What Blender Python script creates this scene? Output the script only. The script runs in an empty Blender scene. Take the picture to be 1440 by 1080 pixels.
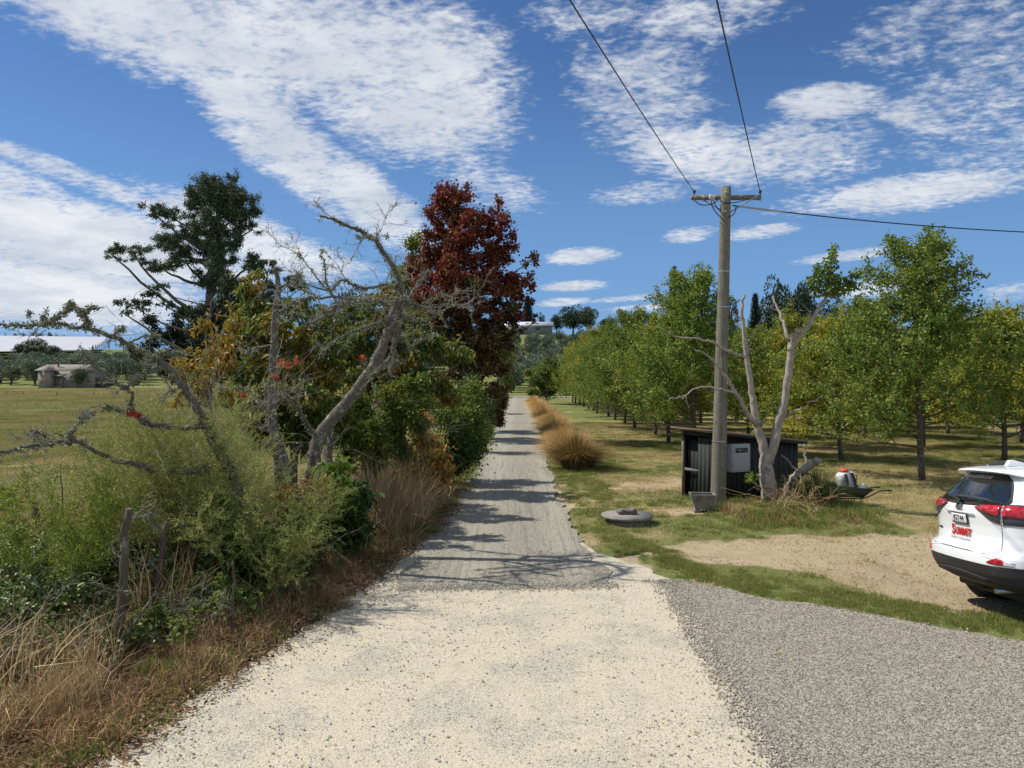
import bpy, bmesh, math, random
import numpy as np
from mathutils import Vector, Matrix, noise as mnoise

SC = bpy.context.scene
COL = SC.collection
R = math.radians
# ------------------------------------------------------------------ camera
CAMH = 2.7
HZ = 530.0          # pixel row of the horizon in the 1440x1080 photograph
F = 1080.0          # focal length in the same pixels
cam = bpy.data.cameras.new('camera'); camo = bpy.data.objects.new('camera', cam); COL.objects.link(camo)
camo.location = (0, 0, CAMH); camo.rotation_euler = (R(90), 0, 0)
cam.sensor_width = 36; cam.lens = 27; cam.shift_y = -10/1440
cam.clip_start = 0.1; cam.clip_end = 6000
SC.camera = camo
# ------------------------------------------------------------------ light
SUN_EL, SUN_AZ = 52.0, -76.0       # azimuth measured from +Y (view direction) towards +X
sv = Vector((math.cos(R(SUN_EL))*math.sin(R(SUN_AZ)), math.cos(R(SUN_EL))*math.cos(R(SUN_AZ)), math.sin(R(SUN_EL))))
sl = bpy.data.lights.new('sun', 'SUN'); sl.energy = 4.6; sl.angle = R(0.55); sl.color = (1.0, 0.955, 0.88)
so = bpy.data.objects.new('sun', sl); COL.objects.link(so); so.rotation_euler = sv.to_track_quat('Z', 'Y').to_euler(); so.location = (-30, 20, 40)
SC.view_settings.view_transform = 'Standard'; SC.view_settings.look = 'None'
SC.view_settings.exposure = 0.12; SC.view_settings.gamma = 1.0; SC.view_settings.use_curve_mapping = False
SC.cycles.max_bounces = 6; SC.cycles.diffuse_bounces = 3; SC.cycles.glossy_bounces = 2
SC.cycles.transmission_bounces = 4; SC.cycles.transparent_max_bounces = 6; SC.cycles.caustics_reflective = False
SC.cycles.caustics_refractive = False; SC.cycles.use_denoising = True

class NT:
    """small helper round a node tree"""
    def __init__(s, nt): s.t = nt; s.n = nt.nodes; s.l = nt.links
    def node(s, typ, **kw):
        n = s.n.new(typ)
        for k, v in kw.items(): setattr(n, k, v)
        return n
    def put(s, sock, v):
        if isinstance(v, bpy.types.NodeSocket): s.l.new(v, sock)
        elif v is not None:
            if isinstance(v, (tuple, list)) and len(v) == 3 and sock.type == 'RGBA': v = (*v, 1)
            sock.default_value = v
    def math(s, op, a, b=None, c=None, clamp=False):
        n = s.node('ShaderNodeMath', operation=op, use_clamp=clamp)
        for i, v in enumerate((a, b, c)):
            if v is not None: s.put(n.inputs[i], v)
        return n.outputs[0]
    def mix(s, f, a, b, blend='MIX'):
        n = s.node('ShaderNodeMix', data_type='RGBA', blend_type=blend, clamp_factor=True)
        s.put(n.inputs[0], f); s.put(n.inputs[6], a); s.put(n.inputs[7], b)
        return n.outputs[2]
    def noise(s, vec, scale, detail=3, rough=0.55, dist=0.0):
        n = s.node('ShaderNodeTexNoise')
        if vec is not None: s.l.new(vec, n.inputs['Vector'])
        n.inputs['Scale'].default_value = scale; n.inputs['Detail'].default_value = detail
        n.inputs['Roughness'].default_value = rough; n.inputs['Distortion'].default_value = dist
        return n.outputs[0]
    def ramp(s, f, stops, interp='LINEAR'):
        n = s.node('ShaderNodeValToRGB'); s.put(n.inputs[0], f); cr = n.color_ramp; cr.interpolation = interp
        while len(cr.elements) < len(stops): cr.elements.new(0.5)
        for e, (p, c) in zip(cr.elements, stops):
            e.position = p; e.color = (*c, 1) if len(c) == 3 else c
        return n.outputs[0]
    def smooth(s, v, a, b):
        n = s.node('ShaderNodeMapRange', interpolation_type='SMOOTHSTEP'); s.put(n.inputs[0], v)
        n.inputs[1].default_value = a; n.inputs[2].default_value = b
        return n.outputs[0]
    def mapping(s, vec, scale=(1, 1, 1), rot=(0, 0, 0), loc=(0, 0, 0)):
        n = s.node('ShaderNodeMapping'); s.l.new(vec, n.inputs[0])
        n.inputs['Scale'].default_value = scale; n.inputs['Rotation'].default_value = rot; n.inputs['Location'].default_value = loc
        return n.outputs[0]
    def bump(s, h, strength=0.5, dist=0.02):
        n = s.node('ShaderNodeBump'); s.put(n.inputs['Height'], h)
        n.inputs['Strength'].default_value = strength; n.inputs['Distance'].default_value = dist
        return n.outputs[0]

# ------------------------------------------------------------------ sky with clouds
W = bpy.data.worlds.new('World'); SC.world = W; W.use_nodes = True
w = NT(W.node_tree); w.n.clear()
sky = w.node('ShaderNodeTexSky', sky_type='NISHITA', sun_disc=False)
sky.sun_elevation = R(SUN_EL); sky.sun_rotation = R(SUN_AZ); sky.air_density = 1.0; sky.dust_density = 0.25; sky.ozone_density = 2.2
tc = w.node('ShaderNodeTexCoord'); D = tc.outputs['Generated']
sx = w.node('ShaderNodeSeparateXYZ'); w.l.new(D, sx.inputs[0]); dx, dy, dz = sx.outputs
az = w.math('ARCTAN2', dx, dy); el = w.math('ARCSINE', dz)
zz = w.math('ADD', w.math('MAXIMUM', dz, 0.0), 0.13)
cx = w.node('ShaderNodeCombineXYZ'); w.put(cx.inputs[0], w.math('DIVIDE', dx, zz)); w.put(cx.inputs[1], w.math('DIVIDE', dy, zz))
UV = cx.outputs[0]
def ang(px, py):
    a = math.atan((px-720)/F); return a, math.atan((HZ-py)/F*math.cos(a))
# large clouds of the day: centre px, py, half length, half width, tilt (deg, + = rising to the right), weight
CL = [(330, 30, 430, 110, -8, 1.0), (560, 110, 210, 130, -10, 0.95), (390, 190, 210, 62, -38, 1.0), (510, 275, 140, 50, -35, 1.0),
      (60, 330, 330, 62, -8, 1.15), (40, 405, 260, 60, -4, 1.1), (350, 335, 200, 42, -18, 0.95), (110, 250, 210, 18, -16, 0.8), (-60, 230, 150, 26, -10, 0.9),
      (450, 375, 130, 22, -5, 0.7), (690, 260, 110, 36, -18, 0.55),
      (900, 130, 130, 95, -20, 0.6), (980, 215, 160, 55, -12, 0.78), (1120, 215, 150, 50, 0, 0.68), (1165, 142, 85, 26, -4, 0.95), (1290, 165, 60, 25, -25, 0.7),
      (1000, 20, 150, 45, 5, 0.62), (830, 20, 110, 35, 0, 0.5), (1280, 272, 190, 28, 2, 0.9), (900, 272, 90, 22, 0, 0.6), (970, 330, 45, 13, 3, 0.75), (1070, 326, 65, 12, 3, 0.75),
      (818, 360, 64, 15, 3, 1.05), (806, 402, 60, 9, 2, 0.9), (790, 425, 50, 8, 3, 0.85), (880, 420, 70, 6, 4, 0.6), (905, 433, 70, 7, 3, 0.7), (1195, 359, 90, 9, 4, 0.8), (1220, 405, 90, 14, 3, 0.7),
      (1400, 120, 150, 120, 20, 0.5), (1330, 30, 160, 60, 5, 0.42), (1420, 210, 110, 40, 6, 0.55), (1430, 410, 60, 14, 3, 0.6), (200, 458, 300, 10, 0, 0.45)]
cov = None
for px, py, la, lb, tilt, wt in CL:
    a0, e0 = ang(px, py); la /= F*1.05; lb /= F*1.05; t = R(tilt)
    da = w.math('SUBTRACT', az, a0); de = w.math('SUBTRACT', el, e0)
    u = w.math('DIVIDE', w.math('ADD', w.math('MULTIPLY', da, math.cos(t)), w.math('MULTIPLY', de, math.sin(t))), la)
    v = w.math('DIVIDE', w.math('SUBTRACT', w.math('MULTIPLY', de, math.cos(t)), w.math('MULTIPLY', da, math.sin(t))), lb)
    g = w.math('SUBTRACT', 1.15, w.math('ADD', w.math('MULTIPLY', u, u), w.math('MULTIPLY', v, v)), clamp=True)
    g = w.math('MULTIPLY', g, wt)
    cov = g if cov is None else w.math('MAXIMUM', cov, g)
# the same kind of broken cloud elsewhere in the sky
oth = w.smooth(w.noise(UV, 0.35, 2), 0.42, 0.62)
side = w.smooth(w.math('ABSOLUTE', az), 0.62, 0.9); high = w.smooth(el, 0.46, 0.62)
cov = w.math('MAXIMUM', cov, w.math('MULTIPLY', w.math('MULTIPLY', oth, 0.85), w.math('MAXIMUM', side, high)))
rotU = w.mapping(UV, (1.0, 1.0, 1), (0, 0, R(25)))
strc = w.mapping(UV, (3.2, 7.0, 1), (0, 0, R(-32)))
nb = w.noise(rotU, 1.7, 6, 0.62, 0.4)
nf = w.noise(strc, 2.2, 7, 0.66, 0.6)
nm = w.noise(rotU, 11.0, 5, 0.65, 0.5); nn = w.noise(w.mapping(UV, (1.0, 1.35, 1), (0, 0, R(40))), 30.0, 4, 0.6, 0.2)
nz = w.math('ADD', w.math('ADD', w.math('MULTIPLY', nb, 0.6), w.math('MULTIPLY', nf, 0.4)), w.math('ADD', w.math('MULTIPLY', nm, 0.60), w.math('MULTIPLY', nn, 0.62)))   # about 0.85
dens = w.math('ADD', w.math('MULTIPLY', w.math('POWER', cov, 0.75), 0.62), w.math('SUBTRACT', nz, 1.335))
edge = w.smooth(dens, -0.03, 0.44)
alpha = w.math('MULTIPLY', edge, 0.93, clamp=True)
ccol = w.mix(w.smooth(w.noise(rotU, 2.4, 5, 0.6), 0.35, 0.7), (5.8, 6.2, 6.9), (8.3, 8.4, 8.6))
# thin veil near the horizon
skc = w.node('ShaderNodeHueSaturation'); skc.inputs['Saturation'].default_value = 0.98; skc.inputs['Value'].default_value = 1.0
skc.inputs['Hue'].default_value = 0.497
w.l.new(w.mix(1.0, sky.outputs[0], (0.40, 0.60, 0.88), 'MULTIPLY'), skc.inputs['Color'])
skh = w.mix(w.math('MULTIPLY', w.math('SUBTRACT', 1.0, w.smooth(w.math('ABSOLUTE', el), 0.0, 0.42)), 0.8), skc.outputs[0], (1.85, 3.6, 6.6))
both = w.mix(alpha, skh, ccol)
bg = w.node('ShaderNodeBackground'); w.l.new(both, bg.inputs[0]); bg.inputs[1].default_value = 0.1
wo = w.node('ShaderNodeOutputWorld'); w.l.new(bg.outputs[0], wo.inputs[0])

# ------------------------------------------------------------------ helpers: points
def P(px, py, d):
    """world point seen at photo pixel px, py at distance d along the view axis"""
    return np.array(((px-720)/F*d, d, CAMH-(py-HZ)/F*d))
def G(px, py):
    d = CAMH*F/(py-HZ); return np.array(((px-720)/F*d, d, 0.0))
def terr(x, y):
    x = np.asarray(x, float); y = np.asarray(y, float)
    t = np.clip((y-150)/150, 0, 1); s = t*t*(3-2*t)
    left = np.clip((-x-20)/60, 0, 1)
    z = 19.0*s*(1-0.30*left)
    t2 = np.clip((y-300)/500, 0, 1); z = z + 6*t2*left
    z = z - np.clip((y-900)/2000, 0, 1)*30
    z = z + 0.5*np.clip((y-120)/30, 0, 1)*(1-s)
    return z
_rg = np.random.default_rng(5)
_LAT = _rg.random((64, 64))
def vnoise(x, y, s):
    x = np.asarray(x)/s+100.3; y = np.asarray(y)/s+57.7
    xi = np.floor(x).astype(int); yi = np.floor(y).astype(int); fx = x-xi; fy = y-yi
    fx = fx*fx*(3-2*fx); fy = fy*fy*(3-2*fy)
    a = _LAT[xi % 64, yi % 64]; b = _LAT[(xi+1) % 64, yi % 64]; c = _LAT[xi % 64, (yi+1) % 64]; d = _LAT[(xi+1) % 64, (yi+1) % 64]
    return (a*(1-fx)+b*fx)*(1-fy)+(c*(1-fx)+d*fx)*fy
def fbm(x, y, s): return 0.5*vnoise(x, y, s)+0.3*vnoise(x+31, y-17, s*0.47)+0.2*vnoise(x-9, y+23, s*0.21)
def nrm(v):
    v = np.asarray(v, float); return v/np.maximum(np.linalg.norm(v, axis=-1, keepdims=True), 1e-9)

# ------------------------------------------------------------------ helpers: objects
def tag(o, label=None, cat=None, group=None, kind=None):
    if label: o['label'] = label
    if cat: o['category'] = cat
    if group: o['group'] = group
    if kind: o['kind'] = kind
    return o
def empty(name, loc, label, cat, group=None, rz=0.0, kind=None):
    o = bpy.data.objects.new(name, None); COL.objects.link(o); o.location = [float(c) for c in loc]; o.rotation_euler = (0, 0, rz)
    o.empty_display_size = 0.2
    return tag(o, label, cat, group, kind)
def link(name, me, mat=None, parent=None, loc=(0, 0, 0), rot=(0, 0, 0), scale=(1, 1, 1)):
    o = bpy.data.objects.new(name, me); COL.objects.link(o)
    if mat is not None and len(me.materials) == 0: me.materials.append(mat)
    o.location = loc; o.rotation_euler = rot; o.scale = scale
    if parent: o.parent = parent
    return o
def copy_tree(src, loc, rz=0.0, scale=(1, 1, 1), label=None):
    r = src.copy(); COL.objects.link(r); r.location = [float(c) for c in loc]; r.rotation_euler = (0, 0, rz); r.scale = scale
    if label: r['label'] = label
    for ch in list(src.children):
        c = ch.copy(); COL.objects.link(c); c.parent = r
        for g in list(ch.children):
            d = g.copy(); COL.objects.link(d); d.parent = c
    return r

class Geo:
    def __init__(s): s.V = []; s.Q = []; s.T = []; s.n = 0
    def add(s, V, Q=None, T=None):
        V = np.asarray(V, np.float32).reshape(-1, 3)
        if Q is not None and len(Q): s.Q.append(np.asarray(Q, np.int32).reshape(-1, 4)+s.n)
        if T is not None and len(T): s.T.append(np.asarray(T, np.int32).reshape(-1, 3)+s.n)
        s.V.append(V); s.n += len(V)
    def mesh(s, name, smooth=False, off=(0, 0, 0)):
        V = np.concatenate(s.V)-np.asarray(off, np.float32)
        Q = np.concatenate(s.Q) if s.Q else np.zeros((0, 4), np.int32); T = np.concatenate(s.T) if s.T else np.zeros((0, 3), np.int32)
        me = bpy.data.meshes.new(name); me.vertices.add(len(V)); me.vertices.foreach_set('co', V.ravel())
        nl = Q.size+T.size; me.loops.add(nl); me.loops.foreach_set('vertex_index', np.concatenate([Q.ravel(), T.ravel()]).astype(np.int32))
        nf = len(Q)+len(T); me.polygons.add(nf)
        st = np.concatenate([np.arange(len(Q))*4, len(Q)*4+np.arange(len(T))*3]).astype(np.int32)
        me.polygons.foreach_set('loop_start', st)
        if smooth: me.polygons.foreach_set('use_smooth', np.ones(nf, bool))
        me.update(calc_edges=True)
        return me
    def obj(s, name, mat, parent=None, smooth=False, off=(0, 0, 0)):
        return link(name, s.mesh(name, smooth, off), mat, parent)
    # --- pieces
    def tube(s, pts, rad, sides=6, cap=True):
        p = np.asarray(pts, float); n = len(p); r = np.broadcast_to(np.asarray(rad, float), (n,))
        t = nrm(np.gradient(p, axis=0)); a = np.array((0, 0, 1.0)) if abs(t[0][2]) < 0.9 else np.array((1.0, 0, 0))
        N = np.zeros((n, 3)); u = np.cross(t[0], a); u /= np.linalg.norm(u); N[0] = u
        for i in range(1, n):
            u = u-t[i]*np.dot(u, t[i]); u /= max(np.linalg.norm(u), 1e-9); N[i] = u
        B = np.cross(t, N); th = np.arange(sides)*2*math.pi/sides
        V = p[:, None]+r[:, None, None]*(np.cos(th)[None, :, None]*N[:, None]+np.sin(th)[None, :, None]*B[:, None])
        i = np.arange(n-1)[:, None]*sides; j = np.arange(sides)[None]; k = (j+1) % sides
        Q = np.stack([i+j, i+k, i+sides+k, i+sides+j], -1).reshape(-1, 4)
        V = V.reshape(-1, 3)
        if cap:
            V = np.concatenate([V, p[:1], p[-1:]]); T = []
            for q in range(sides): T += [(n*sides, (q+1) % sides, q), (n*sides+1, (n-1)*sides+q, (n-1)*sides+(q+1) % sides)]
            s.add(V, Q, T)
        else: s.add(V, Q)
    def sticks(s, p0, p1, r0, r1, sides=3):
        p0 = np.asarray(p0, float); p1 = np.asarray(p1, float); n = len(p0)
        if n == 0: return
        t = nrm(p1-p0); a = np.where(np.abs(t[:, 2:3]) < 0.9, np.array([[0, 0, 1.0]]), np.array([[1.0, 0, 0]]))
        u = nrm(np.cross(t, a)); v = np.cross(t, u); th = np.arange(sides)*2*math.pi/sides
        r0 = np.broadcast_to(np.asarray(r0, float), (n,)); r1 = np.broadcast_to(np.asarray(r1, float), (n,))
        ring = np.cos(th)[None, :, None]*u[:, None]+np.sin(th)[None, :, None]*v[:, None]
        V = np.concatenate([p0[:, None]+ring*r0[:, None, None], p1[:, None]+ring*r1[:, None, None]], 1)
        b = (np.arange(n)*2*sides)[:, None]; j = np.arange(sides)[None]; k = (j+1) % sides
        s.add(V.reshape(-1, 3), np.stack([b+j, b+k, b+sides+k, b+sides+j], -1).reshape(-1, 4))
    def leaves(s, pos, axis, nor, L, Wd, fold=0.25, curl=0.0):
        """one folded rhombic leaf each, 2 triangles"""
        pos = np.asarray(pos, float); n = len(pos)
        if n == 0: return
        axis = nrm(axis); side = nrm(np.cross(axis, nor)); up = np.cross(side, axis)
        L = np.broadcast_to(np.asarray(L, float), (n,))[:, None]; Wd = np.broadcast_to(np.asarray(Wd, float), (n,))[:, None]
        tip = pos+axis*L-up*L*curl; m = pos+axis*L*0.45+up*Wd*fold
        V = np.stack([pos, m+side*Wd*0.5, tip, m-side*Wd*0.5], 1)
        b = np.arange(n)[:, None]*4
        s.add(V.reshape(-1, 3), None, np.concatenate([b+np.array([[0, 1, 2]]), b+np.array([[0, 2, 3]])], 1).reshape(-1, 3))
    def blades(s, base, d, side, h, wd, bend):
        """grass blades: a tapering quad and a tip triangle"""
        n = len(base); h = np.broadcast_to(np.asarray(h, float), (n,))[:, None]; wd = np.broadcast_to(np.asarray(wd, float), (n,))[:, None]
        bend = np.broadcast_to(np.asarray(bend, float), (n,))[:, None]
        up = np.array([[0, 0, 1.0]]); out = nrm(d*np.array([[1, 1, 0]])+1e-6)
        m = base+nrm(d)*h*0.55; dd = nrm(nrm(d)*(1-bend)+out*bend-up*bend*0.35); t = m+dd*h*0.5
        V = np.stack([base-side*wd*0.5, base+side*wd*0.5, m+side*wd*0.4, m-side*wd*0.4, t], 1)
        b = np.arange(n)[:, None]*5
        s.add(V.reshape(-1, 3), b+np.array([[0, 1, 2, 3]]), b+np.array([[3, 2, 4]]))
    def box(s, c, size, rot=None):
        c = np.asarray(c, float); h = np.asarray(size, float)/2
        V = np.array([(x, y, z) for x in (-1, 1) for y in (-1, 1) for z in (-1, 1)], float)*h
        if rot is not None: V = V@np.asarray(Matrix(rot)).T if not isinstance(rot, (int, float)) else V@np.array(Matrix.Rotation(rot, 3, 'Z')).T
        s.add(V+c, [(0, 1, 3, 2), (4, 6, 7, 5), (0, 4, 5, 1), (2, 3, 7, 6), (0, 2, 6, 4), (1, 5, 7, 3)])
    def prism(s, poly, axis, a, b):
        """closed outline (u,v) extruded along axis x / y from a to b"""
        n = len(poly); V = []
        for t in (a, b):
            for u, v in poly: V.append((t, u, v) if axis == 'x' else ((u, t, v) if axis == 'y' else (u, v, t)))
        Q = [(i, (i+1) % n, n+(i+1) % n, n+i) for i in range(n)]
        T = [(0, i+1, i) for i in range(1, n-1)]+[(n, n+i, n+i+1) for i in range(1, n-1)]
        s.add(V, Q, T)
def bevel(o, wdt=0.01, seg=2):
    m = o.modifiers.new('bevel', 'BEVEL'); m.width = wdt; m.segments = seg; m.limit_method = 'ANGLE'; return o
def rod(a, b, r, sides=8):
    g = Geo(); g.tube(np.linspace(a, b, 2), r, sides); return g
def ell_pts(rng, n, shell=0.0):
    v = nrm(rng.normal(size=(n, 3))); r = rng.random(n)**(1/3); r = shell+(1-shell)*r
    return v*r[:, None]

# ------------------------------------------------------------------ materials
def mat(name):
    m = bpy.data.materials.new(name); m.use_nodes = True; t = NT(m.node_tree); b = t.n['Principled BSDF']; return m, t, b
def leafmat(name, stops, alt=None, altscale=0.8, altlo=0.5, altf=1.0, trans=0.30, rough=0.55, world=False, spec=0.35):
    m, t, b = mat(name); g = t.node('ShaderNodeNewGeometry'); c = t.node('ShaderNodeTexCoord')
    base = t.ramp(g.outputs['Random Per Island'], stops)
    oi = t.node('ShaderNodeObjectInfo')
    if alt:
        n = t.noise(g.outputs['Position'], altscale, 3, 0.6)
        rnd2 = t.math('FRACT', t.math('MULTIPLY', g.outputs['Random Per Island'], 17.31))
        a2 = t.ramp(rnd2, alt)
        f = t.smooth(t.math('ADD', n, t.math('MULTIPLY', t.math('SUBTRACT', rnd2, 0.5), 0.2)), altlo-0.03, altlo+0.09)
        base = t.mix(t.math('MULTIPLY', f, altf), base, a2)
    v = t.math('ADD', 0.8, t.math('MULTIPLY', oi.outputs['Random'], 0.4))
    hs = t.node('ShaderNodeHueSaturation'); t.l.new(base, hs.inputs['Color']); t.l.new(v, hs.inputs['Value'])
    col = hs.outputs[0]
    t.l.new(col, b.inputs['Base Color']); b.inputs['Roughness'].default_value = rough; b.inputs['Specular IOR Level'].default_value = spec
    tr = t.node('ShaderNodeBsdfTranslucent'); t.l.new(t.mix(0.35, col, (0.5, 0.55, 0.05), 'MIX'), tr.inputs[0]) if trans > 0.25 else t.l.new(col, tr.inputs[0])
    mx = t.node('ShaderNodeMixShader'); mx.inputs[0].default_value = trans
    t.l.new(b.outputs[0], mx.inputs[1]); t.l.new(tr.outputs[0], mx.inputs[2]); t.l.new(mx.outputs[0], t.n['Material Output'].inputs[0])
    return m
def barkmat(name, c1, c2, c3=None, scale=6.0, stretch=0.25, bumpd=0.012, lo=0.55):
    m, t, b = mat(name); tcn = t.node('ShaderNodeTexCoord'); O = tcn.outputs['Object']
    v = t.mapping(O, (1, 1, stretch)); n = t.noise(v, scale*4, 6, 0.68)
    col = t.ramp(n, [(0.3, c1), (0.68, c2)])
    if c3: col = t.mix(t.smooth(t.noise(O, scale*1.3, 5, 0.65), lo, lo+0.1), col, c3)
    t.l.new(col, b.inputs['Base Color']); b.inputs['Roughness'].default_value = 0.9; b.inputs['Specular IOR Level'].default_value = 0.2
    t.l.new(t.bump(n, 0.7, bumpd), b.inputs['Normal'])
    return m
def plain(name, col, rough=0.6, metal=0.0, var=0.12, scale=8.0, coat=0.0, bumpd=0.0, dirt=None, dirtlo=0.6):
    m, t, b = mat(name); tcn = t.node('ShaderNodeTexCoord'); O = tcn.outputs['Object']
    n = t.noise(O, scale, 5, 0.6)
    c = t.mix(n, tuple(x*(1-var) for x in col), tuple(min(1, x*(1+var)) for x in col))
    if dirt: c = t.mix(t.smooth(t.noise(O, scale*0.6, 6, 0.7), dirtlo, dirtlo+0.12), c, dirt)
    t.l.new(c, b.inputs['Base Color']); b.inputs['Roughness'].default_value = rough; b.inputs['Metallic'].default_value = metal
    b.inputs['Coat Weight'].default_value = coat
    if bumpd: t.l.new(t.bump(t.noise(O, scale*3, 5, 0.65), 0.6, bumpd), b.inputs['Normal'])
    return m
MT = {}
MT['bark'] = barkmat('bark_brown', (0.05, 0.04, 0.03), (0.16, 0.13, 0.10), (0.22, 0.22, 0.17))
MT['bark_dark'] = barkmat('bark_dark', (0.03, 0.025, 0.02), (0.10, 0.08, 0.06))
MT['bark_pale'] = barkmat('bark_pale', (0.20, 0.17, 0.14), (0.50, 0.43, 0.35), (0.30, 0.25, 0.21), 5, 0.3, 0.014, 0.5)
MT['bark_lichen'] = barkmat('bark_lichen', (0.07, 0.06, 0.05), (0.19, 0.165, 0.135), (0.33, 0.33, 0.24), 9, 0.6, 0.014, 0.54)
MT['bark_gum'] = barkmat('bark_gum', (0.07, 0.055, 0.045), (0.17, 0.14, 0.12), (0.26, 0.21, 0.18), 1.5)
MT['green_twig'] = barkmat('twig_green', (0.10, 0.12, 0.05), (0.24, 0.26, 0.12), (0.30, 0.25, 0.17), 9, 0.6, 0.002, 0.55)
MT['twig'] = barkmat('twig_grey', (0.13, 0.115, 0.10), (0.30, 0.28, 0.24), (0.38, 0.38, 0.29), 9, 0.6, 0.004, 0.5)
MT['lichen'] = leafmat('lichen', [(0, (0.20, 0.21, 0.13)), (0.5, (0.33, 0.34, 0.23)), (1, (0.46, 0.46, 0.34))], trans=0.15, rough=0.9, spec=0.1)
MT['orchard'] = leafmat('leaf_orchard', [(0, (0.098, 0.151, 0.020)), (0.5, (0.184, 0.241, 0.032)), (0.86, (0.290, 0.319, 0.038)), (1, (0.527, 0.413, 0.056))],
                        [(0, (0.356, 0.325, 0.035)), (1, (0.632, 0.458, 0.056))], 0.45, 0.54, 0.65, trans=0.38)
MT['orchard_green'] = leafmat('leaf_orchard_green', [(0, (0.072, 0.143, 0.026)), (0.5, (0.129, 0.215, 0.036)), (0.92, (0.229, 0.299, 0.046)), (1, (0.458, 0.416, 0.065))],
                        [(0, (0.143, 0.208, 0.026)), (1, (0.315, 0.286, 0.039))], 0.5, 0.58, 0.5)
MT['olive'] = leafmat('leaf_olive', [(0, (0.075, 0.106, 0.062)), (0.6, (0.150, 0.188, 0.119)), (1, (0.300, 0.338, 0.237))], trans=0.12, rough=0.5)
MT['gum'] = leafmat('leaf_gum', [(0, (0.040, 0.066, 0.035)), (0.6, (0.090, 0.126, 0.061)), (1, (0.201, 0.231, 0.110))], trans=0.12, rough=0.45)
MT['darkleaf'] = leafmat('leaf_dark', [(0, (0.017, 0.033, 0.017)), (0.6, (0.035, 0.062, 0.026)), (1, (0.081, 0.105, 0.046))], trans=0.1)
MT['conifer'] = leafmat('leaf_conifer', [(0, (0.010, 0.024, 0.016)), (1, (0.03, 0.055, 0.035))], trans=0.05)
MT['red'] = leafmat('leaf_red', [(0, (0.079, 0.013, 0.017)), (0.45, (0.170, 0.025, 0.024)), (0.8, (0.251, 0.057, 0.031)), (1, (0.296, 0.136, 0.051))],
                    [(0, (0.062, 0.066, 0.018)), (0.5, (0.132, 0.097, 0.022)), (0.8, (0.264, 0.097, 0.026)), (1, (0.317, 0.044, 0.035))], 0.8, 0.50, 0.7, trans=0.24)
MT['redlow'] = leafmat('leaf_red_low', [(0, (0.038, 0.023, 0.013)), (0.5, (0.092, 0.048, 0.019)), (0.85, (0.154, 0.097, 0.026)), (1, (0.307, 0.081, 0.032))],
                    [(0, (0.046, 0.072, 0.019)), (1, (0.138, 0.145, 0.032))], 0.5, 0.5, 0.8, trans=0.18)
MT['cherry'] = leafmat('leaf_cherry', [(0, (0.044, 0.093, 0.022)), (0.5, (0.093, 0.142, 0.028)), (0.85, (0.173, 0.185, 0.034)), (1, (0.370, 0.210, 0.037))],
                    [(0, (0.210, 0.123, 0.031)), (0.6, (0.420, 0.185, 0.037)), (1, (0.519, 0.272, 0.049))], 0.9, 0.575, 0.75)
MT['cherry_orange'] = leafmat('leaf_cherry_orange', [(0, (0.138, 0.138, 0.029)), (0.5, (0.380, 0.218, 0.029)), (0.85, (0.506, 0.230, 0.034)), (1, (0.552, 0.103, 0.034))],
                    [(0, (0.103, 0.138, 0.023)), (1, (0.230, 0.218, 0.034))], 0.9, 0.55, 0.8)
MT['scarlet'] = leafmat('leaf_scarlet', [(0, (0.35, 0.02, 0.025)), (1, (0.55, 0.05, 0.04))])
MT['rust'] = leafmat('leaf_rust', [(0, (0.20, 0.06, 0.02)), (0.5, (0.36, 0.11, 0.03)), (1, (0.42, 0.20, 0.05))])
MT['hedge'] = leafmat('leaf_hedge', [(0, (0.052, 0.103, 0.022)), (0.6, (0.112, 0.184, 0.032)), (1, (0.241, 0.271, 0.047))],
                    [(0, (0.207, 0.208, 0.040)), (1, (0.414, 0.303, 0.064))], 1.2, 0.6, 0.6)
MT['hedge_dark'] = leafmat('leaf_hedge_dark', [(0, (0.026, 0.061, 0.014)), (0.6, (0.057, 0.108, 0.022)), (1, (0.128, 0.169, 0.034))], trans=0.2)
MT['bright'] = leafmat('leaf_bright', [(0, (0.057, 0.138, 0.014)), (0.6, (0.115, 0.230, 0.023)), (1, (0.253, 0.345, 0.046))], trans=0.35)
MT['broom'] = leafmat('leaf_broom', [(0, (0.263, 0.314, 0.068)), (0.6, (0.446, 0.487, 0.113)), (1, (0.691, 0.690, 0.214))],
                    [(0, (0.263, 0.251, 0.068)), (1, (0.494, 0.424, 0.135))], 1.5, 0.58, 0.6, trans=0.2)
MT['sapling'] = leafmat('leaf_sapling', [(0, (0.110, 0.176, 0.022)), (0.6, (0.220, 0.297, 0.033)), (1, (0.396, 0.418, 0.066))], trans=0.35)
MT['bramble'] = leafmat('leaf_bramble', [(0, (0.053, 0.098, 0.020)), (0.6, (0.106, 0.153, 0.031)), (1, (0.195, 0.223, 0.055))], trans=0.15, rough=0.45)
MT['grass'] = leafmat('grass_blade', [(0, (0.113, 0.173, 0.037)), (0.5, (0.204, 0.247, 0.058)), (0.85, (0.352, 0.326, 0.105)), (1, (0.522, 0.399, 0.179))],
                    [(0, (0.408, 0.315, 0.137)), (0.7, (0.522, 0.389, 0.189)), (1, (0.227, 0.252, 0.063))], 0.45, 0.44, 0.9, trans=0.25, rough=0.7)
MT['grass_green'] = leafmat('grass_blade_green', [(0, (0.094, 0.145, 0.030)), (0.55, (0.171, 0.220, 0.045)), (0.85, (0.295, 0.290, 0.080)), (1, (0.519, 0.370, 0.170))], trans=0.28, rough=0.7)
MT['dry'] = leafmat('grass_dry', [(0, (0.270, 0.162, 0.075)), (0.5, (0.486, 0.337, 0.168)), (0.9, (0.675, 0.527, 0.297)), (1, (0.176, 0.230, 0.054))], trans=0.2, rough=0.8)
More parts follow.
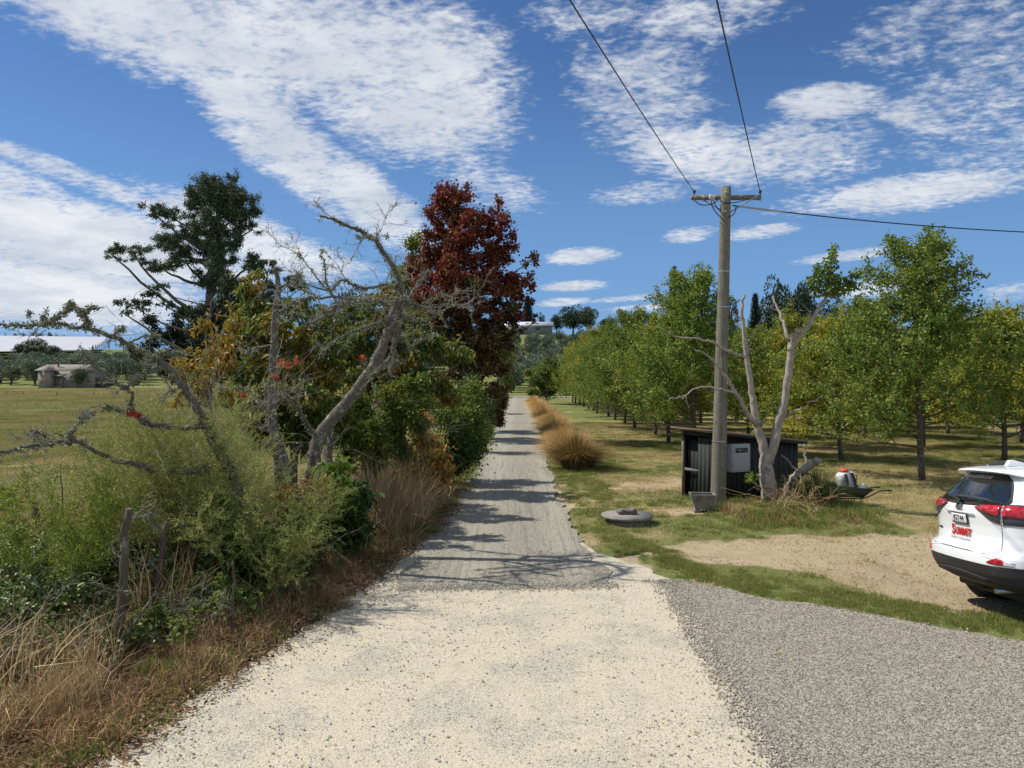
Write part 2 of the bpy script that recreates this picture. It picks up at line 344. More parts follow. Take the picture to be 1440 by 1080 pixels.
MT['dry_rust'] = leafmat('grass_dry_rust', [(0, (0.178, 0.097, 0.047)), (0.5, (0.372, 0.211, 0.100)), (0.9, (0.583, 0.405, 0.201)), (1, (0.194, 0.264, 0.067))], trans=0.15, rough=0.8)
MT['tussock'] = leafmat('tussock_blade', [(0, (0.388, 0.210, 0.067)), (0.5, (0.627, 0.386, 0.125)), (1, (0.867, 0.675, 0.314))], trans=0.2, rough=0.7)
MT['tussock_dark'] = leafmat('tussock_blade_dark', [(0, (0.138, 0.083, 0.030)), (0.5, (0.276, 0.179, 0.055)), (1, (0.497, 0.317, 0.110))], trans=0.2, rough=0.7)
MT['tussock_green'] = leafmat('tussock_blade_green', [(0, (0.04, 0.08, 0.022)), (0.6, (0.085, 0.135, 0.035)), (1, (0.28, 0.27, 0.10))], trans=0.2, rough=0.6)

# ------------------------------------------------------------------ GN scatter for uncountable stuff
def protos(name, meshes, m):
    c = bpy.data.collections.new(name)
    for i, me in enumerate(meshes):
        if len(me.materials) == 0: me.materials.append(m)
        c.objects.link(bpy.data.objects.new(f'{name}_{i:02d}', me))
    return c
def scatter(name, pts, coll, nproto, rng, smin, smax, label, cat, tilt=0.0, kind='stuff', scl=None):
    n = len(pts); me = bpy.data.meshes.new(name); me.vertices.add(n); me.vertices.foreach_set('co', np.asarray(pts, np.float32).ravel())
    def attr(nm, typ, arr, key):
        a = me.attributes.new(nm, typ, 'POINT'); a.data.foreach_set(key, np.asarray(arr).ravel())
    rot = np.stack([rng.normal(0, 1, n)*tilt, rng.normal(0, 1, n)*tilt, rng.random(n)*6.283], 1).astype(np.float32)
    s = (smin+(smax-smin)*rng.random(n)**1.5) if scl is None else scl
    attr('rot', 'FLOAT_VECTOR', rot, 'vector'); attr('scl', 'FLOAT', s.astype(np.float32), 'value'); attr('idx', 'INT', rng.integers(0, nproto, n).astype(np.int32), 'value')
    me.update()
    ng = bpy.data.node_groups.new(name+'_nodes', 'GeometryNodeTree')
    ng.interface.new_socket('Geometry', in_out='INPUT', socket_type='NodeSocketGeometry'); ng.interface.new_socket('Geometry', in_out='OUTPUT', socket_type='NodeSocketGeometry')
    N = ng.nodes; L = ng.links
    gi = N.new('NodeGroupInput'); go = N.new('NodeGroupOutput'); ip = N.new('GeometryNodeInstanceOnPoints')
    ci = N.new('GeometryNodeCollectionInfo'); ci.inputs[0].default_value = coll; ci.inputs['Separate Children'].default_value = True; ci.inputs['Reset Children'].default_value = True
    def na(nm, typ):
        q = N.new('GeometryNodeInputNamedAttribute'); q.data_type = typ; q.inputs[0].default_value = nm; return q.outputs[0]
    L.new(gi.outputs[0], ip.inputs['Points']); L.new(ci.outputs[0], ip.inputs['Instance']); ip.inputs['Pick Instance'].default_value = True
    L.new(na('idx', 'INT'), ip.inputs['Instance Index']); L.new(na('rot', 'FLOAT_VECTOR'), ip.inputs['Rotation']); L.new(na('scl', 'FLOAT'), ip.inputs['Scale'])
    L.new(ip.outputs[0], go.inputs[0])
    o = bpy.data.objects.new(name, me); COL.objects.link(o)
    md = o.modifiers.new('scatter', 'NODES'); md.node_group = ng
    return tag(o, label, cat, None, kind)

# ------------------------------------------------------------------ ground
def spaced(lo, hi, fine, far, grow=1.12):
    a = list(np.arange(lo, hi+1e-6, fine)); st = fine
    while a[-1] < far: st *= grow; a.append(a[-1]+st)
    return a
xs = spaced(0, 11, 0.22, 3500); xl = spaced(0, 8, 0.22, 3500)
XS = np.array([-q for q in xl[::-1]][:-1]+xs)
ys = spaced(2, 22, 0.22, 4500, 1.05); YS = np.array([-60, -30, -14, -6, -2, 0]+ys)
def segd(x, y, pts):
    """signed-ish polygon test: >0 inside, distance to the edge"""
    d = np.full(np.shape(x), 1e9); ins = np.zeros(np.shape(x), bool); n = len(pts)
    for i in range(n):
        x0, y0 = pts[i]; x1, y1 = pts[(i+1) % n]
        t = np.clip(((x-x0)*(x1-x0)+(y-y0)*(y1-y0))/((x1-x0)**2+(y1-y0)**2), 0, 1)
        d = np.minimum(d, np.hypot(x-x0-t*(x1-x0), y-y0-t*(y1-y0)))
        c = ((y0 > y) != (y1 > y)) & (x < (x1-x0)*(y-y0)/((y1-y0) if y1 != y0 else 1e-9)+x0); ins ^= c
    return np.where(ins, d, -d)
PARK = [(2.3, 12.3), (4, 12.9), (6, 13.5), (9, 14.2), (16, 15.5), (16, 6.8), (8, 7.3), (6.2, 8.3), (4.4, 9.4), (3.2, 10.4), (2.3, 11.2)]
PATCH = [(1.9, 18.6), (2.6, 19.6), (4.2, 20.3), (5.0, 19.5), (4.6, 18.2), (3.3, 17.8), (2.2, 17.9)]
LANE_L = [(-1.48, 9.75), (-1.42, 12.7), (-1.22, 17), (-1.0, 25), (-0.95, 32), (-0.9, 41.6), (-0.6, 65), (-0.3, 99)]
LANE_R = [(2.4, 99), (1.9, 65), (1.45, 41.6), (1.35, 32), (1.15, 24), (1.08, 17), (1.1, 14), (1.22, 11.6), (1.36, 9.9)]
APRON = [(-3.6, -8), (-3.2, 0), (-2.9, 5.3), (-2.55, 6.9), (-2.2, 8.3), (-1.95, 9.8), (-1.6, 11.6), (-1.46, 12.6), (1.1, 12.6), (1.25, 11.9), (1.62, 11.2), (2.0, 10.75), (2.3, 10.0), (2.3, -8)]
SIDE = [(1.72, -8), (1.78, 0), (1.87, 5.3), (1.9, 6.4), (1.93, 7.5), (2.0, 9.0), (1.98, 10.2), (2.25, 10.25), (3.0, 9.45), (3.9, 8.85), (5.2, 7.85), (7.2, 6.8), (12, 5), (18, 3.5), (18, -8)]
def dirtness(x, y):
    n = (fbm(x, y, 2.2)-0.5)*1.5; n2 = (fbm(x+50, y-20, 0.6)-0.5)*1.9
    v = np.clip((segd(x, y, PARK)+n*1.3+n2*0.5)/0.35+0.5, 0, 1)
    v = np.maximum(v, np.clip((segd(x, y, PATCH)+n*0.9+n2*0.5)/0.3+0.5, 0, 1)*0.9)
    v = np.maximum(v, np.clip((0.55-np.hypot(x-3.35, y-15.2)+n*1.2)/0.3+0.3, 0, 1)*0.8)      # by the trough
    e = np.maximum(segd(x, y, APRON), np.maximum(segd(x, y, SIDE), segd(x, y, LANE_L+LANE_R)))
    v = np.maximum(v, np.clip((e+0.22+n*0.5+n2*0.5)/0.2, 0, 1)*0.85)
    return v
def greenness(x, y):
    g = fbm(x+7, y+3, 3.1)*0.6+fbm(x*0.4, y+11, 6.0)*0.4
    g = (g-0.40)*3.4+0.40
    g = g+np.where((x < -0.8) & (x > -3), 0.35, 0)+np.where(x < -6, 0.28-0.5*np.clip((y-70)/60, 0, 1), 0)
    g = g+np.where((x > 1) & (x < 7) & (y > 7) & (y < 18), 0.12, 0)-np.where((x > 7) & (y > 13) & (y < 22), 0.3, 0)-np.where((x > 1.5) & (y > 14), 0.14, 0)
    g = np.where(y > 165, 0.75+0.25*g, np.where(y > 60, 0.45+0.45*g, g)); g = np.where((x < -20) & (y > 112) & (y < 142), 0.30, g)
    return np.clip(g, 0, 1)
X, Y = np.meshgrid(XS, YS, indexing='ij')
Z = terr(X, Y)+(fbm(X, Y, 1.3)-0.5)*0.05*((np.abs(X) > 1.7)|(Y > 12))+(fbm(X, Y, 9)-0.5)*0.25*np.clip((np.abs(X)-9)/10, 0, 1)
inroad = np.maximum(np.maximum(segd(X, Y, APRON), segd(X, Y, SIDE)), segd(X, Y, LANE_L+LANE_R))
Z = np.where(inroad > -0.1, np.minimum(Z-0.03, -0.012), Z)
def tilt(x, y): return -np.tan(R(5.0))*np.clip(y-8.84, -1.6, 1.6)*np.clip((x-4.6)/1.2, 0, 1)*np.clip((12.2-y)/1.2, 0, 1)*np.clip((y-6.6)/0.9, 0, 1)
mound = 0.22*np.exp(-(((X-5.6)/1.6)**2+((Y-15.0)/1.1)**2)); Z = Z+mound+tilt(X, Y)*(inroad < -0.05)
def gz(x, y):
    return terr(x, y)+0.22*np.exp(-(((np.asarray(x)-5.6)/1.6)**2+((np.asarray(y)-15.0)/1.1)**2))+tilt(np.asarray(x), np.asarray(y))
g = Geo(); nx, ny = X.shape; idx = np.arange(nx*ny).reshape(nx, ny)
g.add(np.stack([X, Y, Z], -1).reshape(-1, 3), np.stack([idx[:-1, :-1], idx[1:, :-1], idx[1:, 1:], idx[:-1, 1:]], -1).reshape(-1, 4))
gm, t, b = mat('ground_turf')
ga = t.node('ShaderNodeAttribute', attribute_name='zone'); sp = t.node('ShaderNodeSeparateColor'); t.l.new(ga.outputs['Color'], sp.inputs[0])
gp = t.node('ShaderNodeNewGeometry').outputs['Position']
n1 = t.noise(gp, 3.0, 6, 0.7); n2 = t.noise(gp, 28, 4, 0.7); n3 = t.noise(gp, 110, 3, 0.7)
green = t.ramp(n2, [(0.3, (0.10, 0.12, 0.035)), (0.55, (0.18, 0.20, 0.06)), (0.75, (0.31, 0.29, 0.12))])
dry = t.ramp(n2, [(0.3, (0.22, 0.18, 0.08)), (0.55, (0.40, 0.33, 0.16)), (0.75, (0.50, 0.42, 0.23))])
dirt = t.ramp(t.math('ADD', t.math('MULTIPLY', n3, 0.5), t.math('MULTIPLY', n1, 0.5)), [(0.28, (0.20, 0.145, 0.085)), (0.42, (0.40, 0.31, 0.19)), (0.58, (0.50, 0.40, 0.255)), (0.75, (0.60, 0.49, 0.33))])
gf = t.smooth(t.math('ADD', sp.outputs[1], t.math('MULTIPLY', t.math('SUBTRACT', n1, 0.5), 0.9)), 0.3, 0.7)
c = t.mix(gf, dry, green)
df = t.smooth(t.math('ADD', sp.outputs[0], t.math('MULTIPLY', t.math('SUBTRACT', n2, 0.5), 0.7)), 0.35, 0.65)
c = t.mix(df, c, dirt)
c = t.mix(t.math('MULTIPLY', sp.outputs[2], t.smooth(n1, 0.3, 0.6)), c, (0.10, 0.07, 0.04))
t.l.new(c, b.inputs['Base Color']); b.inputs['Roughness'].default_value = 0.95; b.inputs['Specular IOR Level'].default_value = 0.1
t.l.new(t.bump(t.math('ADD', n2, t.math('MULTIPLY', n3, 0.5)), 0.8, 0.03), b.inputs['Normal'])
go_ = g.obj('ground', gm, None, True); tag(go_, 'patchy grass paddocks, lawn and bare earth', None, None, 'structure')
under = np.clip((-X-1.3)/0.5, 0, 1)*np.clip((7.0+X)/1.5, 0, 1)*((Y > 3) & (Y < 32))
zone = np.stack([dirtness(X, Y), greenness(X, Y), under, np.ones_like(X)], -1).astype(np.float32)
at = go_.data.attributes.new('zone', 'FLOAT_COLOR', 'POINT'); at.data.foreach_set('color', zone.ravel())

# ------------------------------------------------------------------ gravel sheets
def gravelmat(name, cols, cell, alt=None, altscale=1.0, altlo=0.5, bumpd=0.008, tracks=False, dusty=None):
    m, t, b = mat(name); p = t.node('ShaderNodeNewGeometry').outputs['Position']
    vo = t.node('ShaderNodeTexVoronoi'); t.l.new(t.mapping(p, (1, 1, 0.01)), vo.inputs['Vector']); vo.inputs['Scale'].default_value = cell
    vo.inputs['Randomness'].default_value = 1.0
    sc = t.node('ShaderNodeSeparateColor'); t.l.new(vo.outputs['Color'], sc.inputs[0])
    n = t.noise(p, cell*0.9, 4, 0.7)
    f = t.math('ADD', t.math('MULTIPLY', sc.outputs[0], 0.55), t.math('MULTIPLY', n, 0.45))
    c = t.ramp(f, cols)
    if alt:
        c2 = t.ramp(f, alt)
        c = t.mix(t.smooth(t.math('ADD', t.noise(p, altscale, 5, 0.65), t.math('MULTIPLY', t.math('SUBTRACT', n, 0.5), 0.35)), altlo, altlo+0.14), c, c2)
    if dusty:
        q1 = t.noise(t.mapping(p, (1.0, 0.45, 1)), 1.6, 5, 0.62, 0.6); c = t.mix(t.math('MULTIPLY', t.smooth(t.math('ADD', q1, t.math('MULTIPLY', t.math('SUBTRACT', n, 0.5), 0.3)), 0.52, 0.66), 0.75), c, dusty)
        q2 = t.noise(p, 2.6, 5, 0.7); c = t.mix(t.math('MULTIPLY', t.smooth(q2, 0.56, 0.72), 0.45), c, (0.30, 0.25, 0.18))
    if tracks:
        sxx = t.node('ShaderNodeSeparateXYZ'); t.l.new(p, sxx.inputs[0])
        q = t.math('ABSOLUTE', t.math('SUBTRACT', t.math('ABSOLUTE', t.math('SUBTRACT', sxx.outputs[0], t.math('MULTIPLY', sxx.outputs[1], 0.011))), 0.68))
        c = t.mix(t.math('MULTIPLY', t.math('SUBTRACT', 1.0, t.smooth(q, 0.05, 0.45)), 0.35), c, tuple(x*1.18 for x in cols[-2][1]))
        fi = t.noise(t.mapping(p, (14, 0.35, 1)), 1.0, 3, 0.6)
        c = t.mix(t.math('MULTIPLY', t.smooth(fi, 0.5, 0.62), 0.4), c, cols[0][1])
    t.l.new(c, b.inputs['Base Color']); b.inputs['Roughness'].default_value = 0.92; b.inputs['Specular IOR Level'].default_value = 0.2
    h = t.math('ADD', t.math('MULTIPLY', t.math('SUBTRACT', 1.0, vo.outputs['Distance']), 0.8), n)
    t.l.new(t.bump(h, 0.85, bumpd), b.inputs['Normal'])
    return m
GREY = [(0.2, (0.130, 0.116, 0.091)), (0.45, (0.300, 0.270, 0.213)), (0.7, (0.410, 0.372, 0.300)), (0.88, (0.580, 0.536, 0.435))]
LANE = [(0.2, (0.163, 0.148, 0.113)), (0.45, (0.291, 0.267, 0.207)), (0.7, (0.367, 0.342, 0.270)), (0.88, (0.490, 0.455, 0.369))]
PALE = [(0.18, (0.247, 0.211, 0.151)), (0.31, (0.484, 0.421, 0.300)), (0.6, (0.583, 0.519, 0.386)), (0.88, (0.673, 0.617, 0.489))]
PALE2 = [(0.2, (0.188, 0.171, 0.134)), (0.40, (0.415, 0.380, 0.295)), (0.65, (0.524, 0.483, 0.381)), (0.88, (0.594, 0.561, 0.470))]
MT['gravel_grey'] = gravelmat('gravel_grey', GREY, 62, bumpd=0.012)
MT['gravel_lane'] = gravelmat('gravel_lane', LANE, 75, bumpd=0.008, tracks=True)
MT['gravel_pale'] = gravelmat('gravel_pale', PALE, 85, PALE2, 1.1, 0.46, 0.006, dusty=(0.57, 0.495, 0.37))
def ragged(poly, step=0.16, amp=0.10, seed=0):
    rng = np.random.default_rng(seed); out = []; n = len(poly)
    for i in range(n):
        a = np.array(poly[i]); b2 = np.array(poly[(i+1) % n]); L = np.linalg.norm(b2-a); k = max(1, int(L/max(step, 0.012*max(a[1], 5))))
        d = (b2-a)/L; nn = np.array((-d[1], d[0]))
        for j in range(k):
            q = a+(b2-a)*j/k; o = (vnoise(q[0]*1.0+seed, q[1]*1.0, 0.35)-0.5)*2*amp+(rng.random()-0.5)*amp*0.5+(vnoise(q[0]+seed, q[1]+9, 1.3)-0.5)*2*amp
            out.append(tuple(q+nn*o))
    return out
def sheet(name, poly, z, m, label, seed):
    bm = bmesh.new(); vs = [bm.verts.new((x, y, z)) for x, y in ragged(poly, seed=seed)]; f = bm.faces.new(vs); f.normal_update()
    if f.normal.z < 0: f.normal_flip()
    bmesh.ops.triangulate(bm, faces=[f]); me = bpy.data.meshes.new(name); bm.to_mesh(me); bm.free()
    o = link(name, me, m); return tag(o, label, None, None, 'structure')
sheet('gravel_apron', APRON, 0.004, MT['gravel_pale'], 'pale cream gravel where the two tracks meet', 1)
sheet('side_track', SIDE, 0.010, MT['gravel_grey'], 'grey chip track leaving to the right', 2)
sheet('driveway', LANE_L+LANE_R, 0.016, MT['gravel_lane'], 'straight grey gravel driveway running to the far grove', 3)
sheet('cross_track', [(-7, 99.0), (14, 99.0), (16, 104), (-8, 104)], 0.06, MT['gravel_lane'], 'gravel track crossing the far end of the driveway', 4)

# loose stones
def stone_mesh(i, flat=0.65):
    rng = np.random.default_rng(100+i); bm = bmesh.new(); bmesh.ops.create_icosphere(bm, subdivisions=1, radius=0.5)
    s = np.array((1, 0.6+0.35*rng.random(), flat*(0.7+0.5*rng.random())))
    for v in bm.verts:
        k = 0.75+0.5*rng.random(); v.co = Vector((v.co.x*s[0]*k, v.co.y*s[1]*k, v.co.z*s[2]*k+0.1))
    me = bpy.data.meshes.new('stone_shape'); bm.to_mesh(me); bm.free(); return me
def stonemat(name, stops):
    m, t, b = mat(name); oi = t.node('ShaderNodeObjectInfo'); p = t.node('ShaderNodeNewGeometry').outputs['Position']
    c = t.ramp(oi.outputs['Random'], stops); c = t.mix(t.noise(p, 90, 3), c, tuple(x*0.7 for x in stops[1][1]))
    t.l.new(c, b.inputs['Base Color']); b.inputs['Roughness'].default_value = 0.9; return m
rg = np.random.default_rng(11)
C_pale = protos('pale_stone', [stone_mesh(i) for i in range(6)], stonemat('stone_pale', [(0, (0.20, 0.185, 0.155)), (0.25, (0.42, 0.38, 0.30)), (0.7, (0.58, 0.53, 0.43)), (1, (0.66, 0.63, 0.55))]))
C_grey = protos('grey_stone', [stone_mesh(i+6) for i in range(6)], stonemat('stone_grey', [(0, (0.130, 0.116, 0.097)), (0.4, (0.300, 0.270, 0.220)), (0.8, (0.440, 0.400, 0.326)), (1, (0.640, 0.589, 0.484))]))
def spread(n, poly, box, z, margin=0.0, power=1.0):
    x = rg.uniform(box[0], box[1], n); y = box[2]+(box[3]-box[2])*rg.random(n)**power
    k = segd(x, y, poly) > margin; x, y = x[k], y[k]; return np.stack([x, y, np.full(len(x), z)], 1)
p = spread(15000, APRON, (-3.3, 2.4, 4.6, 12.6), 0.006, 0.0, 1.4)
k = (segd(p[:, 0], p[:, 1], SIDE) < 0.05) & ((segd(p[:, 0], p[:, 1], LANE_L+LANE_R) < 0.02) | (rg.random(len(p)) < 0.08)); p = p[k]
dn = fbm(p[:, 0], p[:, 1], 0.8); p = p[rg.random(len(p)) < np.clip((dn-0.28)*3, 0.15, 1)]
scatter('pale_gravel', p, C_pale, 6, rg, 0, 0, 'loose cream stones on the pale apron', None, 0.3, scl=0.005+0.008*rg.random(len(p))+0.022*rg.random(len(p))**7)
# coarse white stones heaped along the left edge
e = []
for i in range(7):
    a, b2 = np.array(APRON[i+1] if i+2 < 9 else APRON[7]), np.array(APRON[i+2] if i+2 < 9 else APRON[7])
    L = np.linalg.norm(b2-a)
    if L < 0.01 or b2[0] > -1.3 or b2[1] > 12.7: continue
    n = int(L*330); q = a+(b2-a)*rg.random((n, 1)); off = rg.normal(0.10, 0.20, (n, 1)); e.append(np.concatenate([q+np.array([[1, 0.25]])*off, np.full((n, 1), 0.012)], 1))
e = np.concatenate(e); e = e[e[:, 1] > 4.3]
C_white = protos('white_stone', [stone_mesh(i+30, 0.55) for i in range(6)], stonemat('stone_white', [(0, (0.420, 0.380, 0.284)), (0.3, (0.630, 0.570, 0.430)), (1, (0.819, 0.760, 0.602))]))
scatter('edge_gravel', e, C_white, 6, rg, 0.008, 0.030, 'coarse whitish stones thrown to the left edge of the gravel', None, 0.4)
p = spread(60000, SIDE, (1.8, 9, 4.4, 10.3), 0.011, 0.0, 1.2)
scatter('grey_gravel', p, C_grey, 6, rg, 0.008, 0.024, 'loose grey chips on the side track', None, 0.5)
p = spread(9000, LANE_L+LANE_R, (-1.6, 1.6, 9.7, 24), 0.017, -0.12, 1.6)
scatter('driveway_gravel', p, C_grey, 6, rg, 0.006, 0.022, 'loose grey chips on the driveway', None, 0.4)
# ragged borders where the gravels run into each other
bl = []
for poly, zz_ in ((SIDE[2:7], 0.012), ([LANE_L[0], LANE_R[-1]], 0.018)):
    for a, b2 in zip(poly[:-1], poly[1:]):
        a = np.array(a); b2 = np.array(b2); L = np.linalg.norm(b2-a); n = int(L*800); q = a+(b2-a)*rg.random((n, 1)); d = (b2-a)/L
        bl.append(np.concatenate([q+np.array([[-d[1], d[0]]])*rg.normal(0, 0.09, (n, 1)), np.full((n, 1), zz_)], 1))
bl = np.concatenate(bl)
scatter('border_gravel', bl[::2], C_grey, 6, rg, 0.008, 0.028, 'grey chips scattered over the border of the cream gravel', None, 0.5)
scatter('border_cream_gravel', bl[1::2], C_pale, 6, rg, 0.008, 0.030, 'cream stones scattered over the border of the grey gravel', None, 0.5)
C_earth = protos('earth_clod', [stone_mesh(i+20, 0.5) for i in range(6)], stonemat('earth_clods', [(0, (0.27, 0.21, 0.13)), (0.4, (0.42, 0.33, 0.21)), (0.8, (0.50, 0.40, 0.26)), (1, (0.60, 0.53, 0.42))]))
p = np.stack([rg.uniform(2.0, 11, 11000), rg.uniform(7.3, 14.2, 11000), np.full(11000, 0.0)], 1); p[:, 2] = gz(p[:, 0], p[:, 1])+0.01; p = p[dirtness(p[:, 0], p[:, 1]) > 0.5]
scatter('earth_crumbs', p, C_earth, 6, rg, 0.006, 0.034, 'small stones on the bare earth by the parked car', None, 0.4)

# ------------------------------------------------------------------ grass
def grass_patch(seed, n, size, h, wd, lean=0.5, bend=0.5):
    r = np.random.default_rng(seed); g = Geo(); nc = max(3, n//12); cc = r.uniform(-size/2, size/2, (nc, 2))
    c = cc[r.integers(0, nc, n)]+r.normal(0, size*0.07, (n, 2)); base = np.concatenate([c, np.full((n, 1), -0.01)], 1)
    a = r.random(n)*6.283; ln = np.abs(r.normal(0, lean, n)); d = np.stack([np.cos(a)*ln, np.sin(a)*ln, np.ones(n)], 1); b = r.random(n)*6.283
    side = np.stack([np.cos(b), np.sin(b), np.zeros(n)], 1)
    g.blades(base, d, side, h*(0.45+0.9*r.random(n)), wd*(0.6+0.8*r.random(n)), bend*r.random(n)); return g.mesh('grass_shape')
C_lawn = protos('lawn_patch', [grass_patch(i, 900, 1.1, 0.055, 0.007, 0.9, 0.7) for i in range(4)], MT['grass'])
C_green = protos('green_patch', [grass_patch(20+i, 420, 0.6, 0.13, 0.008, 0.7, 0.7) for i in range(4)], MT['grass_green'])
C_dry = protos('dry_tuft', [grass_patch(40+i, 150, 0.35, 0.42, 0.006, 0.55, 0.8) for i in range(5)], MT['dry'])
C_rust = protos('rust_tuft', [grass_patch(60+i, 170, 0.45, 0.24, 0.007, 0.9, 0.9) for i in range(5)], MT['dry_rust'])
def field_pts(x0, x1, y0, y1, step, jit=0.45, keep=None, margin=0.30):
    a, b = np.meshgrid(np.arange(x0, x1, step), np.arange(y0, y1, step)); a = a.ravel()+rg.uniform(-jit, jit, a.size)*step; b = b.ravel()+rg.uniform(-jit, jit, b.size)*step
    k = np.abs(a) < b*0.72+1.5
    k &= np.maximum(np.maximum(segd(a, b, APRON), segd(a, b, SIDE)), segd(a, b, LANE_L+LANE_R)) < -margin
    if keep is not None: k &= keep(a, b)
    a, b = a[k], b[k]; return np.stack([a, b, gz(a, b)], 1)
p = field_pts(1, 26, 7, 46, 0.62, keep=lambda a, b: (dirtness(a, b) < 0.45))
scatter('lawn_grass', p, C_lawn, 4, rg, 0.7, 1.15, 'short patchy lawn grass right of the driveway', None)
p = field_pts(1, 20, 7, 36, 0.42, keep=lambda a, b: (dirtness(a, b) < 0.35) & (greenness(a, b)+rg.normal(0, 0.12, a.shape) > 0.55))
C_straw = protos('straw_patch', [grass_patch(80+i, 260, 0.7, 0.06, 0.006, 1.2, 0.8) for i in range(4)], MT['dry'])
p0_ = field_pts(1.4, 18, 7, 30, 0.40, keep=lambda a, b: ((dirtness(a, b) > 0.12) & (dirtness(a, b) < 0.98) & (rg.random(a.shape) < 0.8)) | ((greenness(a, b) < 0.42) & (rg.random(a.shape) < 0.5)) | ((dirtness(a, b) > 0.9) & (rg.random(a.shape) < 0.13)))
scatter('straw_grass', p0_, C_straw, 4, rg, 0.5, 1.1, 'dead straw coloured grass thinning out over the bare earth', None)
scatter('green_grass', p, C_green, 4, rg, 0.3, 0.65, 'fresh green grass in the lawn', None)
# green strip between parking earth and side track
s_ = []
for a, b2 in ((SIDE[7], SIDE[8]), (SIDE[8], SIDE[9]), (SIDE[9], SIDE[10]), (SIDE[10], SIDE[11]), (SIDE[11], SIDE[12]), ((1.5, 12.6), (2.3, 10.7))):
    a = np.array(a); b2 = np.array(b2); L = np.linalg.norm(b2-a); n = int(L*46); q = a+(b2-a)*rg.random((n, 1)); s_.append(q+np.array([[0.35, 0.75]])*rg.uniform(0.06, 1.0, (n, 1)))
s_ = np.concatenate(s_); s_ = s_[segd(s_[:, 0], s_[:, 1], SIDE) < -0.06]
scatter('strip_grass', np.concatenate([s_, gz(s_[:, 0], s_[:, 1])[:, None]], 1), C_green, 4, rg, 0.22, 0.5, 'strip of green grass between the side track and the bare earth', None)
# left verge along the lane and the near left bank
p = field_pts(-2.6, -0.9, 11.5, 75, 0.34, keep=lambda a, b: (a > -2.4-b*0.004) & (a < -0.75), margin=0.12)
scatter('verge_grass', p, C_green, 4, rg, 0.55, 1.25, 'green verge grass left of the driveway', None)
p = field_pts(1.2, 2.4, 13, 75, 0.34, keep=lambda a, b: a < 2.3, margin=0.12)
scatter('right_verge_grass', p, C_green, 4, rg, 0.3, 0.7, 'short grass on the right verge of the driveway', None)
p = field_pts(-40, -5.6, 11, 60, 0.8, keep=lambda a, b: (b > 14) | (a < -6.5))
scatter('paddock_grass', p, C_lawn, 4, rg, 1.0, 1.7, 'green paddock grass on the left', None)
p = field_pts(-22, -6.0, 9, 17, 0.42, keep=lambda a, b: (a < -6.0) & (fbm(a, b, 3)+np.clip((13-b)*0.08, -0.4, 0.3) > 0.45))
p9 = field_pts(-118, -7, 60, 150, 2.1)
scatter('far_paddock_grass', p9, C_lawn, 4, rg, 2.6, 4.2, 'far paddock grass in front of the cottage', None)
scatter('paddock_dry_grass', p, C_dry, 5, rg, 1.2, 2.1, 'tall dry grass at the edge of the paddock', None)
def bank(a, b, lo, hi):     # offset from the gravel's left edge
    ed = np.interp(b, [0, 5.3, 6.9, 8.3, 9.8, 12.7, 17, 32], [-3.2, -2.9, -2.55, -2.2, -1.95, -1.45, -1.25, -0.95]); q = ed-a; return (q > lo) & (q < hi)
p = field_pts(-7.5, -1.4, 4.2, 14.5, 0.26, keep=lambda a, b: bank(a, b, 0.16, 1.5) & (rg.random(a.shape) < 0.85), margin=0.14)
scatter('bank_rust_grass', p, C_rust, 5, rg, 0.5, 1.15, 'brown dead grass and litter on the left bank', None)
p = field_pts(-7.5, -1.4, 4.2, 14.5, 0.33, keep=lambda a, b: bank(a, b, 0.75, 3.4) & (fbm(a, b, 1.2) > 0.42))
scatter('bank_dry_grass', p, C_dry, 5, rg, 0.6, 1.25, 'tall straw coloured grass on the left bank', None)
p = field_pts(-6.5, -1.3, 4.6, 14.5, 0.30, keep=lambda a, b: bank(a, b, 0.10, 0.85) & (fbm(a+4, b, 0.8) > 0.50), margin=0.08)
scatter('bank_green_grass', p, C_green, 4, rg, 0.6, 1.15, 'tufts of green grass at the gravel edge', None)
p = field_pts(-4.2, -1.6, 13, 17, 0.24, keep=lambda a, b: bank(a, b, 0.5, 1.6))
scatter('hedge_dry_grass', p, C_dry, 5, rg, 1.6, 2.7, 'tall dry grass in front of the orange shrub', None)
p = field_pts(4.2, 7.2, 13.6, 16.3, 0.3, keep=lambda a, b: (fbm(a+4, b, 0.8) > 0.45))
scatter('mound_grass', p, C_green, 4, rg, 0.5, 1.25, 'longer grass round the foot of the dead tree', None)
p = field_pts(4.4, 6.2, 13.8, 15.6, 0.34, keep=lambda a, b: (fbm(a+14, b, 0.8) > 0.5))
scatter('mound_dry_grass', p, C_rust, 5, rg, 0.5, 1.0, 'dry grass round the foot of the dead tree', None)
# leaf litter
def litter_mesh(seed):
    r = np.random.default_rng(seed); g = Geo(); n = 60; pos = np.concatenate([r.uniform(-0.25, 0.25, (n, 2)), 0.012+0.03*r.random((n, 1))], 1); g.leaves(pos, r.normal(size=(n, 3))*np.array((1, 1, 0.25)), UPV0+r.normal(size=(n, 3))*0.4, 0.035+0.03*r.random(n), 0.025, 0.25, 0.3)
    m_ = 14; a = np.concatenate([r.uniform(-0.25, 0.25, (m_, 2)), 0.02+0.05*r.random((m_, 1))], 1); g.sticks(a, a+r.normal(size=(m_, 3))*np.array((0.09, 0.09, 0.02)), 0.0025, 0.0015); return g.mesh('litter_shape')
UPV0 = np.array((0, 0, 1.0))
MT['litter'] = leafmat('leaf_litter', [(0, (0.10, 0.055, 0.03)), (0.5, (0.24, 0.14, 0.07)), (0.85, (0.38, 0.25, 0.13)), (1, (0.5, 0.38, 0.22))], trans=0.1, rough=0.85)
C_lit = protos('litter_patch', [litter_mesh(i+900) for i in range(4)], MT['litter'])
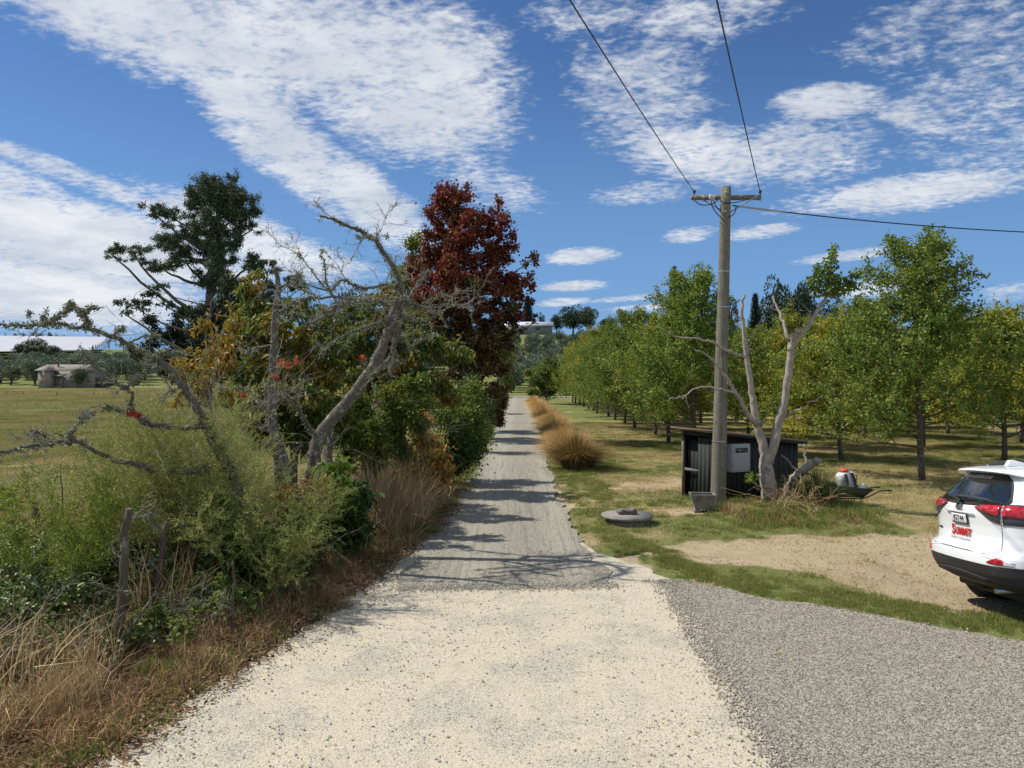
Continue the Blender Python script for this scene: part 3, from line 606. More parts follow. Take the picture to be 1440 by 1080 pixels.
p = field_pts(-7.0, -1.0, 4.2, 19, 0.17, keep=lambda a, b: bank(a, b, -0.02, 3.2) & ((rg.random(a.shape) < 0.85)), margin=0.0)
pw = field_pts(-6.5, -2.2, 6.0, 12.5, 0.42, keep=lambda a, b: bank(a, b, 1.2, 3.0) & (rg.random(a.shape) < 0.20))
scatter('tall_weeds', pw, C_dry, 5, rg, 1.3, 2.2, 'tall pale dry weeds standing among the broom bushes', None)
pt = field_pts(1.45, 2.7, 23, 72, 0.30, keep=lambda a, b: (np.abs(a-1.95-0.012*(b-24)) < 0.42), margin=0.1)
scatter('tussock_litter', pt, C_dry, 5, rg, 1.0, 1.9, 'straw coloured grass filling in between the tussocks', None)
scatter('leaf_litter', p, C_lit, 4, rg, 0.7, 1.3, 'fallen brown leaves and twigs under the left hedge', None, 0.05)
# ================================================================== trees and plants
UPV = np.array((0, 0, 1.0))
def perp(rng, d, ang_):
    a = nrm(rng.normal(size=3)); s = nrm(np.cross(d, a)); return nrm(d*math.cos(ang_)+s*math.sin(ang_))
def bezier(a, b, c, n):
    t = np.linspace(0, 1, n)[:, None]; return (1-t)**2*a+2*t*(1-t)*b+t*t*c
def wob(rng, pts, amp):
    n = len(pts); o = rng.normal(size=pts.shape)*amp; o[0] = 0; k = np.convolve; return pts+o
def grow(rng, p, d, L, r, lvl, PR, out):
    n = max(3, int(L/PR['seg'])+1); pts = [p]; dd = nrm(d); st = L/(n-1)
    for i in range(n-1):
        dd = nrm(dd+rng.normal(size=3)*PR['wob'][lvl]+UPV*PR['trop'][lvl]); pts.append(pts[-1]+dd*st)
    pts = np.array(pts); rad = r*(1-np.linspace(0, 1, n)*PR['taper'][lvl]); out.append((pts, rad, lvl))
    if lvl < PR['max']:
        k = PR['n'][lvl]; ph = rng.random()*6.28
        for i in range(k):
            t = PR['t0'][lvl]+(1-PR['t0'][lvl])*(i+rng.random()*0.8)/k; t = min(t, 0.99); f = t*(n-1); q = int(f); fr = f-q
            pos = pts[q]*(1-fr)+pts[min(q+1, n-1)]*fr; ax = nrm(pts[min(q+1, n-1)]-pts[q]); ph += 2.4+rng.normal()*0.3
            s = nrm(np.cross(ax, UPV+0.01)); s2 = np.cross(ax, s); o = s*math.cos(ph)+s2*math.sin(ph)
            an = PR['ang'][lvl]*(0.8+0.4*rng.random()); cd = nrm(ax*math.cos(an)+o*math.sin(an))
            grow(rng, pos, cd, L*PR['lr'][lvl]*(1.15-PR['shape'][lvl]*t)*(0.75+0.5*rng.random()), max(rad[q]*PR['rr'][lvl], PR['rmin']), lvl+1, PR, out)
def build_branches(out, lv, g, sides=(9, 6, 4, 3, 3)):
    for pts, rad, l in out:
        if l not in lv: continue
        if len(pts) <= 3 and l >= 2: g.sticks(pts[:-1], pts[1:], rad[:-1], rad[1:], 3)
        else: g.tube(pts, rad, sides[l], cap=(l < 2))
def leaf_on(rng, out, lv, per, spread_, Lf, Wf, droop, g, tmin=0.25, up=0.6, fold=0.25, curl=0.15):
    A = []; B = []
    for pts, rad, l in out:
        if l in lv:
            q = int(len(pts)*tmin); A.append(pts[q:-1]); B.append(pts[q+1:])
    A = np.concatenate(A); B = np.concatenate(B); sl_ = np.linalg.norm(B-A, axis=1); n = int(sl_.sum()*per)
    i = rng.choice(len(A), n, p=sl_/sl_.sum()); t = rng.random((n, 1)); pos = A[i]+(B[i]-A[i])*t+rng.normal(size=(n, 3))*spread_
    ax = nrm((B[i]-A[i]))*0.5+rng.normal(size=(n, 3))*0.75-UPV*droop; no = rng.normal(size=(n, 3))*0.55+UPV*up
    s = 0.65+0.6*rng.random(n); g.leaves(pos, ax, no, Lf*s, Wf*s, fold, curl); return n

# ---- orchard trees
def orchard_variant(seed, H=6.3, m='orchard'):
    rng = np.random.default_rng(seed); out = []
    PR = dict(seg=0.35, max=3, wob=[0.02, 0.10, 0.16, 0.2], trop=[0.03, 0.06, 0.04, 0.02], taper=[0.8, 0.8, 0.8, 0.7], n=[32, 10, 6], t0=[0.14, 0.12, 0.12],
              ang=[1.25, 0.78, 0.85], lr=[0.50, 0.44, 0.42], shape=[0.93, 0.45, 0.4], rr=[0.42, 0.5, 0.5], rmin=0.004)
    grow(rng, np.array((0, 0, 0.0)), np.array((rng.normal()*0.04, rng.normal()*0.04, 1)), H*0.93, 0.105, 0, PR, out)
    for k in range(3): grow(rng, np.array((0, 0, H*(0.45+0.1*k))), nrm(np.array((rng.normal()*0.16, rng.normal()*0.16, 1))), H*(0.40-0.05*k), 0.03, 1, PR, out)
    for k in range(7):
        a = rng.random()*6.28; q = rng.random()*0.55; z0 = H*(0.86-0.22*q-0.10*rng.random()); L = H*(0.20+0.08*rng.random()); p0_ = np.array((math.cos(a)*q, math.sin(a)*q, z0)); n_ = 7; pts_ = p0_+np.stack([np.linspace(0, 1, n_)*L*0.35*q*math.cos(a), np.linspace(0, 1, n_)*L*0.35*q*math.sin(a), np.linspace(0, 1, n_)*L], 1)+rng.normal(size=(n_, 3))*0.02
        out.append((pts_, np.linspace(0.014, 0.004, n_), 2))
        for j in range(5): grow(rng, pts_[1+j], perp(rng, UPV, 0.7), 0.30-0.04*j, 0.005, 3, PR, out)
    tr = Geo(); build_branches(out, (0,), tr, (10,)); lb = Geo(); build_branches(out, (1, 2, 3), lb, (8, 5, 3, 3))
    lf = Geo(); leaf_on(rng, out, (2, 3), 26, 0.06, 0.105, 0.07, 0.25, lf)
    leaf_on(rng, out, (1,), 60, 0.09, 0.10, 0.066, 0.2, lf, 0.12)
    for q_, V_ in enumerate(lf.V):      # no leaves down where stock and mowers reach
        L4 = V_.reshape(-1, 4, 3); keep = L4[:, 0, 2] > 1.28+0.22*np.sin(L4[:, 0, 0]*3)+0.15*np.sin(L4[:, 0, 1]*4); V_.reshape(-1, 4, 3)[~keep] = (0, 0, 1.0)
    return tr.mesh('trunk'), lb.mesh('limbs'), lf.mesh('crown')
OV = [orchard_variant(200+i, 6.0+0.35*i) for i in range(5)]
orch_n = 0
ORD = 'first second third fourth fifth sixth seventh eighth ninth tenth eleventh twelfth thirteenth fourteenth fifteenth sixteenth seventeenth eighteenth nineteenth twentieth twenty-first twenty-second twenty-third twenty-fourth'.split()
def orchard_tree(x, y, v, s, rz, label, green, lean=None):
    o = empty('orchard_tree', (x, y, float(gz(x, y))), label, 'tree', 'trees of the orchard rows', rz); o.scale = s
    tr, lb, lf = OV[v]
    a = link('trunk', tr, MT['bark'], o); link('limbs', lb, MT['bark'], a)
    key = ('g' if green else 'y')+str(v)
    if key not in OVL:
        me = lf if not green else lf.copy()
        me.materials.clear(); me.materials.append(MT['orchard_green' if green else 'orchard']); OVL[key] = me
    link('crown', OVL[key], None, o); return o
OVL = {}
rt = np.random.default_rng(77)
rowsX = [6.5, 10.7, 15.9, 20.8, 25.7, 30.6, 35.5, 40.4, 45.3]
RN = ['nearest the driveway', 'second from the driveway', 'third from the driveway', 'fourth from the driveway', 'fifth from the driveway', 'sixth from the driveway', 'seventh from the driveway', 'eighth from the driveway', 'ninth from the driveway']
first = [27.5, 20.0, 24.8, 26.5, 33, 40, 48, 55, 62]
for ri, x0 in enumerate(rowsX):
    k = 0; y = first[ri]
    while y < (84 if ri < 3 else 74):
        x = x0+rt.normal()*0.12
        if x-2.5 < y*0.70:
            big = (ri == 1 and k == 0); s0 = 0.93+0.14*rt.random()
            if big: s = (0.87, 0.87, 0.89)
            elif ri == 0: s = (0.86*s0, 0.86*s0, (0.82+0.10*(k > 5)+0.08*(k < 2))*s0)
            elif ri == 1 and k == 1: s = (0.80, 0.80, 0.72)
            else: s = (0.80*s0, 0.80*s0, (0.76 if ri == 1 else 0.80)*s0)
            green = (ri == 1 and k == 0) or ri >= 3 or rt.random() < 0.3
            v = 4 if big else int(rt.integers(0, 5))
            if big: lab = 'tall pointed green orchard tree standing nearest the parked white car'
            elif ri == 1 and k == 1: lab = 'low spreading orchard tree just behind the wheelbarrow, trunk in full view'
            elif ri == 0 and k == 0: lab = 'orchard tree directly behind the small black shed, crown tinged yellow'
            else: lab = f'{"green" if green else "yellowing green"} orchard tree, {ORD[k]} along the row {RN[ri]}'
            orchard_tree(x, y, v, s, rt.random()*6.28, lab, green)
        k += 1; y += (4.2 if ri == 0 else 4.9)+rt.normal()*0.12

# ---- trees given by clumps of foliage
def clump_tree(seed, base, D_, clumps, trunk_px, tr_r, dens, Lf, Wf, leafm, barkm, twn=26, depth=0.8, droop=0.3, rscale=1.0, lowm=None, lowy=1e9, limbk=0.18, subs=0, tall=1.0):
    """clumps: px,py,rx,ry ; world origin = base"""
    rng = np.random.default_rng(seed); b = np.asarray(base, float); s = D_/F
    clumps = [(a_, b_, c_, d_*tall) for a_, b_, c_, d_ in clumps]
    if subs:
        nc = []; par_ = []
        for pi_, (px, py, rx, ry) in enumerate(clumps):
            k = max(3, int(round(subs*math.sqrt(rx*ry)/18)))
            for j in range(k):
                a_ = 6.283*(j+rng.random()*0.7)/k; q_ = 0.35+0.55*rng.random(); f_ = 0.36+0.22*rng.random(); nc.append((px+math.cos(a_)*rx*q_, py+math.sin(a_)*ry*q_, rx*f_*1.15, ry*f_)); par_.append(pi_)
        parents = clumps; clumps = nc
    tp = np.array([P(px, py, D_) if i else b for i, (px, py) in enumerate(trunk_px)])
    tt = np.linspace(0, 1, len(tp)); f = np.linspace(0, 1, 26); tpp = np.stack([np.interp(f, tt, tp[:, j]) for j in range(3)], 1)
    tpp = tpp+np.stack([fbm(f*9+seed, f*0, 1)-0.5, fbm(f*9, f*0+seed, 1)-0.5, f*0], 1)*tr_r*2.0*(f > 0)[:, None]
    tg = Geo(); rr = tr_r*(1-0.8*f); rr[0] *= 1.35; tg.tube(tpp, rr, 12)
    lg = Geo(); cg = Geo(); cl = Geo(); S0 = []; S1 = []; wsum = sum((c_[2]*s*rscale*c_[3]*s*rscale)**1.15 for c_ in clumps)
    PC = {}
    def main_limb(c, ry):
        j = int(np.clip(np.searchsorted(tpp[:, 2], c[2]-(0.30+0.55*rng.random())*np.linalg.norm(c[:2]-tpp[12, :2])-ry*0.7), 4, 24)); a = tpp[j]; dd = np.linalg.norm(c-a)
        mid = a+(c-a)*0.55+np.array((0, 0, -0.16))*dd+rng.normal(size=3)*0.05*dd
        q = bezier(a, mid, c, 9); r0 = min(rr[j]*0.6, 0.02+limbk*tr_r*dd**0.5); lg.tube(wob(rng, q, 0.02*dd/3), np.linspace(r0, r0*0.3, 9), 6); return r0*0.3
    if subs:
        for pi_, (px, py, rx, ry) in enumerate(parents):
            c = P(px, py, D_); c = c+np.array((0, rng.uniform(-1, 1)*depth*max(rx, ry)*s*0.9, -ry*s*0.3)); PC[pi_] = (c, main_limb(c, ry*s))
    for ci, (px, py, rx, ry) in enumerate(clumps):
        c = P(px, py, D_); rx, ry = rx*s*rscale, ry*s*rscale
        wdt = np.interp(c[2], [b[2], b[2]+8], [1, 1]); c = c+np.array((0, rng.uniform(-1, 1)*depth*max(rx, ry)*1.6, 0))
        if subs:
            pc, pr = PC[par_[ci]]; c = np.array((c[0], pc[1]+rng.uniform(-1, 1)*max(rx, ry)*1.3*min(depth, 1.3), c[2])); lg.tube(bezier(pc, (pc+c)/2+rng.normal(size=3)*0.08*np.linalg.norm(c-pc)-np.array((0, 0, 0.05)), c, 5), np.linspace(pr*0.8, pr*0.25, 5), 5, False)
        else: main_limb(c, ry)
        n = max(6, int(twn*(rx*ry)**0.6)); e = ell_pts(rng, n, 0.25)*np.array((rx, 0.9*(rx+ry)/2, ry)); 
        tips = c+e; st = c+e*0.25-np.array((0, 0, ry*0.35))*rng.random((n, 1)); S0.append(st); S1.append(tips)
        nl = int(dens*(rx*ry)**1.15/wsum); 
        i = rng.integers(0, n, nl); t = rng.random((nl, 1))**0.6; sp_ = 0.13*min(rx, ry)*(1+rng.exponential(0.6, (nl, 1)))+0.03
        pos = st[i]+(tips[i]-st[i])*t*1.05+rng.normal(size=(nl, 3))*sp_
        ax = nrm(tips[i]-st[i])*0.4+rng.normal(size=(nl, 3))*0.7-UPV*droop; no = rng.normal(size=(nl, 3))*0.6+UPV*0.5; k = 0.6+0.7*rng.random(nl)
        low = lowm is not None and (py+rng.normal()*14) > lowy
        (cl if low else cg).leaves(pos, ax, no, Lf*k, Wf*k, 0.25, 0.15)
    lg.sticks(np.concatenate(S0), np.concatenate(S1), 0.006*D_/20, 0.003*D_/20)
    return tpp, tg, lg, cg, cl
def clump_obj(name, label, seed, base, D_, clumps, trunk_px, tr_r, dens, Lf, Wf, leafm, barkm, cat='tree', group=None, **kw):
    base = np.asarray(base, float)
    tpp, tg, lg, cg, cl = clump_tree(seed, base, D_, clumps, trunk_px, tr_r, dens, Lf, Wf, leafm, barkm, **kw)
    o = empty(name, base, label, cat, group)
    t_ = tg.obj('trunk', MT[barkm], o, True, base); lg.obj('limbs', MT[barkm], t_, False, base); 
    if cg.n: cg.obj('crown', MT[leafm], o, False, base)
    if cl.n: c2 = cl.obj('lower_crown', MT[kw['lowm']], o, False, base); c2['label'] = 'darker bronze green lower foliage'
    return o
gum = [(327, 255, 9, 12), (300, 268, 28, 14), (267, 266, 9, 8), (347, 290, 18, 14), (325, 288, 22, 20), (287, 288, 18, 15), (268, 295, 10, 10), (232, 296, 22, 9), (213, 292, 9, 6), (250, 312, 20, 10),
       (240, 334, 30, 9), (270, 340, 20, 12), (198, 357, 30, 7), (168, 361, 12, 5), (222, 372, 28, 8), (255, 362, 20, 10), (310, 322, 24, 16), (336, 338, 18, 14), (318, 362, 22, 16), (292, 352, 18, 14), (348, 366, 16, 10), (300, 392, 24, 14), (350, 318, 12, 8), (276, 318, 14, 10), (240, 348, 24, 7)]
clump_obj('gum_tree', 'tall dark gum tree towering over the left hedge against the cloud', 1, (P(293, 540, 75)[0], 75, 0), 75, gum, [(293, 560), (292, 480), (294, 400), (296, 340), (312, 290), (325, 255)], 0.55, 78000, 0.22, 0.085, 'gum', 'bark_gum', twn=14, depth=1.3, limbk=0.17, rscale=1.22, subs=6, tall=1.2)
gum2 = [(412, 393, 18, 9), (375, 378, 20, 9), (392, 400, 22, 9), (360, 372, 14, 8), (370, 410, 18, 12), (340, 400, 18, 14), (425, 402, 8, 6), (350, 430, 26, 16), (390, 430, 26, 14)]
clump_obj('gum_tree', 'smaller gum tree with flat sprays right of the tall gum', 2, (P(368, 540, 82)[0], 82, 0), 82, gum2, [(368, 555), (366, 480), (368, 420), (376, 380)], 0.35, 22000, 0.22, 0.09, 'gum', 'bark_gum', twn=10, limbk=0.2, subs=5)
dark = [(320, 418, 26, 30), (295, 440, 30, 26), (255, 450, 32, 24), (235, 425, 24, 8), (200, 430, 20, 9), (220, 462, 24, 20), (262, 480, 44, 24), (320, 468, 40, 30), (195, 488, 24, 18), (235, 510, 40, 20), (310, 505, 44, 24), (182, 440, 8, 6), (360, 470, 30, 30), (350, 510, 40, 24), (228, 405, 20, 5)]
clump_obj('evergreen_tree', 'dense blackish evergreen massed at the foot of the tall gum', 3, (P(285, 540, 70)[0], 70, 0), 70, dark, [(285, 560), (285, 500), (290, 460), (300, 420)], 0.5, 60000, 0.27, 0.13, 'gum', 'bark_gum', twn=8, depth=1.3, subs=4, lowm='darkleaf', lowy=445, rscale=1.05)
red = [(655, 264, 7, 14), (624, 270, 13, 17), (641, 292, 24, 20), (617, 302, 17, 20), (700, 290, 10, 12), (706, 312, 12, 16), (719, 330, 9, 12), (684, 318, 20, 20), (650, 328, 28, 22), (608, 335, 18, 22), (704, 348, 22, 20), (668, 358, 32, 22), (625, 366, 28, 24), (592, 375, 18, 20),
       (745, 366, 9, 12), (743, 395, 11, 14), (735, 420, 14, 12), (718, 398, 20, 20), (686, 400, 32, 22), (642, 402, 34, 26), (603, 410, 24, 20), (714, 440, 20, 14), (684, 442, 32, 22), (640, 446, 36, 24), (606, 450, 26, 20), (727, 462, 9, 12), (700, 476, 24, 18), (655, 486, 36, 24), (686, 515, 22, 20), (655, 526, 28, 20), (700, 545, 14, 12), (672, 560, 28, 22), (750, 448, 7, 8)]
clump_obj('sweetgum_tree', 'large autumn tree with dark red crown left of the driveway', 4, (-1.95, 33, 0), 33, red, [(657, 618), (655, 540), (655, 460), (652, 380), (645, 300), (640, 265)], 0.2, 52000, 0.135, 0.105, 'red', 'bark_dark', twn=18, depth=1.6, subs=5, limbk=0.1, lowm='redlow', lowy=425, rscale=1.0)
grn = [(586, 335, 9, 14), (582, 352, 12, 16), (575, 375, 14, 16), (592, 366, 12, 16), (584, 395, 18, 18), (560, 380, 10, 14), (560, 408, 18, 16), (590, 425, 20, 20)]
clump_obj('poplar_tree', 'narrow green tree peeking out left of the red tree', 5, (P(585, 600, 38)[0], 38, 0), 38, grn, [(584, 600), (583, 480), (583, 400), (585, 340)], 0.12, 9000, 0.11, 0.08, 'hedge', 'bark', twn=16)
# ---- cherries and mixed hedge trees
ch1 = [(285, 452, 14, 14), (300, 475, 22, 16), (318, 500, 24, 16), (285, 500, 18, 16), (270, 520, 22, 14), (305, 525, 26, 16), (262, 545, 24, 12), (255, 505, 10, 10), (330, 455, 12, 14), (300, 550, 22, 12), (246, 560, 14, 10), (322, 436, 10, 12)]
clump_obj('cherry_tree', 'young cherry with hanging yellow orange leaves in front of the dark evergreen', 6, (P(300, 700, 12.3)[0], 12.3, 0), 12.3, ch1, [(305, 700), (300, 620), (295, 540), (290, 470)], 0.035, 1000, 0.125, 0.05, 'cherry_orange', 'twig', droop=1.1, twn=26, rscale=0.95)
ch2 = [(345, 420, 18, 20), (352, 395, 12, 16), (372, 440, 22, 20), (340, 455, 24, 18), (370, 480, 28, 22), (410, 455, 26, 22), (430, 490, 30, 24), (400, 520, 30, 24), (455, 520, 28, 22), (440, 560, 34, 24), (395, 570, 30, 26), (350, 520, 28, 24), (355, 570, 26, 24), (430, 600, 34, 26), (470, 585, 26, 24), (480, 480, 24, 18), (470, 450, 22, 16), (425, 430, 18, 14), (380, 610, 30, 24)]
clump_obj('cherry_tree', 'cherry with drooping green and bronze leaves behind the two lichen trunks', 7, (P(412, 700, 13.5)[0], 13.5, 0), 13.5, ch2, [(412, 700), (412, 600), (410, 520), (400, 440)], 0.09, 13000, 0.135, 0.055, 'cherry', 'bark', droop=1.1, twn=18, depth=1.4, subs=3, lowm='hedge', lowy=575)
ch3 = [(505, 430, 22, 14), (540, 415, 22, 16), (570, 432, 24, 18), (520, 455, 30, 18), (560, 470, 30, 20), (600, 480, 28, 20), (500, 485, 30, 20), (540, 505, 34, 22), (590, 515, 32, 22), (510, 535, 32, 22), (560, 550, 34, 22), (610, 545, 28, 20), (480, 520, 24, 20), (640, 490, 22, 12), (655, 500, 16, 8), (620, 500, 22, 14)]
clump_obj('cherry_tree', 'cherry with bronze orange foliage under the red tree', 8, (P(560, 690, 18)[0], 18, 0), 18, ch3, [(562, 692), (560, 600), (556, 520), (545, 430)], 0.10, 16000, 0.135, 0.06, 'cherry', 'bark', droop=1.0, twn=16, depth=1.4, subs=3)
ch4 = [(575, 560, 34, 24), (540, 580, 34, 24), (500, 570, 30, 24), (520, 610, 34, 28), (570, 600, 30, 24), (480, 600, 26, 24), (545, 635, 30, 22), (505, 645, 24, 22)]
clump_obj('hedge_bush', 'loose green bush filling the hedge right of the leaning lichen tree', 9, (P(530, 735, 14.8)[0], 14.8, 0), 14.8, ch4, [(530, 726), (528, 680), (525, 620), (535, 580)], 0.05, 16000, 0.075, 0.045, 'hedge', 'bark', 'bush', twn=18, depth=1.3, subs=3)
ch5 = [(575, 640, 26, 22), (600, 612, 22, 18), (560, 612, 18, 18), (610, 640, 22, 20), (585, 672, 26, 18), (555, 655, 18, 18), (618, 668, 18, 14), (595, 590, 14, 12)]
clump_obj('autumn_shrub', 'yellow and orange leaved shrub behind the tall dry grass', 10, (P(588, 705, 15.8)[0], 15.8, 0), 15.8, ch5, [(590, 715), (588, 690), (586, 650), (585, 610)], 0.03, 4800, 0.095, 0.055, 'cherry_orange', 'twig', 'shrub', droop=0.7, twn=20)
hg = [((640, 600), [(640, 620, 34, 30), (620, 585, 30, 24), (655, 585, 28, 26), (650, 645, 30, 26), (620, 650, 24, 26), (600, 560, 26, 22), (635, 555, 30, 22), (665, 555, 22, 20), (670, 610, 16, 24)], 19.5, 'hedge', 'full green hedge bush with dark base beside the driveway, nearest the dry grass', 688),
      ((672, 590), [(675, 600, 18, 24), (668, 570, 22, 22), (685, 575, 16, 20), (672, 628, 18, 18), (660, 545, 20, 18), (690, 600, 10, 16)], 27, 'hedge_dark', 'dark green hedge bush directly under the red tree', 638),
      ((692, 580), [(694, 582, 12, 16), (688, 560, 14, 16), (702, 565, 10, 14), (700, 590, 8, 12)], 38, 'redlow', 'maroon leaved hedge bush beyond the red tree', 607),
      ((703, 570), [(705, 566, 8, 10), (700, 550, 9, 12), (709, 555, 6, 9)], 56, 'hedge_dark', 'dark hedge bush near the far end of the driveway', 583)]
for i, (c_, cl_, d_, m_, lab, by) in enumerate(hg):
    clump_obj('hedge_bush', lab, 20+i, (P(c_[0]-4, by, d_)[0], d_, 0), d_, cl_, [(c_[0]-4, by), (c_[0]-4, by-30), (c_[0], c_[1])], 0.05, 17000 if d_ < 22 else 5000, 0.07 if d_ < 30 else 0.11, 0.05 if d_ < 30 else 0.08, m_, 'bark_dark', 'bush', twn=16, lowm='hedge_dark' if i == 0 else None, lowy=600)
wl = [(708, 480, 16, 22), (712, 510, 14, 20), (700, 500, 14, 20), (714, 535, 8, 14)]
clump_obj('willow_tree', 'small yellow green weeping tree at the right foot of the red tree', 30, (P(704, 595, 45)[0], 45, 0), 45, wl, [(704, 595), (705, 540), (706, 490)], 0.08, 3500, 0.22, 0.05, 'hedge', 'bark', droop=1.8, twn=10)
lb_ = [(470, 690, 26, 26), (500, 700, 22, 26), (482, 735, 24, 28), (455, 725, 20, 28), (505, 740, 16, 24), (475, 660, 20, 18), (470, 770, 20, 18)]
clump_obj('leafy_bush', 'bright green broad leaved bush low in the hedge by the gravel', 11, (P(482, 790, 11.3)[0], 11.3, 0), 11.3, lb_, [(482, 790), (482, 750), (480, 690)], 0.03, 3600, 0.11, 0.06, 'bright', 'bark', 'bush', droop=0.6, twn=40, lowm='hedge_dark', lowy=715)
rb_ = [(420, 690, 26, 14), (450, 680, 20, 12), (390, 700, 22, 12), (430, 712, 26, 14), (345, 715, 22, 16)]
clump_obj('rusty_shrub', 'low shrub with rusty orange leaves at the foot of the lichen trunks', 12, (P(415, 800, 10.7)[0], 10.7, 0), 10.7, rb_, [(415, 800), (415, 750), (418, 695)], 0.015, 1500, 0.085, 0.035, 'rust', 'twig', 'shrub', droop=0.5, twn=30)
gf_ = [(250, 820, 60, 40), (330, 800, 50, 40), (200, 790, 50, 40), (390, 780, 40, 40), (300, 740, 50, 40), (150, 820, 40, 36), (420, 750, 30, 40)]
clump_obj('undergrowth_bush', 'dark leafy undergrowth beneath the wispy broom bushes', 13, (P(290, 860, 9.6)[0], 9.6, 0), 9.6, gf_, [(290, 860), (290, 800), (290, 760)], 0.02, 9000, 0.075, 0.05, 'hedge_dark', 'twig', 'bush', droop=0.3, twn=30)
sc_ = [(183, 577, 6, 5), (196, 582, 5, 4), (405, 512, 7, 6), (395, 508, 6, 6), (418, 505, 6, 6), (342, 552, 6, 6), (388, 525, 5, 5), (508, 500, 5, 5)]

# ---- lichen covered old trees
def px_path(pts, d0, d1, n=None, rng=None, amp=0.0):
    k = len(pts); q = np.array([P(x, y, d0+(d1-d0)*i/(k-1)) for i, (x, y) in enumerate(pts)])
    n = n or k*4; t = np.linspace(0, k-1, n); out_ = []
    for a in t:          # Catmull-Rom
        i = min(int(a), k-2); f = a-i; p0, p1, p2, p3 = q[max(i-1, 0)], q[i], q[i+1], q[min(i+2, k-1)]
        out_.append(0.5*((2*p1)+(p2-p0)*f+(2*p0-5*p1+4*p2-p3)*f*f+(3*p1-p0-3*p2+p3)*f**3))
    out_ = np.array(out_)
    if rng is not None and amp: o = rng.normal(size=out_.shape)*amp; o[0] = 0; out_ = out_+o
    return out_
def lichen_on(rng, paths, g, per=160, size=0.022, spread_=1.2):
    for pts, rad, l in paths:
        L = np.linalg.norm(np.diff(pts, axis=0), axis=1); n = int(L.sum()*per*(0.7+0.6*rng.random()))
        if n < 1: continue
        i = rng.choice(len(pts)-1, n, p=L/L.sum()); t = rng.random((n, 1)); c = pts[i]+(pts[i+1]-pts[i])*t
        keep = fbm(c[:, 0]*3+c[:, 2]*2, c[:, 2]*3+c[:, 1], 0.35) > 0.42; c = c[keep]; i = i[keep]; m_ = len(c)
        if m_ == 0: continue
        o = nrm(rng.normal(size=(m_, 3))); r = np.asarray(rad)[i][:, None]; pos = c+o*r*0.9
        k = 4
        pos = np.repeat(pos, k, 0)+rng.normal(size=(m_*k, 3))*size*0.5; ax = np.repeat(o, k, 0)+rng.normal(size=(m_*k, 3))*0.9-UPV*0.3; s = size*(0.6+0.9*rng.random(m_*k))
        g.leaves(pos, ax, rng.normal(size=(m_*k, 3)), s, s*0.6, 0.3, 0.3)
TW = dict(seg=0.12, max=3, wob=[0.2, 0.28, 0.32, 0.35], trop=[0.02, 0.04, 0.03, 0.0], taper=[0.7, 0.75, 0.7, 0.6], n=[0, 5, 4], t0=[0.1, 0.15, 0.15], ang=[0.9, 0.9, 0.85], lr=[0.5, 0.5, 0.55], shape=[0.3, 0.3, 0.3], rr=[0.6, 0.6, 0.65], rmin=0.0035)
def old_tree(name, label, seed, base, trunks, limbs, barkm, twig_at, lich=True, tw=TW, lper=90, group=None, lichm=150):
    """trunks: (points, d0, d1, r0, r1); limbs the same; twig_at: number of side twigs per limb metre"""
    rng = np.random.default_rng(seed); base = np.asarray(base, float); o = empty(name, base, label, 'tree', group)
    tg = Geo(); allp = []
    for pts, d0, d1, r0, r1 in trunks:
        q = px_path(pts, d0, d1, rng=rng, amp=0.008); rad = np.linspace(r0, r1, len(q)); rad[0] *= 1.25; rad = rad*(1+0.10*(rng.random(len(q))-0.5)); tg.tube(q, rad, 12); allp.append((q, rad, 0))
    t_ = tg.obj('trunk', MT[barkm], o, True, base)
    twg = Geo(); outs = []
    for pts, d0, d1, r0, r1 in limbs:
        q = px_path(pts, d0, d1, rng=rng, amp=0.012); rad = np.linspace(r0, r1, len(q))*(1+0.15*(rng.random(len(q))-0.5))
        g = Geo(); g.tube(q, rad, 8); lo = g.obj('limb', MT[barkm], o, True, base); allp.append((q, rad, 0))
        L = np.linalg.norm(q[-1]-q[0]); n = int(L*twig_at)
        for k in range(n):
            i = int(rng.uniform(0.15, 1)*(len(q)-2)); d = nrm(q[i+1]-q[i]); cd = perp(rng, d, 0.6+0.7*rng.random()); grow(rng, q[i], cd, 0.25+0.45*rng.random(), max(0.005, rad[i]*0.35), 1, tw, outs)
    for pts, d0, d1, r0, r1 in trunks:
        q = px_path(pts, d0, d1); n = int(np.linalg.norm(q[-1]-q[0])*twig_at*0.25)
        for k in range(n):
            i = int(rng.uniform(0.4, 1)*(len(q)-2)); grow(rng, q[i], perp(rng, nrm(q[i+1]-q[i]), 1.1), 0.2+0.4*rng.random(), 0.01, 1, tw, outs)
    if outs:
        build_branches(outs, (1, 2, 3), twg, (5, 5, 4, 3, 3)); twg.obj('twigs', MT['twig'], o, False, base)
    if lich:
        lg = Geo(); lichen_on(rng, allp, lg, lichm, 0.03); lichen_on(rng, [q for q in outs if q[2] <= 2], lg, lper, 0.016); lo = lg.obj('lichen', MT['lichen'], o, False, base); lo['kind'] = 'stuff'
    return o
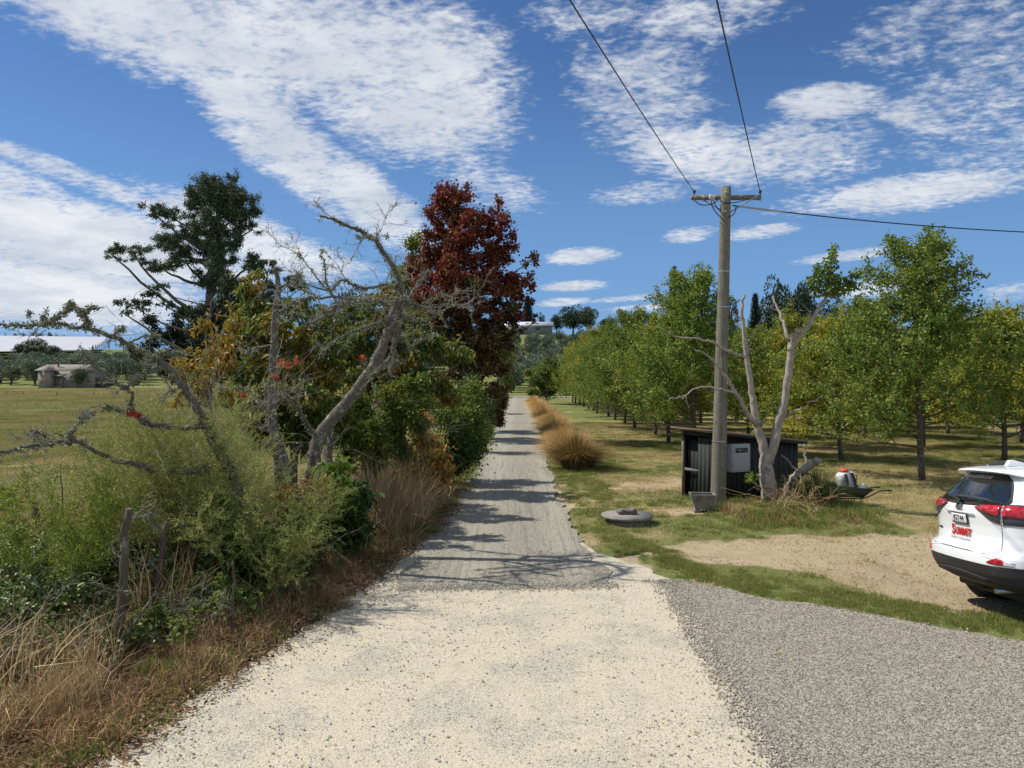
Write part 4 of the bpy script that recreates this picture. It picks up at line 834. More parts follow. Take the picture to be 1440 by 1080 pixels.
old_tree('lichen_tree', 'leaning dead tree crusted with pale lichen, arching towards the driveway', 31, (P(447, 790, 11.6)[0], 11.6, 0),
    [([(447, 786), (446, 740), (440, 690), (443, 640), (452, 610), (478, 577), (505, 545), (530, 505), (545, 470), (553, 445), (562, 420)], 11.6, 11.9, 0.125, 0.06),
     ([(462, 786), (463, 730), (465, 680), (462, 640), (466, 600)], 11.9, 12.3, 0.085, 0.05)],
    [([(562, 420), (561, 395), (545, 365), (525, 335), (500, 322), (470, 310), (450, 302)], 11.9, 11.0, 0.042, 0.012),
     ([(530, 505), (545, 510), (556, 480), (556, 440), (575, 420), (590, 395), (600, 380)], 11.9, 12.5, 0.05, 0.012),
     ([(505, 545), (530, 520), (548, 516), (560, 508)], 11.8, 11.2, 0.03, 0.02),
     ([(553, 445), (530, 455), (500, 465), (470, 480), (450, 500)], 11.9, 11.2, 0.025, 0.008),
     ([(556, 430), (520, 420), (480, 425), (455, 440), (430, 458)], 11.9, 12.6, 0.03, 0.01),
     ([(545, 400), (510, 405), (480, 395), (465, 408), (430, 400), (420, 385)], 11.9, 11.2, 0.022, 0.008),
     ([(563, 420), (590, 430), (615, 440), (630, 460)], 11.9, 11.4, 0.022, 0.008), ([(500, 330), (520, 335), (545, 330)], 11.2, 11.0, 0.01, 0.005),
     ([(447, 620), (425, 585), (410, 560), (385, 550)], 11.7, 11.0, 0.03, 0.015), ([(560, 440), (600, 450), (625, 430), (650, 430)], 12, 12.6, 0.015, 0.006),
     ([(550, 470), (580, 480), (610, 470)], 12, 12.4, 0.014, 0.006)], 'bark_lichen', 3.6, lper=34, lichm=95)
old_tree('lichen_tree', 'upright dead trunk snapped off at the top, left of the leaning lichen tree', 32, (P(400, 790, 11.0)[0], 11.0, 0),
    [([(402, 790), (400, 720), (392, 660), (385, 610), (383, 560), (385, 500), (388, 440), (392, 400), (386, 378)], 11.0, 10.8, 0.10, 0.028),
     ([(404, 690), (398, 640), (380, 590), (374, 540)], 11.1, 11.3, 0.07, 0.04)],
    [([(391, 403), (410, 402), (435, 412), (455, 420)], 10.8, 10.5, 0.018, 0.007), ([(393, 440), (415, 425), (440, 420), (480, 418), (510, 430)], 10.9, 11.4, 0.028, 0.01),
     ([(440, 455), (470, 435), (500, 425), (540, 420), (565, 420)], 11.2, 11.7, 0.03, 0.012), ([(472, 420), (460, 400), (456, 370), (452, 350)], 11.3, 11.2, 0.016, 0.005),
     ([(468, 415), (450, 395), (430, 370), (420, 355)], 11.3, 11.5, 0.013, 0.005), ([(380, 580), (360, 560), (345, 545)], 11, 10.6, 0.02, 0.01)], 'bark_lichen', 3, lper=22, lichm=70)
old_tree('lichen_tree', 'old lichen hung limbs reaching left over the paddock', 33, (P(345, 800, 9.6)[0], 9.6, 0),
    [([(350, 820), (345, 740), (330, 680), (300, 620), (285, 590)], 9.6, 9.4, 0.08, 0.055)],
    [([(285, 590), (265, 555), (240, 522), (215, 500), (180, 485), (150, 470), (120, 460), (80, 456), (40, 457), (-10, 458)], 9.4, 8.8, 0.05, 0.010),
     ([(290, 600), (245, 600), (215, 597), (200, 590), (186, 575), (184, 550), (165, 540), (140, 520), (105, 498)], 9.4, 8.6, 0.035, 0.010), ([(184, 578), (160, 576), (128, 570)], 8.9, 8.7, 0.012, 0.006),
     ([(170, 547), (190, 535), (215, 520), (225, 516)], 8.9, 9.2, 0.018, 0.008),
     ([(300, 660), (240, 665), (180, 652), (150, 643), (115, 624), (80, 622), (45, 628), (-10, 637)], 9.4, 7.6, 0.035, 0.014), ([(95, 622), (105, 600), (120, 585), (130, 578)], 8.3, 8.0, 0.012, 0.006), ([(100, 615), (85, 610), (60, 610), (45, 606)], 8.3, 8.1, 0.01, 0.005),
     ([(125, 462), (122, 450), (118, 436), (142, 432)], 9.0, 8.8, 0.016, 0.006), ([(70, 456), (85, 443), (98, 430), (100, 425)], 8.9, 8.7, 0.014, 0.005), ([(122, 462), (115, 440), (100, 432), (90, 440)], 9, 9.1, 0.012, 0.005), ([(60, 455), (62, 446), (66, 437)], 9, 8.9, 0.008, 0.004), ([(50, 456), (42, 448), (37, 442)], 9, 9, 0.006, 0.003),
     ([(180, 486), (200, 474), (225, 472)], 9.1, 9.0, 0.014, 0.006), ([(160, 474), (168, 464), (172, 462)], 9, 9, 0.014, 0.012), ([(215, 500), (240, 495), (260, 500)], 9.2, 9.4, 0.014, 0.006)], 'bark_lichen', 1.7, lper=70, lichm=170)
# bare grey suckers and thin posts of dead saplings
def sapling_pole(px, py0, py1, d, r0, r1, lab, lean=(0, 0), seed=0, tw_n=4):
    rng = np.random.default_rng(seed); b = G(px, py0); d = b[1]; n = 12; top = P(px+lean[0], py1, d+lean[1]); q = b+(top-b)*np.linspace(0, 1, n)[:, None]; q[1:] += rng.normal(size=(n-1, 3))*0.010
    o = empty('dead_sapling', b, lab, 'tree', 'dead stems standing in the left hedge'); g = Geo(); g.tube(q, np.linspace(r0, r1, n), 8); g.obj('trunk', MT['bark'], o, True, b)
    out = []
    for k in range(tw_n): i = int(rng.uniform(0.3, 0.95)*(n-1)); grow(rng, q[i], perp(rng, nrm(q[-1]-q[0]), 1.0), 0.2+0.35*rng.random(), 0.006, 1, TW, out)
    if out: tg = Geo(); build_branches(out, (1, 2, 3), tg); tg.obj('twigs', MT['twig'], o, False, b)
sapling_pole(166, 930, 715, 0, 0.042, 0.036, 'thickest dead stem, cut off square, left of two in the near hedge', (14, 0), 1)
sapling_pole(214, 880, 735, 0, 0.036, 0.03, 'dead stem right of the thick cut stem in the near hedge', (20, 0.1), 2)
sapling_pole(325, 897, 790, 0, 0.018, 0.013, 'thin dead stem nearest the tuft of green grass', (4, 0), 3, 2)
sapling_pole(97, 862, 650, 0, 0.010, 0.006, 'very thin bare stem beside the yellow green sapling', (-12, 0.1), 4, 3)
def bare_shrub(name, lab, seed, px, py, h, n, L, spreadr=0.5, r=0.007):
    rng = np.random.default_rng(seed); b = G(px, py); o = empty(name, b, lab, 'shrub'); out = []
    PR = dict(TW); PR.update(seg=0.15, trop=[0, 0.05, 0.04, 0.02], wob=[0.1, 0.12, 0.2, 0.25], n=[0, 8, 5])
    for k in range(n): d = nrm(np.array((rng.normal()*spreadr, rng.normal()*spreadr, 1))); grow(rng, b+np.array((rng.normal()*0.15, rng.normal()*0.15, 0)), d, h*(0.6+0.5*rng.random()), r, 1, PR, out)
    g = Geo(); build_branches(out, (1, 2, 3), g); g.obj('branches', MT['twig'], o, False, b); return o
bare_shrub('bare_shrub', 'leafless grey shrub rising behind the wispy broom bushes', 41, 335, 830, 3.2, 4, 1, 0.2)
bare_shrub('bare_shrub', 'bare pale twigs between the green bush and the orange shrub', 42, 545, 715, 2.0, 6, 1, 0.25)
bare_shrub('bare_shrub', 'leafless tangle of twigs right of the leaning lichen tree', 43, 570, 722, 2.2, 4, 1, 0.3)
bare_shrub('bare_shrub', 'brittle dead weeds at the lower left corner', 44, 60, 960, 0.75, 4, 1, 0.5, 0.003)
bare_shrub('bare_shrub', 'dead twiggy weeds between the cut stems and the gravel', 45, 270, 905, 0.6, 2, 1, 0.7, 0.003)
# fallen branches in the bank
for lab, pts in (('grey fallen branch propped diagonally at the foot of the cut stems', [(140, 975), (180, 925), (215, 890), (250, 865)]), ('dead branch lying in the brambles', [(30, 830), (60, 842), (90, 862), (118, 870)])):
    g = Geo(); q = np.array([G(x, y)+np.array((0, 0, 0.12+0.13*i)) for i, (x, y) in enumerate(pts)]); q[0][2] = 0.02
    g.tube(q, np.linspace(0.018, 0.01, len(q)), 7); o = g.obj('fallen_branch', MT['bark_lichen'], None, True); tag(o, lab, 'branch')
# scarlet leaf sprays on the old limbs belong to the limbs' own regrowth
rng = np.random.default_rng(9); g = Geo()
for px, py, rx, ry in sc_:
    d = 8.9 if px < 220 else 10.6
    c = P(px, py, d); n = 12; pos = c+ell_pts(rng, n)*np.array((rx, 4, ry))*d/F; g.leaves(pos, rng.normal(size=(n, 3))*0.4-UPV, rng.normal(size=(n, 3)), 0.075, 0.035)
for o_ in bpy.data.objects:
    if o_.name.startswith('lichen_tree') and 'reaching left' in o_.get('label', ''):
        q = g.obj('red_leaves', MT['scarlet'], o_, False, o_.location)

# ---- wispy broom bushes
def broom(seed, px, py, h, rad, nst, lab, m='broom', lf=(0.027, 0.0075), per=100):
    rng = np.random.default_rng(seed); b = G(px, py); o = empty('broom_bush', b, lab, 'shrub', 'wispy broom bushes in the near hedge'); out = []
    PR = dict(seg=0.13, max=3, wob=[0.05, 0.08, 0.12, 0.16], trop=[0, -0.035, -0.02, -0.03], taper=[0.8, 0.8, 0.7, 0.6], n=[0, 13, 7], t0=[0, 0.22, 0.1], ang=[0, 0.55, 0.55], lr=[0, 0.36, 0.5], shape=[0, 0.45, 0.3], rr=[0, 0.5, 0.5], rmin=0.0016)
    for k in range(nst):
        a = rng.random()*6.283; q = rng.random()**0.7; d = nrm(np.array((math.cos(a)*q*rad/h*1.0, math.sin(a)*q*rad/h*1.0, 1))); grow(rng, b+np.array((math.cos(a), math.sin(a), 0))*0.25*q, d, h*(0.75+0.4*rng.random()), 0.009, 1, PR, out)
    g = Geo(); build_branches(out, (1, 2, 3), g, (4, 4, 3, 3)); g.obj('branches', MT['green_twig'], o, False, b)
    f = Geo(); leaf_on(rng, out, (2, 3), per, 0.008, lf[0], lf[1], 0.1, f, 0.05, 0.2); leaf_on(rng, out, (1,), per*0.8, 0.012, lf[0], lf[1], 0.1, f, 0.4, 0.2); f.obj('foliage', MT[m], o, False, b); return o
broom(51, 265, 842, 2.2, 0.95, 19, 'largest wispy grey green broom bush, centre of the near hedge')
broom(52, 370, 815, 1.45, 0.7, 10, 'wispy broom bush right of the largest one, against the lichen trunks')
broom(53, 190, 838, 1.75, 0.7, 11, 'thin broom bush behind the thick cut stem')
broom(55, 370, 850, 1.35, 0.6, 9, 'low broom bush in front, arching towards the gravel')
broom(54, 85, 872, 1.75, 0.45, 6, 'yellow green sapling at the left edge of the hedge', 'sapling', (0.055, 0.014), 46)
# ---- brambles
def bramble(seed, x, y, w_, h, n, lab, m='bramble', ll=0.065):
    rng = np.random.default_rng(seed); b = np.array((x, y, 0.0)); o = empty('bramble_bush', b, lab, 'shrub', 'brambles along the left bank'); g = Geo(); f = Geo()
    for k in range(n):
        a = rng.random()*6.283; s0 = b+np.array((rng.normal()*w_*0.35, rng.normal()*w_*0.35, 0)); L = w_*(0.5+0.6*rng.random()); e = s0+np.array((math.cos(a)*L, math.sin(a)*L, h*0.3*rng.random())); mid = (s0+e)/2+UPV*h*(0.9+0.6*rng.random())
        q = bezier(s0, mid, e, 9); g.tube(q, 0.004, 4, False)
        m_ = int(L*46); t = rng.random(m_)*8; i = t.astype(int).clip(0, 7); pos = q[i]+(q[i+1]-q[i])*(t-i)[:, None]; 
        for j in (-1, 0, 1):
            ax = nrm(rng.normal(size=(m_, 3))*0.6+UPV*0.1); sd = nrm(np.cross(ax, UPV)); f.leaves(pos+rng.normal(size=(m_, 3))*0.035, ax+sd*j*0.9, UPV+rng.normal(size=(m_, 3))*0.35, ll*(0.6+0.6*rng.random(m_)), ll*0.68, 0.18, 0.2)
    g.obj('stems', MT['bark'], o, False, b); f.obj('foliage', MT[m], o, False, b)
for i, (px, py, w_, h, n, lab, m_) in enumerate([(20, 905, 0.95, 0.75, 44, 'bramble mound at the left edge of the picture, dark green', 'bramble'), (-30, 830, 1.2, 0.9, 44, 'bramble mound behind the dead branch at the left edge', 'bramble'),
      (110, 850, 0.8, 0.55, 30, 'bramble patch under the yellow green sapling', 'bramble'), (150, 900, 0.6, 0.4, 20, 'low bramble in front of the thick cut stem', 'bramble'), (240, 835, 0.9, 0.8, 36, 'leafy bramble between the cut stems', 'hedge'), (330, 820, 0.9, 0.8, 34, 'leafy bramble under the right broom bush', 'hedge_dark'),
      (405, 800, 0.7, 0.7, 26, 'leafy tangle at the foot of the lichen trunks', 'hedge'), (20, 790, 1.2, 0.5, 26, 'sparse bramble where the bank meets the paddock', 'bramble')]):
    b = G(px, py); bramble(60+i, b[0], b[1], w_, h, n, lab, m_)

bramble(90, *G(215, 905)[:2], 0.5, 0.35, 16, 'low leafy bramble between the cut stems and the verge', 'hedge'); bramble(91, *G(300, 868)[:2], 0.7, 0.55, 26, 'leafy green bramble in front of the largest broom bush', 'hedge'); bramble(92, *G(90, 930)[:2], 0.6, 0.4, 20, 'bramble trailing out over the dry grass at lower left', 'bramble'); bramble(93, *G(395, 815)[:2], 0.6, 0.6, 22, 'leafy tangle under the rusty shrub', 'hedge')
# ---- tussocks
def tussock_mesh(seed, n, h, rad, wd, flop=0.9):
    rng = np.random.default_rng(seed); g = Geo(); a = rng.random(n)*6.283; q = rng.random(n)**0.6; base = np.stack([np.cos(a)*q*rad*0.45, np.sin(a)*q*rad*0.45, np.full(n, -0.02)], 1)
    L = h*(0.65+0.5*rng.random(n)); out_ = np.stack([np.cos(a), np.sin(a), np.zeros(n)], 1); lean = q*flop*(0.6+0.6*rng.random(n)); t = np.linspace(0, 1, 5); side = np.stack([-np.sin(a), np.cos(a), np.zeros(n)], 1)+rng.normal(size=(n, 3))*0.3
    V = []
    for i, tt in enumerate(t):
        z = L*(tt-0.42*lean*tt*tt*tt)*(1-0.15*lean); r_ = lean*L*0.75*tt*tt+0.15*L*tt*q
        c = base+out_*r_[:, None]+UPV*z[:, None]; wv = wd*(1-0.8*tt)*0.5; V += [c-side*wv, c+side*wv]
    V = np.stack(V, 1).reshape(-1, 3); b_ = np.arange(n)[:, None]*10; Q = np.concatenate([b_+np.array([[2*i, 2*i+1, 2*i+3, 2*i+2]]) for i in range(4)], 1).reshape(-1, 4); g.add(V, Q); return g.mesh('tussock_blades')
tm = [tussock_mesh(300+i, 3600, 1.05, 0.75, 0.011, 1.15) for i in range(3)]
TL = ['dark brown tussock, largest and nearest of the row beside the driveway']+[f'golden tussock, {ORD[i]} back from the camera in the row beside the driveway' for i in range(1, 24)]
tus = [(1.92, 22.6, 1.10, 'tussock_dark')]+[(1.86+0.012*i+0.13*math.sin(i*5), 24.3+i*1.15+i*i*0.065, 0.84+0.14*math.sin(i*2.3), 'tussock') for i in range(0, 22)]
TMC = {}
for i, (x, y, s, m_) in enumerate(tus):
    if (i % 3, m_) not in TMC:
        me = tm[i % 3].copy(); me.materials.clear(); me.materials.append(MT[m_]); TMC[(i % 3, m_)] = me
    me = TMC[(i % 3, m_)]
    o = empty('tussock_grass', (x, y, 0), TL[i], 'tussock', 'tussocks in the row beside the driveway', i*1.3); o.scale = (s*(1.05 if i == 0 else 0.95), s, s); link('blades', me, None, o)
me = tussock_mesh(310, 2400, 1.25, 0.9, 0.011, 1.15); o = empty('tussock_grass', (6.05, 15.3, 0.1), 'green tussock leaning over the wheelbarrow behind the dead tree', 'tussock', None); o.scale = (0.60, 0.60, 0.70); link('blades', me, MT['tussock_green'], o)
o = empty('tussock_grass', (6.25, 14.8, 0.0), 'low green tussock right of the dead tree, in front of the wheelbarrow', 'tussock', None); o.scale = (0.36, 0.36, 0.28); link('blades', me, None, o)

# ---- pruned dead tree beside the pole
B = G(1084, 716); B[2] = float(gz(B[0], B[1]))-0.02; DT = B[1]
old_tree('dead_tree', 'pale pruned tree with bare forked limbs beside the utility pole', 71, B,
    [([(1086, 722), (1083, 700), (1079, 673), (1077, 655), (1080, 638)], DT, DT, 0.185, 0.135),
     ([(1078, 650), (1072, 622), (1064, 596), (1060, 570), (1057, 548), (1050, 502), (1046, 466), (1043, 432), (1047, 414)], DT, DT+0.2, 0.10, 0.024),
     ([(1080, 650), (1088, 625), (1093, 601), (1100, 575), (1105, 548), (1109, 520), (1112, 498), (1112, 482)], DT, DT-0.1, 0.105, 0.065)],
    [([(1112, 492), (1120, 478), (1136, 459), (1150, 437), (1163, 418)], DT-0.1, DT-0.5, 0.075, 0.03), ([(1112, 490), (1117, 475), (1122, 465)], DT-0.1, DT-0.3, 0.06, 0.05),
     ([(1109, 478), (1102, 455), (1095, 438), (1086, 417)], DT-0.1, DT+0.4, 0.045, 0.018), ([(1050, 502), (1032, 497), (1016, 490), (998, 480), (982, 477), (954, 475), (945, 468), (941, 460)], DT, DT-0.9, 0.035, 0.010),
     ([(1064, 598), (1050, 578), (1036, 555), (1026, 538), (1016, 524), (1005, 508), (990, 497), (977, 493)], DT, DT-0.7, 0.055, 0.012), ([(1034, 553), (1012, 547), (987, 544), (970, 552), (958, 558), (941, 561)], DT-0.3, DT-0.9, 0.022, 0.008),
     ([(1105, 586), (1115, 579), (1127, 574), (1140, 566), (1156, 558)], DT, DT-0.5, 0.03, 0.008), ([(1112, 502), (1122, 494), (1132, 488), (1150, 477)], DT, DT-0.4, 0.02, 0.008),
     ([(1092, 436), (1078, 430), (1068, 427)], DT+0.3, DT+0.2, 0.016, 0.008), ([(1051, 500), (1056, 478), (1065, 460), (1072, 446)], DT, DT-0.3, 0.018, 0.006), ([(1094, 600), (1100, 585), (1106, 570)], DT, DT-0.3, 0.014, 0.008),
     ([(1070, 600), (1075, 590)], DT, DT-0.3, 0.03, 0.025), ([(1047, 450), (1035, 445), (1030, 440)], DT, DT-0.3, 0.015, 0.010),
     ([(1105, 706), (1112, 685), (1122, 668), (1135, 657), (1151, 646)], DT+0.2, DT-0.2, 0.12, 0.075), ([(1133, 660), (1134, 640), (1131, 625)], DT, DT, 0.03, 0.015), ([(1122, 663), (1110, 650), (1100, 640)], DT+0.1, DT-0.2, 0.018, 0.010)],
    'bark_pale', 0.9, lich=False, tw=dict(TW, n=[0, 2, 1]))
dtree = bpy.data.objects['dead_tree']
rng = np.random.default_rng(72); g = Geo(); st = Geo(); A = []; Bq = []
for px, py, rx, ry in [(1172, 355, 5, 10), (1168, 372, 9, 10), (1160, 390, 12, 10), (1150, 380, 5, 10), (1175, 395, 10, 9), (1190, 400, 10, 7), (1203, 388, 6, 4), (1200, 402, 8, 5), (1165, 408, 14, 8), (1140, 396, 6, 8), (1148, 408, 8, 7), (1057, 671, 8, 6), (1180, 412, 12, 5)]:
    d = DT-0.5; c = P(px, py, d); n = int(rx*ry*1.5)+8; e = ell_pts(rng, n)*np.array((rx, (rx+ry)/2, ry))*1.25*d/F; g.leaves(c+e, rng.normal(size=(n, 3))*0.7-UPV*0.2, rng.normal(size=(n, 3))*0.6+UPV*0.5, 0.075, 0.055, 0.25, 0.15)
    a0 = P(1163, 418, d) if py < 600 else P(1066, 690, DT-0.1); st.tube(bezier(a0, (a0+c)/2+rng.normal(size=3)*0.06, c, 5), np.linspace(0.012, 0.004, 5), 4)
g.obj('leaf_sprays', MT['orchard_green'], dtree, False, B); st.obj('twigs', MT['bark_pale'], dtree, False, B)
# sawn ends
for (px, py, r_, dd, ax) in ((1081, 657, 0.045, -0.17, (0, -1, 0.2)), (1088, 716, 0.085, -0.2, (0.1, -1, 0.1)), (1122, 464, 0.052, -0.3, (0.3, -0.2, 1))):
    c = P(px, py, DT+dd); g = Geo(); a = nrm(np.array(ax)); g.tube(np.array([c-a*0.05, c, c+a*0.012]), [r_*1.2, r_*1.1, r_*0.9], 10); g.obj('sawn_knot', MT['bark_pale'] if r_ < 0.08 else MT['bark_dark'], dtree, True, B)

rng = np.random.default_rng(73); br = G(1112, 733); o = empty('brush_pile', (br[0], br[1], 0.1), 'tangle of dry pale brush at the foot of the dead tree', 'brush'); g = Geo()
for k in range(150):
    a_ = rng.normal(size=3)*np.array((0.30, 0.22, 0.10))+np.array((0.08, 0.1, 0.28)); e_ = a_+rng.normal(size=3)*np.array((0.28, 0.28, 0.20)); e_[2] = max(e_[2], 0.0); a_[2] = max(a_[2], 0); g.tube(bezier(a_, (a_+e_)/2+rng.normal(size=3)*0.14, e_, 5), 0.0035, 3, False)
g.obj('stems', MT['dry'], o)
# ---- autumn tree at the end of the driveway
at_ = [(770, 520, 22, 14), (755, 535, 16, 12), (788, 534, 16, 12), (768, 548, 24, 12), (775, 508, 12, 8), (748, 522, 10, 8), (795, 548, 10, 8), (748, 548, 10, 8)]
clump_obj('autumn_tree', 'round bronze green tree standing alone right of the driveway end', 81, (P(769, 567, 76)[0], 76, 0), 76, at_, [(769, 568), (769, 550), (769, 520)], 0.12, 8000, 0.2, 0.13, 'hedge', 'bark_dark', twn=9)

# ================================================================== far background
# olives
def olive_variant(seed):
    rng = np.random.default_rng(seed); out = []; tr = Geo(); lf = Geo()
    for k in range(3):
        a = rng.random()*6.28; q = bezier(np.array((0, 0, 0.0)), np.array((0.15*math.cos(a), 0.15*math.sin(a), 0.9)), np.array((0.9*math.cos(a), 0.9*math.sin(a), 2.2)), 6); tr.tube(q, np.linspace(0.17, 0.06, 6), 6)
    for k in range(16):
        c = ell_pts(rng, 1)[0]*np.array((1.8, 1.8, 1.3))+np.array((0, 0, 2.9)); n = 190; e = ell_pts(rng, n, 0.5)*np.array((0.95, 0.95, 0.75)); lf.leaves(c+e, nrm(e)+rng.normal(size=(n, 3))*0.6+UPV*0.3, rng.normal(size=(n, 3)), 0.34, 0.15, 0.2)
    return tr.mesh('trunk'), lf.mesh('crown')
OL = [olive_variant(400+i) for i in range(4)]
for a, b2 in OL: a.materials.append(MT['bark']); b2.materials.append(MT['olive'])
rt = np.random.default_rng(8); no_ = 0
def olive(x, y, s, lab, grp):
    global no_
    v = OL[int(rt.integers(0, 4))]; o = empty('olive_tree', (x, y, float(terr(x, y))-0.05), lab, 'tree', grp, rt.random()*6.28); o.scale = (s, s, s*(0.9+0.2*rt.random())); link('trunk', v[0], None, o); link('crown', v[1], None, o); no_ += 1
y = 128.0
while y < 246:
    x = -12+rt.random()*2
    while x < 46:
        px = 720+x/y*F
        if 695 < px < 955 and (px < 860 or y > 150) and not (px < 775 and y > 236): olive(x+rt.normal()*0.5, y+rt.normal()*0.5, 0.95+0.25*rt.random(), 'grey green olive tree in the grove on the hillside beyond the driveway', 'olives on the far hillside')
        x += 5.6
    y += 7.0 if y < 200 else 9.0
for (x0, x1, y0, y1, st_) in ((-150, -52, 166, 214, 5.8), (-66, -6, 172, 232, 9.0)):
    y = y0
    while y < y1:
        x = x0
        while x < x1:
            px = 720+x/y*F
            if (-30 < px < 365 or (st_ > 8 and px < 700)) and rt.random() < 0.93: olive(x+rt.normal()*0.6, y+rt.normal()*0.6, 0.95+0.3*rt.random(), 'grey olive tree in the grove behind the boarded cottage', 'olives behind the cottage')
            x += st_
        y += 8.0
print('olives', no_)
# dark trees on the ridge
def round_tree(seed, H, Wd, m, conif=False, n=26, leaf=0.45):
    rng = np.random.default_rng(seed); tr = Geo(); lf = Geo(); tr.tube(np.array([(0, 0, 0), (0.1, 0, H*0.4), (0, 0.1, H*(0.97 if conif else 0.75))]), [H*0.03, H*0.022, H*0.006], 6)
    if conif:
        for k in range(34):
            z = H*(0.12+0.86*k/34); r_ = Wd*(1-k/35)**0.85*(0.8+0.3*rng.random())
            for a in np.arange(5)*1.256+k*0.7:
                e = np.array((math.cos(a)*r_, math.sin(a)*r_, z-0.08*r_)); s0 = np.array((0, 0, z)); nn = int(10+r_*16); t = rng.random((nn, 1)); pos = s0+(e-s0)*t+rng.normal(size=(nn, 3))*np.array((0.22, 0.22, 0.14))*(Wd/4); lf.leaves(pos, nrm(e-s0)+rng.normal(size=(nn, 3))*0.6, UPV+rng.normal(size=(nn, 3))*0.4, leaf, leaf*0.4, 0.2)
    else:
        for k in range(n):
            c = ell_pts(rng, 1, 0.35)[0]*np.array((Wd*0.7, Wd*0.7, H*0.3))+np.array((0, 0, H*0.6)); q = 170; e = ell_pts(rng, q, 0.5)*np.array((Wd*0.36, Wd*0.36, H*0.15)); lf.leaves(c+e, nrm(e)+rng.normal(size=(q, 3))*0.7, rng.normal(size=(q, 3)), leaf, leaf*0.55, 0.2)
            tr.tube(np.array([(0, 0, H*0.3), c*0.5+np.array((0, 0, H*0.2)), c]), [H*0.014, H*0.01, H*0.004], 4, False)
    a = tr.mesh('trunk'); b2 = lf.mesh('crown'); a.materials.append(MT['bark_dark']); b2.materials.append(MT[m]); return a, b2
RT = [round_tree(500, 9, 4.2, 'darkleaf'), round_tree(501, 9, 3.4, 'gum'), round_tree(502, 20, 4.6, 'conifer', True, leaf=0.8), round_tree(503, 9, 4.6, 'darkleaf')]
def far_tree(px, top, wpx, d, v, lab, name='ridge_tree', grp='dark trees along the far ridge', zb=None):
    x = (px-720)/F*d; zb = float(terr(x, d)) if zb is None else zb; H = CAMH+(HZ-top)/F*d-zb; w0 = (4.2, 3.4, 4.6, 4.6)[v]*2; h0 = (8.2, 8.2, 20, 8.2)[v]
    o = empty(name, (x, d, zb), lab, 'tree', grp, px*0.1); sw = wpx/F*d/w0; o.scale = (sw, sw, H/h0); link('trunk', RT[v][0], None, o); link('crown', RT[v][1], None, o)
far_tree(806, 432, 44, 292, 0, 'big dark round tree on the ridge above the grove')
far_tree(828, 433, 28, 292, 1, 'lighter open crowned tree right of the big round ridge tree')
far_tree(783, 445, 22, 300, 3, 'low bushy tree between the ridge building and the big round tree')
far_tree(762, 443, 10, 305, 0, 'small dark tree behind the right end of the ridge building')
far_tree(742, 414, 26, 300, 2, 'thin see-through pine on the ridge behind the long building', 'pine_tree')
far_tree(855, 449, 30, 300, 3, 'low dark tree at the right shoulder of the ridge')
far_tree(887, 441, 34, 290, 0, 'dark tree on the ridge just above the near orchard row')
far_tree(917, 441, 22, 290, 1, 'thin grey tree on the ridge left of the tall dark fir')
far_tree(947, 371, 34, 160, 2, 'tall dark fir rising behind the orchard left of the pole', 'fir_tree')
far_tree(965, 405, 30, 175, 3, 'dark tree half hidden behind the fir')
far_tree(1062, 410, 34, 190, 2, 'broad dark conifer seen between the pole and the dead tree', 'fir_tree')
far_tree(1090, 402, 58, 195, 0, 'largest dark domed tree behind the orchard, right of the pole')
far_tree(1125, 408, 50, 198, 3, 'dark domed tree behind the upper limb of the dead tree')
far_tree(1165, 425, 50, 200, 0, 'dark domed tree at the right end of the far clump')
far_tree(1215, 436, 44, 210, 3, 'dark tree glimpsed above the orchard right of the dead tree')
far_tree(1020, 425, 40, 190, 0, 'dark tree directly behind the utility pole')
for i, (px, tp, wd_) in enumerate([(8, 470, 8), (22, 468, 11), (33, 469, 9), (46, 468, 10), (58, 467, 13), (70, 467, 13), (80, 470, 9), (90, 471, 12), (112, 474, 10), (122, 474, 8)]):
    far_tree(px, tp+2.0, wd_*0.8, 520, (0, 1)[i % 2], 'tiny dark tree on the skyline above the white nets', grp='skyline trees above the nets')
far_tree(500, 415, 90, 180, 0, 'dark tree mass low behind the bare upper limbs'); far_tree(560, 425, 80, 190, 3, 'dark tree behind the narrow green tree'); far_tree(445, 430, 60, 175, 0, 'dark round tree low behind the lichen trees')
for i, (px, tp, wd_, d) in enumerate([(48, 479, 40, 222), (30, 486, 24, 220), (75, 488, 28, 221)]): far_tree(px, tp, wd_, d, 3, ['bright bushy dark green tree standing in front of the white nets', 'low bush left of the tree in front of the nets', 'low bush right of the tree in front of the nets'][i], grp=None)

